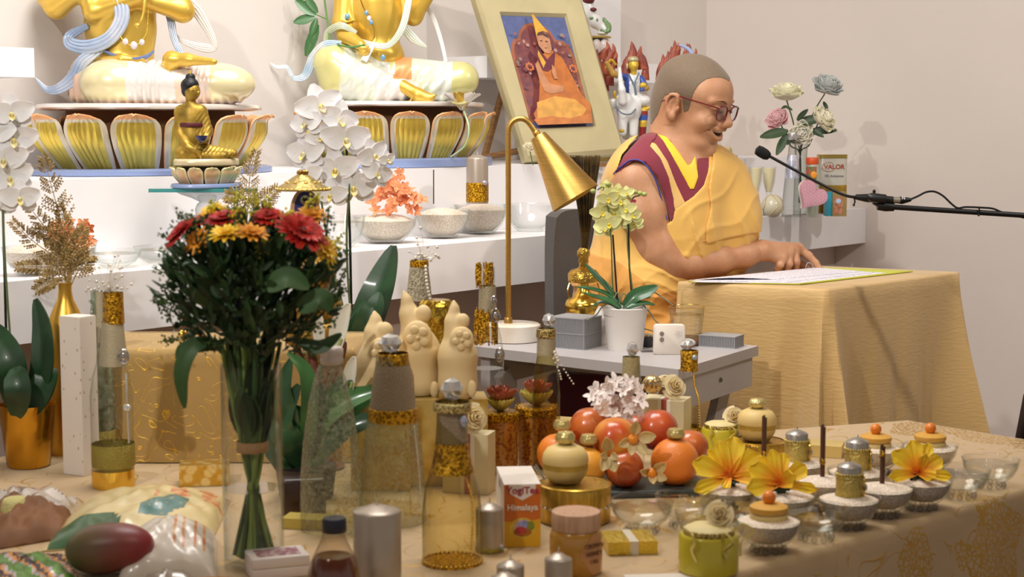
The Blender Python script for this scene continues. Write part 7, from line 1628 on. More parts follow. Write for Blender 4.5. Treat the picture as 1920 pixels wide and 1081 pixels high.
# ---- honey jars with roses
honey = mat('honey behind gold net', '#8f4312', .28, .15, kind='voronoi', vscale=170, col2='#c98e2c', coat=.7, c2pos=(.30, .55)); rosem = mat('copper rose satin', '#bb6a50', .38, .35, var=.08); tull = mat('yellow tulle', '#e0cf60', .7, sss=.1)
honey.node_tree.nodes['Color Ramp'].color_ramp.elements[0].color = c3('#8a3f10'); honey.node_tree.nodes['Color Ramp'].color_ramp.elements[1].color = c3('#b97b26')
def rosejar(label, cx, Y, yb, ytop, r, ry, rr0):
 root = thing('honey_jar', label, 'jar', ab(cx, Y), 'honey jars with fabric roses'); w, kk = fr(Y)
 b_, pr = PR(cx, Y, [(r * .8, yb), (r * .92, yb - 5), (r * .96, yb - 20), (r * .96, ytop + 22), (r * .9, ytop + 12)]); b_.z = ZA + .0006
 m = MB(); m.lathe(b_, pr, 40); m.build('jar', honey, root)
 lobj('dark_neck', cx, Y, [(r * .92, ytop + 24), (r * .93, ytop + 18), (r * .9, ytop + 6)], mat('dark honey', '#4a1c08', .15, coat=.8), root, caps=False)
 m = MB(); rs = np.random.RandomState(int(cx))
 c0 = Vector((P(cx, ytop, Y).x, Y, P(cx, ytop, Y).z)); m.lathe(c0 - Vector((0, 0, .012)), [(r * .95 * kk, 0), (r * 1.02 * kk, .002), (r * 1.02 * kk, .014), (r * .9 * kk, .017), (.001, .018)], 40)
 for i in range(90): a = rs.uniform(0, 2 * pi); m.ell(c0 + Vector((cos(a) * r * 1.03 * kk, sin(a) * r * 1.03 * kk, rs.uniform(-.010, .004))), 2.6 * kk, seg=5, rings=3)
 m.build('sequin_band', GLITTER(), root)
 m = MB()
 for i in range(11): a = 2 * pi * i / 11; m.petal(c0 + Vector((0, 0, .004)), Vector((cos(a), sin(a), .35)), (0, 0, 1), r * 1.0 * kk, r * .75 * kk, .3, .4, .0006)
 m.build('tulle', tull, root); rose(root, Vector((P(cx, ry, Y).x, Y, P(cx, ry, Y).z)), rr0 * kk, rosem, int(cx), spiky=True); return root
def rose(root, c, r, m_, seed=1, name='rose', ax=(0, -.9, .7), spiky=False):
 if spiky:
  rs = np.random.RandomState(seed); m = MB()
  for i in range(17):
   f = i / 16; a = i * 2.4; el = 1.35 - 1.15 * f; d = Vector((cos(a) * cos(el), sin(a) * cos(el), sin(el))); m.petal(c - Vector((0, 0, r * .45)) + d * r * .1, d, Vector((-cos(a) * sin(el), -sin(a) * sin(el), cos(el))), r * (.75 + .45 * f), r * .85, .42, .30, .0008, tip=.8)
  return m.build(name, m_, root)
 q = Vector((0, 0, 1)).rotation_difference(Vector(ax)); m = MB(); rs = np.random.RandomState(seed)
 for i in range(16):
  f = i / 15; a0 = i * 2.4 + rs.uniform(-.2, .2); rad = r * (.12 + .80 * f); hgt = r * (.75 - .75 * f); op = .2 + .9 * f
  def fn(u, v):
   a = a0 + (u - .5) * (2.1 - .5 * f); rr_ = rad * (.55 + .55 * v * (1 + .3 * op)) ; z_ = -r * .35 + hgt * v + r * .35 * v - r * .30 * op * v * v + .06 * r * (abs(u - .5) < .15) * (v > .8)
   return c + q @ Vector((cos(a) * rr_, sin(a) * rr_, z_))
  m.grid(fn, 6, 5, .0008)
 return m.build(name, m_, root)
rosejar('gold-netted honey jar topped by a copper rose, left one by gift box', 938, 2.80, 893, 775, 34, 742, 33)
rosejar('gold-netted honey jar topped by a copper rose, right one beside the fruit', 1006, 2.86, 879, 765, 39, 730, 31)
# ---- gift boxes with shells
crm = mat('cream gift paper', '#d8cba4', .5, .1, var=.03); pkr = mat('rose ribbon', '#b8604c', .35, .2); wlr = mat('white leaf ribbon', '#e8dfcf', .6, kind='voronoi', vscale=110, col2='#9a8a68', c2pos=(.05, .12))
shell = mat('cream shell flower', '#ead8ac', .55, sss=.1, var=.04)
gb1 = giftbox('gift_box', 'upright cream gift box with a rose ribbon, beside the amber bottle', 878, 2.66, .040, .022, .051, -.28, crm, (pkr, wlr))
gb2 = giftbox('gift_box', 'cream gift box with a rose ribbon behind the fruit, topped by shells', 1253, 2.98, .042, .030, .052, -.35, crm, (pkr, wlr))
def shellflower(label, c, r, ax, cat='ornament', seed=1, grp=None):
 root = thing('shell_flower', label, cat, Vector(c) - Vector((0, 0, r * .7)), grp); rose(root, Vector(c), r, shell, seed, 'petals', ax); m = MB(); m.ell(Vector(c), r * .35, seg=8, rings=6); m.build('centre', mat('shell centre', '#c9a860', .5), root); return root
zt1 = ZA + .104
shellflower('cream shell flower on top of the upright gift box', P(890, 782, 2.64), .024, (.5, -1, .3), seed=3)
shellflower('cream rolled shell flower on the gift box behind the fruit', P(1266, 723, 2.96), .022, (.3, -1, .5), seed=5)
shellflower('small cream shell bud between the ribbed gold bauble and the rolled shell', P(1247, 711, 3.0), .014, (-.1, -.6, .8), seed=8)
m = MB(); c = P(1223, 720, 2.96); rk = 18 * K(2.96); m.lathe(c - Vector((0, 0, rk)), [(rk * sin(pi * i / 14) + .0001, rk * (1 - cos(pi * i / 14))) for i in range(15)], 64, mod=lambda t, hh: 1 + .05 * cos(16 * t), caps=False); tag(m.build('ribbed_bauble', mat('pale gold bauble', '#dcc38e', .22, .85)), 'ribbed pale gold bauble lying on the gift box behind the fruit', 'bauble')
giftbox('flat_gift_box', 'flat pale gold box with dark sprigs and a pink ribbon, left of the white blossom', 1072, 2.98, .055, .038, .030, -.35, mat('pale gold sprig paper', '#d0b878', .4, .4, kind='voronoi', vscale=60, col2='#6a5424', c2pos=(.04, .10)), (mat('pink ribbon', '#cf8a7a', .4),), z=ZA + .0006)
giftbox('gold_star_box', 'flat gold box with a star pattern on the cloth left of the vase', 372, 2.72, .042, .026, .018, .15, mat('gold star foil', '#d3ab48', .28, .85, kind='voronoi', vscale=60, col2='#efdc9a', bump=.5, bscale=160))
# ---- fruit tray
tr = thing('fruit_tray', 'low dark grey tray carrying the heap of fruit', 'tray', ab(1195, 2.66)); c = ab(1185, 2.68)
m = MB(); m.box(c + Vector((0, 0, .006)), (.125, .075, .006), rz=.12, bev=.004); m.build('tray', mat('dark slate tray', '#3c4442', .35), tr)
nect = lambda i: mat('nectarine skin %d' % i, ['#ad4620', '#e09c34', '#a5301f', '#a8421e'][i], .3, col2=['#cf7030', '#c4501f', '#cb5c2a', '#c8682e'][i], vscale=14, coat=.35, detail=2)
orng = mat('orange peel', '#e8832a', .42, bump=.35, bscale=420, var=.04, coat=.2); orng2 = mat('yellow orange peel', '#eda638', .42, bump=.3, bscale=420, var=.04, coat=.2)
def fruit(kind, label, x, y, r, Y, m_, flat=1.0, group=None):
 k = K(Y); c = P(x, y, Y); m = MB()
 def md(t, hh): return 1
 R0 = r * k; prof = [(max(.0001, R0 * sin(pi * i / 20)), R0 * flat * (1 - cos(pi * i / 20)) - (R0 * .10 * math.exp(-((i - 20) / 1.6) ** 2)) + R0 * .05 * math.exp(-(i / 1.6) ** 2)) for i in range(21)]
 groove = (lambda t, hh: 1 - (.05 * math.exp(-((t - 4.6) / .12) ** 2))) if kind == 'nectarine' else None
 m.lathe(c - Vector((0, 0, R0 * flat)), prof, 36, mod=groove, caps=False, ax=(rr.uniform(-.2, .2), rr.uniform(-.2, .2), 1)); o = m.build(kind, m_); tag(o, label, kind.replace('_', ' '), group); return o
fruit('nectarine', 'dark red-orange nectarine in the back of the fruit heap, under the white blossom', 1110, 802, 40, 2.74, nect(0)); fruit('nectarine', 'yellow and red nectarine in the centre of the fruit heap', 1150, 822, 43, 2.67, nect(1)); fruit('nectarine', 'shiny crimson nectarine at the upper right of the fruit heap', 1232, 806, 40, 2.74, nect(2)); fruit('nectarine', 'brownish red nectarine resting on the tray front between the oranges', 1177, 877, 37, 2.64, nect(3))
fruit('orange', 'orange at the left end of the fruit heap, behind the cream candle', 1046, 848, 38, 2.70, orng); fruit('orange', 'yellowish orange partly behind the cream round candle', 1098, 872, 37, 2.64, orng2); fruit('orange', 'large orange at the right end of the tray with a gold sweet on top', 1262, 865, 46, 2.66, orng); fruit('nectarine', 'orange red fruit peeping out behind the large right orange', 1290, 838, 34, 2.76, nect(0)); fruit('nectarine', 'dark red fruit in shadow right beneath the white blossom', 1190, 808, 34, 2.80, nect(3))
sweet = mat('gold foil sweet', '#d8c684', .32, .7, bump=1., bscale=120, var=.05)
def candy(label, x, y, Y, rx=17, ry=11):
 k = K(Y); m = MB(); c = P(x, y, Y); m.lathe(c - Vector((0, 0, ry * k)), [(rx * .5 * k, 0), (rx * k, ry * .5 * k), (rx * 1.02 * k, ry * 1.1 * k), (rx * .8 * k, ry * 1.8 * k), (.001, ry * 2 * k)], 24, mod=lambda t, hh: 1 + .03 * sin(11 * t)); tag(m.build('foil_sweet', sweet), label, 'sweet', 'gold foil sweets')
candy('pale gold foil sweet on the far left orange', 1054, 796, 2.68); candy('pale gold foil sweet on the yellowish orange', 1104, 823, 2.64); candy('pale gold foil sweet on top of the large right orange', 1267, 812, 2.66)
def physalis(label, x, y, Y, husks, berry=True, s=1.0):
 w, kk = fr(Y); root = thing('physalis', label, 'physalis', w(x, y), None)
 if berry: m = MB(); m.ell(w(x, y), 10 * kk * s); m.build('berry', mat('physalis berry', '#ee8f22', .3, coat=.3), root)
 for (dx, dy, ln) in husks: m = MB(); a = w(x + dx * .25, y + dy * .25, 3); m.petal(a, w(x + dx, y + dy, -8) - a, (0, -1, 0), ln * kk, ln * .62 * kk, .35, .15, .0006); m.build('husk', mat('papery husk', '#dcc692', .6, var=.06, vscale=60, sss=.1), root)
physalis('open physalis with orange berry and spread husks in the middle of the fruit', 1187, 823, 2.60, [(6, -34, 34), (38, -8, 38), (-26, 10, 28), (-4, 28, 26), (24, 24, 32)])
physalis('closed physalis husk hanging between centre and left fruit', 1142, 850, 2.58, [(-4, -22, 40), (8, 24, 34), (-10, 22, 34), (14, 6, 24), (-14, 2, 24)], False)
physalis('half-open physalis lying in front of the large right orange', 1222, 886, 2.59, [(-18, -4, 28), (20, -16, 34), (22, 8, 30), (2, 14, 26)], True)
wf = mat('white pink blossom', '#efe2dc', .6, var=.04); rs = np.random.RandomState(11); pts = []
while len(pts) < 26:
 x, y = rs.uniform(1108, 1206), rs.uniform(708, 778)
 if ((x - 1157) / 50) ** 2 + ((y - 748) / 36) ** 2 < 1 and all((x - a) ** 2 + (y - b_) ** 2 > 150 for a, b_ in pts): pts.append((x, y))
cluster('white_blossom', 'ball of small white and pinkish blossoms on top of the fruit', pts, 2.72, .0155, wf, None, seed=6)
# ---- round cream candles on gold drums
crw = mat('cream macaron wax', '#dcc07c', .5, sss=.12, var=.03); drm = mat('gold pleated foil', '#cda74a', .3, .85, bump=.7, bscale=70, stretch=(3, 3, .4), var=.12, vscale=30)
def macaron(label, cx, Y, z0, rpx, dl, hdrum, rdr, dcx):
 k = K(Y); c0 = base(dcx, Y, ZA + .0006); root = thing('gold_drum', dl, 'box', c0, 'gold foil drums')
 m = MB(); m.lathe(c0, [(rdr * .96, 0), (rdr, .002), (rdr * 1.02, hdrum * .9), (rdr * .98, hdrum), (.001, hdrum)], 24, mod=lambda t, hh: 1 + .02 * sin(12 * t)); m.build('drum', drm, root)
 m = MB(); m.lathe(c0 + Vector((0, 0, hdrum * .97)), [(rdr * 1.0, 0), (rdr * 1.03, .001), (rdr * .97, .0025)], 40, caps=False); m.build('rim', GOLD(), root)
 m = MB()
 for i in range(16): a = pi + pi * i / 15; m.ell(c0 + Vector((cos(a) * rdr * 1.03, sin(a) * rdr * 1.03, hdrum * .45)), .0022, seg=6, rings=4)
 m.build('crystals', CRYSTAL(), root)
 c = base(cx, Y, z0); R = rpx * k; root = thing('macaron_candle', label, 'candle', c, 'round cream candles')
 m = MB(); m.lathe(c, [(R * .45, 0), (R * .68, R * .06), (R * .92, R * .42), (R * .98, R * .66)], 40); m.build('lower_half', crw, root)
 m = MB(); m.lathe(c + Vector((0, 0, R * .64)), [(R * .98, 0), (R * .97, R * .16), (R * .98, R * .26)], 40, caps=False); m.build('gold_filling', mat('gold cream', '#b8953c', .45, .4, bump=.8, bscale=200), root)
 m = MB(); m.lathe(c + Vector((0, 0, R * .88)), [(R * .98, 0), (R, R * .12), (R * .96, R * .38), (R * .8, R * .62), (R * .5, R * .76), (.001, R * .8)], 40); m.build('upper_half', crw, root)
 return root, c + Vector((0, 0, R * 1.68))
hd_ = P(1078, 905, 2.46).z - ZA
_, tp = macaron('round cream candle like a macaron, standing before the left oranges', 1062, 2.46, ZA + hd_ + .001, 44, 'larger gold foil drum carrying the cream candle near the tea box', hd_, 68 * K(2.46), 1080); k = K(2.46)
m = MB(); m.lathe(tp - Vector((0, 0, .001)), [(9 * k, 0), (18 * k, .006), (19 * k, .013), (14 * k, .020), (.001, .022)], 24, mod=lambda t, hh: 1 + .03 * sin(9 * t)); tag(m.build('foil_sweet', sweet), 'pale gold foil sweet on the cream candle near the left oranges', 'sweet', 'gold foil sweets')
hd2 = P(1430, 826, 2.92).z - ZA
_, tp = macaron('round cream candle like a macaron, in the back behind the yellow flowers', 1427, 2.92, ZA + hd2 + .001, 37, 'smaller gold foil drum under the back cream candle', hd2, 48 * K(2.92), 1432); k = K(2.92)
m = MB(); m.lathe(tp - Vector((0, 0, .001)), [(8 * k, 0), (16 * k, .006), (17 * k, .011), (12 * k, .018), (.001, .020)], 24, mod=lambda t, hh: 1 + .03 * sin(9 * t)); tag(m.build('foil_sweet', sweet), 'pale gold foil sweet on the cream candle at the back', 'sweet', 'gold foil sweets')
m = MB(); a = P(1003, 872, 2.5); b_ = P(1026, 906, 2.48); m.tube([a, b_], [.004, .0025], 10, flat=.3); tag(m.build('spoon', mat('chrome', '#c9c9cf')), 'small silver spoon handle left of the cream candle', 'spoon')
# ================================================= BOWLS ON THE ALTAR
def abowl(cx, yb, label, fill=None, fh=.8, mound=.0, r=.0485, hgt=.050):
 Yc = YZ(yb - 12, ZA); x = P(cx, yb, Yc).x
 o = glass_bowl('offering_bowl', (x, Yc, ZA + .0006), r, hgt, label, group='small footed glass offering bowls', fill=fill, fh=fh, mound=mound, feet=True); o['category'] = 'bowl'; return o, Yc
rc = dict(fill='rice', fh=.88, mound=.008); wt = dict(fill='water', fh=.78)
BW = {}
for key, cx, yb, lab, kw in (
 ('w1', 1203, 1010, 'leftmost glass bowl of clear water, in front of the fruit tray', wt),
 ('w2', 1287, 1000, 'glass bowl of water between the leftmost water bowl and the yellow flowers', wt),
 ('w3', 1325, 1032, 'glass bowl of water behind the yellow jar with ribbon curls', wt),
 ('w4', 1372, 1012, 'glass bowl of water behind the cookie nearest the camera', wt),
 ('c1', 1440, 1046, 'bowl of rice with a cookie and orange ball, nearest the camera', rc),
 ('w5', 1530, 1024, 'glass bowl of water right of the nearest cookie bowl', wt),
 ('k1', 1590, 1002, 'bowl of rice holding the small silver candle of the front row', rc),
 ('i1', 1655, 980, 'bowl of rice holding the incense stick between candle and right flower', rc),
 ('f3', 1727, 966, 'bowl of rice with the rightmost yellow flower', rc),
 ('w6', 1800, 945, 'glass bowl of water, second from the right end of the table', wt),
 ('w7', 1856, 925, 'glass bowl of water at the right end of the table', wt),
 ('f1', 1365, 982, 'bowl of rice under the leftmost yellow flower', rc),
 ('f2', 1470, 996, 'bowl of rice under the middle yellow flower', rc),
 ('i2', 1545, 966, 'bowl of rice with the incense stick right of the middle yellow flower', rc),
 ('k2', 1605, 948, 'bowl of rice holding the small silver candle in the second row', rc),
 ('k3', 1492, 930, 'bowl of rice under the backmost small silver candle', rc),
 ('i3', 1432, 938, 'bowl of rice with the incense stick before the cream candle', rc),
 ('c2', 1640, 900, 'bowl of rice with the cookie at the back, left of the other back cookie', rc),
 ('c3', 1742, 898, 'bowl of rice with the cookie behind the rightmost yellow flower', rc)):
 BW[key] = abowl(cx, yb, lab, **kw)[0]
def top_of(key, dz=.047): o = BW[key]; return Vector((o.location.x, o.location.y, ZA + .0006 + dz))
cook = mat('golden cookie', '#d9a446', .65, bump=.4, bscale=160, var=.06); cook2 = mat('pale cookie', '#d6bd7c', .7, bump=.4, bscale=160)
def cookie(key, label):
 c = top_of(key, .046); root = thing('cookie', label, 'cookie', c, 'sandwich cookies with orange balls'); R = .0275
 m = MB(); m.lathe(c, [(R * .9, 0), (R, .003), (R * 1.0, .009), (R * .93, .011)], 30, mod=lambda t, hh: 1 + .012 * sin(13 * t)); m.build('lower_cookie', cook2, root)
 m = MB(); m.lathe(c + Vector((0, 0, .0105)), [(R * .86, 0), (R * .86, .003)], 24, caps=False); m.build('filling', mat('cream filling', '#e0cf9a', .6), root)
 m = MB(); m.lathe(c + Vector((0, 0, .0132)), [(R * .96, 0), (R * 1.02, .003), (R * 1.0, .008), (R * .7, .012), (.001, .013)], 30, mod=lambda t, hh: 1 + .012 * sin(11 * t)); m.build('upper_cookie', cook, root)
 m = MB(); m.ell(c + Vector((0, 0, .034)), .0100); m.build('orange_ball', mat('orange ball', '#e8801e', .35, coat=.3, var=.03), root); return root
cookie('c1', 'cookie with an orange ball in the bowl nearest the camera'); cookie('c2', 'cookie with an orange ball at the back, left of the other'); cookie('c3', 'cookie with an orange ball behind the rightmost yellow flower')
svx = mat('silver candle wax', '#aaa49c', .32, .6, var=.03)
def lacecandle(key, label):
 c = top_of(key, .044); root = thing('small_candle', label, 'candle', c, 'small silver candles in gold lace'); R = .0195; H_ = .052
 m = MB(); m.lathe(c, [(R * .97, 0), (R * .97, H_), (R * .9, H_ + .002), (R * .35, H_ + .007), (.001, H_ + .008)], 32); m.build('wax', svx, root); m = MB(); m.tube([c + Vector((0, 0, H_ + .007)), c + Vector((.001, 0, H_ + .012))], .0007, 5); m.build('wick', mat('dark wick', '#3a3430', .8), root)
 m = MB(); n = 30; lace = SATIN()
 m.lathe(c, [(R, .001), (R * 1.03, .002), (R * 1.03, H_ * .78), (R, H_ * .80)], 40, caps=False)
 for i in range(n):
  a = 2 * pi * i / n
  for z in (.003, H_ * .80): m.ell(c + Vector((cos(a) * R * 1.04, sin(a) * R * 1.04, z)), .0023, seg=6, rings=4)
 for z in (.009, H_ * .70):
  m.tube([c + Vector((cos(a) * R * 1.05, sin(a) * R * 1.05, z)) for a in np.linspace(0, 2 * pi, 33)], .0009, 4)
 m.build('gold_lace', mat('pale gold lace', '#cdb766', .35, .7, bump=.8, bscale=260, var=.06), root)
 m = MB(); a = -.35; g = c + Vector((cos(a) * R * 1.1, sin(a) * R * 1.1, H_ * .42)); m.tube([g + Vector((0, cos(t) * .009 * .6, sin(t) * .016)) for t in np.linspace(0, 2 * pi, 17)], .0018, 6); m.build('gold_ring', GOLD(), root)
 m = MB(); m.ell(g + Vector((.003, -.001, 0)), (.003, .004, .0055)); m.build('gem', mat('iridescent gem', '#c8a8c8'), root); return root
lacecandle('k1', 'small silver candle with gold lace in the front row bowl'); lacecandle('k2', 'small silver candle with gold lace in the second row'); lacecandle('k3', 'small silver candle with gold lace, backmost and leftmost of the three')
for key, px, y0, lab in (('i1', 1653, 832, 'brown incense stick with gold thread left of the rightmost yellow flower'), ('i2', 1541, 795, 'brown incense stick with gold thread right of the middle yellow flower'), ('i3', 1431, 778, 'brown incense stick with gold thread in front of the back cream candle')):
 o = BW[key]; Yq = o.location.y; yb = [y for y in range(700, 1000) if P(px, y, Yq).z < ZA + .040][0]
 incense(px, y0, yb, Yq, lab, r=.0019, band={'i1': 850, 'i2': 864, 'i3': 850}[key], lean=2)
# yellow flowers
fym = bpy.data.materials.new('yellow orange petal'); fym.use_nodes = True
def mk_fy(m):
 nt = m.node_tree; b = nt.nodes['Principled BSDF']; L = nt.links.new; tc = nd(nt, 'ShaderNodeTexCoord'); ln = nd(nt, 'ShaderNodeVectorMath', operation='LENGTH'); L(tc.outputs['Object'], ln.inputs[0])
 nz = nd(nt, 'ShaderNodeTexNoise'); nz.inputs['Scale'].default_value = 120; L(tc.outputs['Object'], nz.inputs[0]); ad = nd(nt, 'ShaderNodeMath', operation='MULTIPLY_ADD'); L(nz.outputs[0], ad.inputs[0]); ad.inputs[1].default_value = .02; L(ln.outputs['Value'], ad.inputs[2])
 r = nd(nt, 'ShaderNodeMapRange'); L(ad.outputs[0], r.inputs[0]); r.inputs[1].default_value = .012; r.inputs[2].default_value = .048
 c = nd(nt, 'ShaderNodeValToRGB'); L(r.outputs[0], c.inputs[0]); c.color_ramp.elements[0].color = c3('#e2641a'); c.color_ramp.elements[1].color = c3('#f6d02c'); e = c.color_ramp.elements.new(.45); e.color = c3('#f3a824'); L(c.outputs[0], b.inputs['Base Color']); b.inputs['Roughness'].default_value = .6; b.inputs['Subsurface Weight'].default_value = .1; b.inputs['Subsurface Scale'].default_value = .01
mk_fy(fym)
def yflower(label, cx, cy, Y, pet, s=1.0):
 w, kk = fr(Y); c = w(cx, cy); root = thing('yellow_flower', label, 'flower', c, None)
 for (dx, dy, wd, dd) in pet:
  m = MB(); d = w(cx + dx, cy + dy, dd) - c; ln = d.length
  s_ = d.normalized().cross(Vector((0, -1, .4)).normalized()).normalized(); up = s_.cross(d.normalized())
  def fn(u, v):
   x = (u - .5) * 2; ww = wd * .78 * kk * (v ** .55) * (1 if v < .8 else sqrt(max(0, 1 - ((v - .8) / .21) ** 2))); return c + d * (v * (1 - .05 * x * x)) + s_ * x * ww + up * (wd * kk * .25 * x * x - ln * .14 * v * v + .0015 * sin(x * 9) * v)
  m.grid(fn, 11, 9, .0006); m.build('petal', fym, root)
 m = MB(); m.ell(c + Vector((.002, .004, -.006)), (.010, .010, .011), seg=8, rings=6)
 for i in range(5): a = i * 1.3; m.petal(c, Vector((cos(a), sin(a) * .4 - .3, -.6)), (0, -1, 0), .018, .008)
 m.build('calyx', mat('dark green calyx', '#26381c', .6), root)
yflower('leftmost yellow-orange artificial flower standing in rice', 1368, 892, BW['f1'].location.y - .01, [(-66, -26, 30, -10), (-20, -66, 22, 10), (10, -74, 32, 12), (58, -40, 34, 0), (62, 6, 22, -30), (-62, 26, 20, -34), (-8, 18, 14, -50), (-40, -50, 12, 14)])
yflower('middle yellow-orange artificial flower standing in rice', 1462, 906, BW['f2'].location.y - .01, [(-56, -30, 30, -6), (-58, 8, 26, -30), (-14, -64, 18, 10), (8, -58, 20, 12), (50, -34, 26, 0), (70, 10, 16, -20), (24, -12, 26, -46), (-36, -52, 16, 14)])
yflower('rightmost yellow-orange artificial flower standing in rice', 1722, 886, BW['f3'].location.y - .01, [(-46, -40, 26, -4), (-50, 6, 18, -28), (-10, -62, 24, 10), (22, -56, 18, 10), (44, -28, 24, 0), (62, 6, 16, -22), (14, -30, 14, -40), (30, 6, 20, -44)])
# yellow jars
ywx = mat('yellow green wax', '#c9b82c', .35, sss=.1, coat=.3, var=.05); glt = SILVERG()
def yjar(label, cx, Y, R, H_, flower, group='yellow jars with glitter rims'):
 c = ab(cx, Y); root = thing('yellow_jar', label, 'jar', c, group)
 m = MB(); m.lathe(c, [(R * .9, 0), (R, .003), (R * 1.0, H_ * .82), (R * .94, H_ * .88)], 40); m.build('wax_jar', ywx, root)
 m = MB(); m.lathe(c + Vector((0, 0, H_ * .86)), [(R * .84, 0), (R * .86, .001), (R * .86, H_ * .13), (R * .8, H_ * .14), (.001, H_ * .15)], 40)
 m.build('glitter_rim', glt, root); m = MB(); m.lathe(c + Vector((0, 0, H_ * 1.0)), [(R * .8, 0), (R * .7, .003), (.001, .005)], 30, mod=lambda t, hh: 1 + .05 * sin(7 * t)); m.build('lid_paper', mat('pale yellow paper', '#e0cf94', .6), root)
 for (a0, l) in ((.2, 1), (pi * 1.3, .9), (-1.2, .7)):
  m = MB(); o = Vector((cos(a0), sin(a0), 0)); st_ = c + o * R * .95 + Vector((0, 0, H_ * .86)); pts = [st_, st_ + o * R * .22 * l + Vector((0, 0, R * .28)), st_ + o * R * .42 * l + Vector((R * .2, 0, 0)), st_ + o * R * .2 * l + Vector((0, 0, -R * .3)), st_ + o * R * .06 + Vector((R * .1, -.002, -R * .8 * l))]; m.ribbon(curve(pts, 18), R * .05, (o.y, -o.x, .4)); m.build('curling_ribbon', mat('pale gold curl ribbon', '#e4cf78', .35, .4), root)
 return root, c + Vector((0, 0, H_))
_, tp = yjar('yellow candle jar with glitter rim and ribbon curls, at the front edge', 1338, 2.17, .0415, .062, True)
shellflower('cream shell flower standing on the front yellow jar', tp + Vector((.014, 0, .019)), .020, (-.3, -1, .5), seed=7)
_, tp = yjar('yellow candle jar with glitter rim at the back, behind the leftmost yellow flower', 1358, 2.97, .036, .056, True)
shellflower('cream shell flower on the back yellow jar', tp + Vector((.026, 0, .014)), .021, (-.2, -1, .5), seed=9)
c = ab(1555, 2.96); m = MB(); m.box(c + Vector((0, 0, .011)), (.036, .03, .011), rz=-.3); tag(m.build('small_gold_book', mat('pale gold pages', '#d8bf7a', .5, .3), smooth=False), 'small flat pale gold packet between the two back candles', 'packet')
# ================================================= FRONT: TEA BOX, HONEY, CANDLES
Y = 2.30; w, kk = fr(Y)
tea = mat('orange tea card', '#c96a20', .5, var=.03); yelc = mat('yellow tea card', '#d8a41e', .5, var=.04); whc = mat('white tea card', '#e2d9d0', .5, var=.01)
xa = P(945, 1000, Y).x; xb = P(1014, 1000, Y).x; hT = P(0, 908, Y).z - ZA; z0 = ZA + .0006
tb = thing('tea_box', 'orange and white herbal tea box lettered Himalaya, left of the wooden-lidded jar', 'box', ((xa + xb) / 2, Y + .03, z0)); RT = Matrix.Rotation(.10, 3, 'Z'); wT = (xb - xa) / 2; dT = .062
ft = lambda x, y, z: Vector(((xa + xb) / 2, Y, z0)) + RT @ Vector((x, y, z))
m = MB(); m.box(ft(0, dT, hT / 2), (wT, dT, hT / 2), rz=.10); m.build('carton', whc, tb, smooth=False)
def plate(pts, m_, name, root, off=.0004):
 n = len(pts); nn = (pts[1] - pts[0]).cross(pts[2] - pts[0]).normalized(); nn = nn if nn.y < 0 else -nn; m = MB(); m.add([p + nn * off for p in pts] + [p - nn * .0002 for p in pts], [tuple(range(n))] + [(i, (i + 1) % n, n + (i + 1) % n, n + i) for i in range(n)]); return m.build(name, m_, root, smooth=False)
plate([ft(-wT, 0, 0), ft(wT, 0, 0), ft(wT, 0, hT * .995), ft(-wT, 0, hT * .995)], tea, 'front_panel', tb, .0003)
plate([ft(-wT, 0, 0), ft(wT, 0, 0), ft(wT, 0, hT * .45), ft(0, 0, hT * .38), ft(-wT, 0, hT * .42)], yelc, 'yellow_panel', tb, .0006)
plate([ft(-wT * .72, 0, hT * .995), ft(wT * .72, 0, hT * .995), ft(wT * .72, 0, hT * .86), ft(wT * .35, 0, hT * .80), ft(0, 0, hT * .745), ft(-wT * .35, 0, hT * .80), ft(-wT * .72, 0, hT * .86)], whc, 'logo_shield', tb, .0007)
redk = mat('raspberry ink', '#b03048', .5); wink = mat('white ink', '#f0e4d8', .5)
text('YogiTea', 'lettering', ft(0, -.0012, hT * .90), .0145, redk, RT @ Vector((1, 0, 0)), (0, 0, 1), tb, bold=True)
text('Himalaya', 'lettering', ft(0, -.0012, hT * .63), .0125, wink, RT @ Vector((1, 0, 0)), (0, 0, 1), tb, bold=True)
for k_, (px_, pz, rx, rz_, cc) in enumerate(((0, .30, .70, .17, '#d9b93a'), (0, .33, .45, .11, '#c9a8b4'), (.1, .36, .35, .06, '#8f96c4'), (0, .24, .5, .07, '#a8641e'), (-.1, .27, .30, .06, '#b23c3c'), (.45, .34, .2, .07, '#7d8c2e'))):
 plate([ft(wT * px_ + wT * rx * cos(a), 0, hT * pz + hT * rz_ * sin(a)) for a in np.linspace(0, 2 * pi, 21)[:-1]], mat('tea print ' + cc, cc, .5, var=.1, vscale=200), 'printed_picture', tb, .0009 + .0002 * k_)
sd_ = lambda y, z: ft(-wT - .0004, y, z)
m = MB()
for i in range(11): y = dT * .9 + i * .0022; m.add([sd_(y, hT * .80), sd_(y + .0011, hT * .80), sd_(y + .0011, hT * .93), sd_(y, hT * .93)], [(0, 1, 2, 3)])
m.build('barcode', mat('barcode ink', '#3c342e', .6), tb, smooth=False)
Y = 2.17
hj = thing('honey_jar', 'jar of pale set honey with a wooden lid and diamond label, by the tea box', 'jar', ab(1083, Y)); w, kk = fr(Y); R = 51 * kk; c = ab(1083, Y); zl0 = P(0, 990, Y).z - ZA; zl1 = P(0, 958, Y).z - ZA
m = MB(); m.lathe(c, [(R * .93, 0), (R, .005), (R, zl0 - .010), (R * .93, zl0 - .002), (R * .88, zl0)], 44); m.build('jar', mat('set honey', '#b9842c', .22, coat=.8, var=.04), hj)
m = MB(); m.lathe(c + Vector((0, 0, zl0)), [(R * .92, 0), (R * .93, .001), (R * .93, zl1 - zl0 - .001), (R * .91, zl1 - zl0)], 44); m.build('wooden_lid', mat('pale beech', '#c9a184', .6, stretch=(20, 20, 3), vscale=8, col2='#b98f70'), hj)
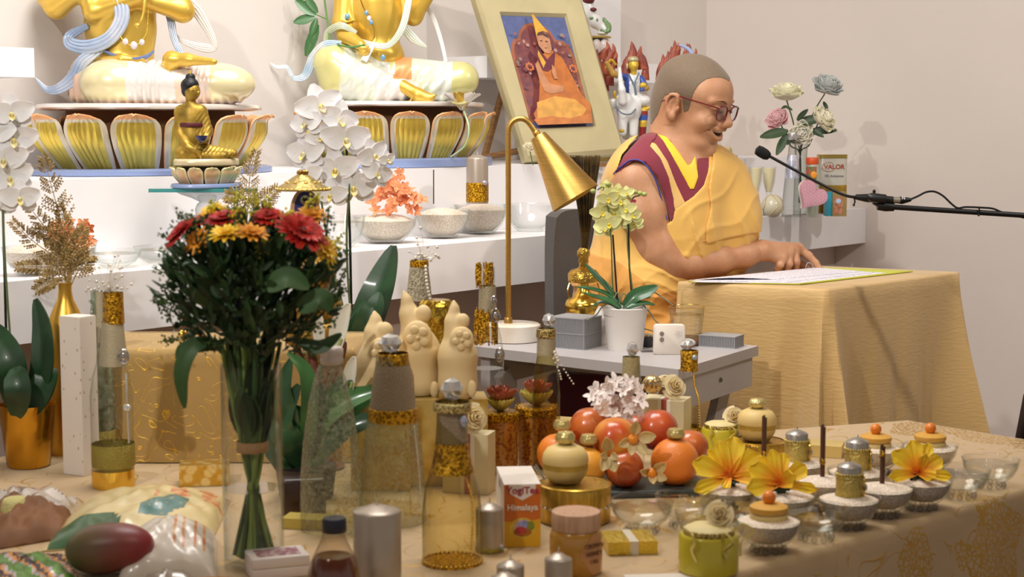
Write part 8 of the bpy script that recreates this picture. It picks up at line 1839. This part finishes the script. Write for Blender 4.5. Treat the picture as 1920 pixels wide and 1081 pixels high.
lab = mat('kraft label', '#c08c5c', .6); pts = []
for (u, v) in ((-.85, 0), (-.45, .55), (.2, .8), (.8, .55), (1.1, 0), (.8, -.55), (.2, -.8), (-.45, -.55)): a = -pi / 2 + .75 + u * .62; pts.append((a, .030 + v * .030))
m = MB(); m.grid(lambda u, v: c + Vector((cos(-pi / 2 + .15 + u * 1.2) * R * 1.008, sin(-pi / 2 + .15 + u * 1.2) * R * 1.008, .032 + (v - .5) * .056 * (min(1, .15 + 2.2 * min(u, 1.05 - u))))), 16, 6); m.build('label', lab, hj)
for i, (s_, sz) in enumerate((('CROWN', .0085), ('HONEY', .0085), ('1 KG', .007))):
 a = -pi / 2 + .68; n_ = Vector((cos(a), sin(a), 0)); text(s_, 'lettering', c + n_ * R * 1.04 + Vector((0, 0, .044 - i * .011)), sz, mat('dark brown ink', '#5a3018', .6), (-n_.y, n_.x, 0), (0, 0, 1), hj, bold=True)
Y = 2.13
def sil(cx, yt, yb, r, Y, label, **kw): return pillar(cx, yt + 8, yb, r, Y, label, group='silver pillar candles', botz=ZA + .0006, ydome=yt, **kw)
sil(708, 946, 1110, 45, 2.13, 'thick silver candle with peaked top, beside the syrup bottle')
sil(918, 942, 1068, 26, 2.28, 'silver candle with a green-gold glitter foot, left of the tea box', band_y=(1022, 1066), gem=(940, 1021, 6), bandm=mat('olive glitter', '#a89a4a'))
sil(1047, 1036, 1120, 26, 2.09, 'small silver candle with a long wick before the honey jar'); sil(957, 1049, 1128, 26, 2.085, 'small silver candle with peaked top before the tea box, the back one of two');
sil(946, 1072, 1150, 27, 2.03, 'small silver candle just entering the bottom edge under the tea box')
Y = 2.02; w, kk = fr(Y)
sy = thing('syrup_bottle', 'brown syrup bottle with a dark blue cap, at the bottom edge', 'bottle', ab(627, Y))
lobj('glass', 627, Y, [(48, 1150), (50, 1140), (50, 1080), (44, 1052), (28, 1020), (22, 1005), (21, 992)], glass('syrup bottle glass', '#f6f0e8', '#c9c0b4'), sy, ZA + .0006, caps=False)
lobj('syrup', 627, Y, [(46, 1148), (48, 1138), (48, 1080), (41, 1050), (34, 1040), (.1, 1039)], mat('brown syrup', '#6e2e10', .12, coat=1, var=.05), sy, ZA + .002)
lobj('cap', 627, Y, [(22, 996), (23, 994), (23, 974), (21, 970), (.1, 969)], mat('navy cap', '#1e2434', .4), sy)
m = MB(); b0 = ab(627, Y); m.grid(lambda u, v: Vector((b0.x, Y, ZA)) + Vector((cos(-pi + u * pi * .55) * 50.6 * kk, sin(-pi + u * pi * .55) * 50.6 * kk, .01 + v * (P(0, 1072, Y).z - ZA - .01))), 14, 3); m.build('label', mat('mustard label', '#a88326', .5), sy)
# stacked white tiles box
w, kk = fr(2.14)
R_t = Matrix.Rotation(.35, 3, 'Z')
for i, lab_ in enumerate(('lower white printed soap carton at the bottom edge, under its twin', 'upper white printed soap carton at the bottom edge, left of the syrup bottle')):
 c = base(508, 2.16, ZA + .0006 + i * .0152); rt = thing('soap_carton', lab_, 'box', c, 'white soap cartons'); m = MB(); m.box(c + Vector((0, 0, .0075)), (.040, .028, .0074), rz=.35, bev=.002); m.build('carton', mat('white soap card', '#e4d8d2', .45), rt)
 if i: m = MB(); m.box(c + Vector((0, 0, .0152)), (.030, .018, .0003), rz=.35); m.build('print', mat('rose print', '#c9b0ac', .5, col2='#8a4a5c', vscale=110), rt, smooth=False)
# gold chocolate with striped ribbon
gcb = giftbox('gold_foil_box', 'square yellow gold foil box with a striped grey ribbon, right of the honey jar', 1184, 2.29, .036, .034, .0095, .12, mat('hammered yellow gold foil', '#d9bc4a', .3, .75, bump=1., bscale=160, var=.05)); R_ = Matrix.Rotation(.12, 3, 'Z'); c = ORG[gcb]
m = MB(); m.box(c + R_ @ Vector((.002, 0, .0097)), (.0062, .0348, .0100), rz=.12); m.build('ribbon', mat('grey ribbon', '#b9ad98', .5, kind='wave', vscale=120, col2='#e0d8c4'), gcb, smooth=False)
m = MB(); c = ab(1250, 2.13); m.box(c + Vector((0, 0, .0006)), (.05, .025, .0006), rz=.1); tag(m.build('white_card', whc, smooth=False), 'white card lying flat at the bottom edge, right of the honey jar', 'card')
# ================================================= BOUQUET
YV_ = 2.20; w, kk = fr(YV_)
vs_ = thing('flower_vase', 'tall clear cylinder vase half full of water holding the red and yellow bouquet', 'vase', ab(464, YV_)); R = 58 * kk; c = ab(464, YV_); ht = P(0, 682, YV_).z - ZA
m = MB(); m.lathe(c, [(R * .97, 0), (R, .002), (R * 1.01, ht), (R * .975, ht), (R * .96, .012), (.001, .010)], 48, caps=False); m.build('glass', CLEAR(), vs_)
hw = P(0, 915, YV_).z - ZA; m = MB(); m.lathe(c + Vector((0, 0, hw)), [(.001, 0), (R * .965, 0)], 40, caps=False); m.build('water', WATER(), vs_)
bq = thing('flower_bouquet', 'dense bouquet of red gerberas, yellow blooms and dark greenery in the glass vase', 'bouquet', c + Vector((0, 0, .012)))
rs = np.random.RandomState(21); dkg = mat('bouquet dark leaf', '#22401f', .55, var=.25, vscale=14, col2='#182e16'); mdg = mat('bouquet mid leaf', '#36552a', .55, var=.2, vscale=14); stl = mat('pale stem', '#7d9a4c', .5, var=.15); gol = mat('goldenrod', '#c8c02e', .7, var=.2, vscale=80); grs2 = mat('goldenrod green', '#46632a', .7, var=.2)
bind = Vector((c.x, c.y, P(0, 835, YV_).z))
for i in range(34):
 a = rs.uniform(0, 2 * pi); rb_ = R * .7 * sqrt(rs.uniform(.05, 1)); a2 = a + pi + rs.uniform(-.6, .6)
 lo = c + Vector((cos(a2) * rb_, sin(a2) * rb_, .016)); md_ = bind + Vector((cos(a) * .016, sin(a) * .016, 0)) * rs.uniform(.3, 1); tp_ = Vector((c.x, c.y, P(0, 640, YV_).z)) + Vector((cos(a), sin(a), 0)) * .045 * rs.uniform(.3, 1)
 m = MB(); m.tube(curve([lo, md_, tp_], 8), .0030 if i % 3 else .0042, 6); m.build('stem', stl if i % 2 else mdg, bq)
m = MB(); m.lathe(bind - Vector((0, 0, .008)), [(.021, 0), (.0225, .004), (.022, .010), (.021, .015)], 24, mod=lambda t, hh: 1 + .05 * sin(9 * t), caps=False); m.build('raffia_tie', mat('raffia', '#b0895a', .8, bump=.6, bscale=200), bq)
for i in range(30):
 a = rs.uniform(0, 2 * pi); z_ = P(0, rs.uniform(690, 830), YV_).z; b0 = Vector((c.x, c.y, z_)) + Vector((cos(a), sin(a), 0)) * .017; m = MB(); m.petal(b0, Vector((cos(a) * .16, sin(a) * .16, rs.uniform(.6, 1.2))), Vector((cos(a), sin(a), 0)), .07, .026, .2, .02); m.build('leaf', dkg if i % 3 else mdg, bq)
cen = w(468, 556)
def leafcloud(n, mats2, name, ln, wd, rad, seed, inner=0, nb_=8):
 rs = np.random.RandomState(seed)
 for mm_i, mm_ in enumerate(mats2):
  for blk in range(nb_):
   m = MB()
   for i in range(n // (len(mats2) * nb_)):
    u = rs.normal(size=3); u /= np.linalg.norm(u);
    if u[2] < -.75: u[2] = -u[2]
    f = rs.uniform(inner, 1) ** .5; p = cen + Vector((u[0] * rad[0], u[1] * rad[1], u[2] * rad[2])) * f
    # the head narrows towards the vase neck
    zf = (p.z - (cen.z - rad[2])) / (2 * rad[2]); sc2 = .46 + .54 * min(1, max(0, zf) * 2.0); p = Vector((cen.x + (p.x - cen.x) * sc2, cen.y + (p.y - cen.y) * sc2, p.z))
    d = Vector((u[0] * .7, u[1] * .7, .75 + .4 * u[2])) + Vector(rs.normal(size=3) * .35); m.petal(p, d, Vector(u) + Vector((0, 0, .2)), ln * rs.uniform(.6, 1.2), wd * rs.uniform(.7, 1.2), .2, rs.uniform(-.2, .2), .0005, n=5)
   m.build(name, mm_, bq)
leafcloud(1500, [dkg, mdg, dkg], 'foliage', .024, .0085, (.122, .105, .112), 31, .1, 4)
leafcloud(64, [dkg, mdg], 'broad_leaf', .052, .022, (.085, .08, .085), 33, .2, 32)
for o in list(bq.children):
 if o.name.split('.')[0] in ('foliage',): o['kind'] = 'stuff'
def sprig(x0, y0, x1, y1, dd, seed, m_=None, n=60, rr_=16):
 rs = np.random.RandomState(seed); m = MB(); q = curve([w(x0, y0, dd), w((x0 + x1) / 2, (y0 + y1) / 2 - 8, dd), w(x1, y1, dd)], 14); m.tube(q, .0010, 4); m.cur = 1
 for i in range(n):
  f = rs.uniform(.3, 1); p = q[int(f * 14)] + Vector(rs.normal(size=3)) * rr_ * kk * .5 * (1.2 - f * .6); m.ell(p, rs.uniform(1.6, 3.2) * kk, seg=5, rings=3)
 m.build('goldenrod_sprig', [grs2, m_ or gol], bq)
sp_ = [(400, 480, 330, 398), (380, 500, 296, 436), (420, 440, 395, 380), (440, 430, 450, 360), (470, 430, 480, 352), (500, 430, 505, 372), (520, 440, 545, 398), (360, 520, 300, 470), (370, 600, 296, 530), (350, 560, 330, 500), (420, 520, 390, 470), (560, 430, 598, 362), (600, 520, 640, 440), (590, 560, 632, 480), (610, 600, 650, 500), (480, 500, 500, 440), (380, 450, 350, 405), (560, 520, 560, 440), (530, 500, 525, 430), (400, 620, 330, 590), (330, 620, 290, 620 - 62), (460, 560, 430, 500), (610, 480, 618, 385), (370, 560, 284, 500), (380, 600, 286, 560), (400, 640, 300, 640), (560, 620, 640, 560), (580, 600, 648, 540), (560, 640, 630, 600), (400, 500, 318, 420), (600, 500, 655, 470), (420, 640, 350, 668), (540, 650, 590, 660)]
for i, s_ in enumerate(sp_):
 dd = rs.uniform(-110, 30) if 340 < s_[2] < 600 else rs.uniform(-40, 60); gm2 = i in (2, 3, 4, 5, 11, 12, 6, 15)
 sprig(*s_, dd, 50 + i, gol if gm2 else grs2, 70 if gm2 else 55)
redp = mat('red gerbera petal', '#a3140f', .5, var=.12, vscale=60, col2='#c22c1a'); yep = mat('yellow bloom petal', '#e6b01c', .5, var=.08, vscale=60, col2='#f2d02c')
def gerb(x, y, d, r, ax, m_, seed, n=24, lab='red_gerbera', core='#3a1c10'):
 rs = np.random.RandomState(seed); cc = w(x, y, d); ax = Vector(ax).normalized(); q = Vector((0, 0, 1)).rotation_difference(ax); m = MB()
 for ring, (el, ln, nn_) in enumerate(((.12, 1, n), (.45, .8, n), (.9, .45, n // 2))):
  for i in range(nn_): a = 2 * pi * (i + ring * .5) / nn_ + rs.uniform(-.1, .1); dv = q @ Vector((cos(a) * cos(el), sin(a) * cos(el), sin(el))); m.petal(cc, dv, q @ Vector((-cos(a) * sin(el), -sin(a) * sin(el), cos(el))), r * kk * ln * rs.uniform(.9, 1.1), r * kk * .28, .2, -.08, .0005, n=6)
 m.cur = 1; m.ell(cc + ax * r * kk * .08, (r * kk * .16,) * 3, seg=10, rings=6); m.build(lab, [m_, mat('bloom core ' + core, core, .8)], bq)
gerb(566, 436, -100, 52, (.45, -.45, .8), redp, 1); gerb(420, 412, -50, 38, (-.1, -.25, 1), redp, 2); gerb(338, 438, -60, 36, (-.7, -.3, .7), redp, 3); gerb(505, 408, -50, 34, (0, -.4, 1), redp, 4); gerb(382, 415, 20, 36, (-.3, -.2, 1), redp, 9)
gerb(425, 440, -112, 38, (-.1, -.35, 1), yep, 5, 12, 'yellow_bloom', '#a87a10'); gerb(472, 438, -112, 34, (.2, -.35, 1), mat('amber bloom petal', '#dd9420', .5, var=.1), 6, 12, 'yellow_bloom', '#a87a10'); gerb(608, 466, -60, 34, (.8, -.4, .5), yep, 7, 14, 'yellow_bloom', '#a87a10'); gerb(585, 405, 10, 34, (.2, -.4, .9), mat('amber bloom petal', '#dd9420'), 8, 12, 'yellow_bloom', '#a87a10'); gerb(372, 452, -60, 30, (-.4, -.7, .5), mat('amber bloom petal', '#dd9420'), 12, 12, 'yellow_bloom', '#a87a10'); gerb(400, 398, 20, 30, (-.2, -.4, .9), yep, 13, 12, 'yellow_bloom', '#a87a10')
for pts, wd in (([(400, 640, -40), (360, 650, -60), (340, 700, -70), (346, 765, -60)], 16), ([(560, 640, -30), (600, 650, -40), (640, 625, -40)], 13), ([(400, 650, -20), (350, 650, -30), (330, 670, -30)], 12), ([(500, 540, -120), (540, 520, -125), (580, 540, -120)], 20), ([(560, 580, -100), (600, 560, -110), (622, 580, -105)], 20)):
 blade(bq, 'broad_leaf', [(p[0], p[1], p[2] * kk) for p in pts], YV_, wd, mdg, up=(0, -1, .4))
# peace lily in a dark pot between vase and bottle
YP = 2.62; w2, k2 = fr(YP)
plp = thing('peace_lily', 'leafy green peace lily in a dark pot behind the bouquet vase', 'plant', ab(575, YP))
lobj('pot', 575, YP, [(44, 958), (47, 952), (56, 880), (58, 872), (54, 874)], mat('dark purple pot', '#2e2024', .5), plp, ZA + .0006)
lily = mat('lily leaf', '#3c6a35', .35, var=.2, vscale=16, coat=.3); lily2 = mat('lily leaf dark', '#28502e', .35, var=.2, vscale=16, coat=.3)
for i, (pts, wd, mm_) in enumerate(((([(570, 870), (540, 780), (530, 730), (545, 672)]), 20, lily2), (([(575, 870), (560, 800), (520, 770), (505, 700)]), 24, lily), (([(580, 870), (600, 790), (650, 750), (718, 728)]), 24, lily), (([(580, 870), (620, 800), (690, 740), (708, 722)]), 18, lily), (([(572, 875), (545, 830), (528, 790), (560, 720)]), 26, lily2), (([(565, 875), (525, 850), (520, 800), (530, 760)]), 26, lily2), (([(585, 870), (640, 810), (680, 790), (705, 790)]), 20, lily2), (([(575, 870), (600, 800), (640, 720), (668, 708)]), 16, lily2), (([(570, 870), (580, 780), (575, 700), (540, 660)]), 16, lily), (([(560, 880), (535, 870), (520, 840), (522, 800)]), 20, lily2), (([(590, 870), (600, 840), (620, 780), (600, 720)]), 22, lily2), (([(578, 872), (560, 840), (550, 800), (560, 760)]), 26, lily2))):
 blade(plp, 'leaf', [(x, y, (-.03 + .012 * (i % 4)) if j else 0) for j, (x, y) in enumerate(pts)], YP, wd, mm_, up=(.1 * (i % 3 - 1), -1, .5), n=14)
for pts, (x, y, x1, y1) in (([(580, 870), (605, 760), (632, 660)], (628, 668, 664, 570)), ([(575, 870), (598, 740), (606, 650)], (604, 660, 608, 590)), ([(585, 870), (640, 780), (658, 730)], (655, 740, 672, 668))):
 m = MB(); m.tube(curve([w2(a, b_, 10) for a, b_ in pts], 10), 1.6 * k2, 6); m.build('stem', lily, plp); a = w2(x, y, 8); b_ = w2(x1, y1, 4); m = MB(); m.petal(a, b_ - a, (-.5, -1, .2), (b_ - a).length, (b_ - a).length * .36, .5, .12, .0008, n=10); m.build('white_spathe', mat('white spathe', '#e9e6da', .5, sss=.1), plp)
 m = MB(); q_ = a.lerp(b_, .35) + Vector((0, -.006, 0)); m.tube([a + Vector((0, -.004, 0)), q_], .0028, 8); m.build('spadix', mat('green spadix', '#a9b46a', .7), plp)
c = ab(560, 2.50); m = MB(); m.box(c + Vector((0, 0, .03)), (.035, .02, .03), rz=.2, bev=.006); tag(m.build('brown_packet', mat('dark brown wrap', '#3a2420', .4, coat=.3, var=.2)), 'dark brown wrapped packet between the vase and the frosted bottle', 'packet')
c = ab(566, 2.42); m = MB(); m.box(c + Vector((0, 0, .008)), (.034, .02, .008), rz=-.2); tag(m.build('yellow_packet', mat('dull yellow wrap', '#b9a24a', .5, var=.06), smooth=False), 'flat dull yellow packet in front of the brown packet', 'packet')
# ================================================= LEFT FOREGROUND GROCERIES
def pillow(name, label, corners, hgt, mats2, cat, seed=1, crinkle=.003, n=26, z=ZA + .0006, mfn2=None):
 """soft packet: four ground corners, puffed and crinkled"""
 g = [GZ(x, y, ZA) for x, y in corners]; qm = quadmap(*g); rs = np.random.RandomState(seed); ph = rs.uniform(0, 6, 8); cen_ = sum(g, Vector()) / 4; root = thing(name, label, cat, (cen_.x, cen_.y, ZA))
 def prof(u, v): return (max(0, sin(pi * u)) * max(0, sin(pi * v))) ** .42
 m = MB()
 def top(u, v): p = qm(u, v); p.z = z + .002 + hgt * prof(u, v) + crinkle * (sin(u * 21 + ph[0] + 3 * sin(v * 9)) + sin(v * 17 + ph[1] + 4 * sin(u * 7)) + .7 * sin((u + v) * 33 + ph[2])) * (.15 + prof(u, v)) * .7; return p
 m.grid(top, n, n)
 if mfn2:
  for f in range(len(m.m)): j, i = divmod(f, n - 1); m.m[f] = mfn2((i + .5) / (n - 1), (j + .5) / (n - 1))
 N = n * n
 def bot(u, v): p = qm(u, v); p.z = z; return p
 o_ = len(m.m); m.grid(lambda u, v: bot(u, 1 - v), n, n)
 for side in (0, 1):
  m.grid(lambda u, v, s=side: (top(s, u) * v + bot(s, u) * (1 - v)), n, 2); m.grid(lambda u, v, s=side: (top(u, s) * v + bot(u, s) * (1 - v)), n, 2)
 m.build('wrapper', mats2, root); return root
film = mat('crinkled clear film', '#cdbfb2', .15, coat=1, var=.1, bump=.5, bscale=60); krf = mat('brown paper inside', '#7a4f2c', .7, var=.15); crb = mat('cream packet', '#d9c48e', .35, coat=.4, var=.05); grb = mat('dark green print', '#2c5a2a', .35, coat=.4, var=.08); whb = mat('white packet', '#d8cdbf', .35, coat=.4, var=.04); teal = mat('teal print', '#4f7c78', .35, coat=.4, kind='voronoi', vscale=120, col2='#c9a850', c2pos=(.1, .3)); orp = mat('orange bread print', '#c0602e', .4, coat=.3, col2='#d9b080', vscale=60)
pillow('bread_bag', 'brown paper bag with crumpled film at the left edge', [(-60, 1040), (120, 1010), (160, 945), (-40, 935)], .040, [krf, film], 'bag', 3, .005, mfn2=lambda u, v: 1 if v > .55 or (v > .42 and u > .6) else 0)
def cbag(u, v):
 if v < .24 and .04 < u < .50 - v * .6: return 1
 if .50 < u < .80 and .18 < v < .48 and abs(v - .2 - (u - .5) * .8) < .16: return 2
 if u > .55 and v > .50 and (sin(u * 30 + v * 9) > -.2): return 3
 return 0
pillow('snack_bag', 'big cream snack bag with dark green and teal print and sliced bread picture', [(78, 1035), (400, 1010), (432, 940), (180, 932)], .042, [crb, grb, teal, orp], 'bag', 5, .003, 34, mfn2=cbag)
def wbag(u, v):
 if .52 < u < .95 and .15 < v < .8 and sin(u * 60) > .55: return 1
 return 0
pillow('white_bag', 'white plastic packet with thin orange stripes leaning by the vase', [(222, 1088), (408, 1084), (408, 1012), (240, 1020)], .055, [whb, orp], 'bag', 7, .003, 34, mfn2=wbag)
pillow('wrapper', 'shiny dark purple and orange sweet wrapper at the bottom left edge', [(-30, 1120), (140, 1110), (150, 1045), (-30, 1040)], .012, [mat('purple foil', '#3c2a34', .25, .3, var=.2), mat('orange foil', '#d08a34', .3, .2), mat('silver foil wrap', '#b9adb0', .2, .7), mat('green foil', '#5c8a34', .3, .2)], 'wrapper', 9, .004, 24, mfn2=lambda u, v: int(abs(sin(u * 7 + v * 5) * 3.99)) % 4)
w, kk = fr(2.16)
s = SDF(); s.ell(w(212, 1054), (80 * kk, 52 * kk, 46 * kk), Matrix.Rotation(radians(-4), 3, 'Y')); s.ell(w(176, 1062), (50 * kk, 44 * kk, 38 * kk), None, .02)
mg = bpy.data.materials.new('mango skin'); mg.use_nodes = True
def mk_mango(m):
 nt = m.node_tree; b = nt.nodes['Principled BSDF']; L = nt.links.new; tc = nd(nt, 'ShaderNodeTexCoord'); sx = nd(nt, 'ShaderNodeSeparateXYZ'); L(tc.outputs['Object'], sx.inputs[0]); nz = nd(nt, 'ShaderNodeTexNoise'); nz.inputs['Scale'].default_value = 25; L(tc.outputs['Object'], nz.inputs[0])
 ad = nd(nt, 'ShaderNodeMath', operation='MULTIPLY_ADD'); L(nz.outputs[0], ad.inputs[0]); ad.inputs[1].default_value = .05; L(sx.outputs[0], ad.inputs[2]); r = nd(nt, 'ShaderNodeMapRange'); L(ad.outputs[0], r.inputs[0]); r.inputs[1].default_value = -.02; r.inputs[2].default_value = .07
 c = nd(nt, 'ShaderNodeValToRGB'); L(r.outputs[0], c.inputs[0]); c.color_ramp.elements[0].color = c3('#605e3a'); c.color_ramp.elements[1].color = c3('#8a2e32'); e = c.color_ramp.elements.new(.5); e.color = c3('#6e4438'); L(c.outputs[0], b.inputs['Base Color']); b.inputs['Roughness'].default_value = .4
mk_mango(mg)
zmn = ZA + .001
o = sdf_obj('mango', s.mesh(.0025, .02), mg); dz = min(v.co.z for v in o.data.vertices); tag(o, 'large mango, green at one end and red at the other, at the bottom edge', 'mango')
o.location.z = zmn - dz
c = ab(8, 2.40); r_ = thing('egg_carton', 'pale yellow moulded egg carton cut by the left picture edge', 'carton', c); m = MB(); m.box(c + Vector((0, 0, .008)), (.030, .045, .008), bev=.004, rz=.1); m.build('tray', mat('pale yellow pulp', '#c6bd7a', .8, bump=.5, bscale=200), r_)
m = MB(); m.lathe(c + Vector((-.002, 0, .015)), [(.027, 0), (.026, .006), (.018, .030), (.015, .034), (.001, .035)], 8, sy=1.4); m.build('lid', mat('pale yellow pulp', '#c6bd7a'), r_)
c = ab(412, 2.06); m = MB(); m.ell(c + Vector((-.02, 0, .012)), (.045, .02, .012)); tag(m.build('orange_packet', mat('bright orange wrap', '#d98a1c', .4, coat=.4)), 'bright orange packet just showing at the bottom edge left of the vase', 'packet')
pillow('clear_film', 'crumpled clear film lying behind the mango, under the white packet', [(270, 1095), (360, 1092), (372, 1030), (280, 1030)], .016, [mat('grey film', '#9c8e80', .2, coat=.8, var=.15)], 'film', 12, .004, 16)
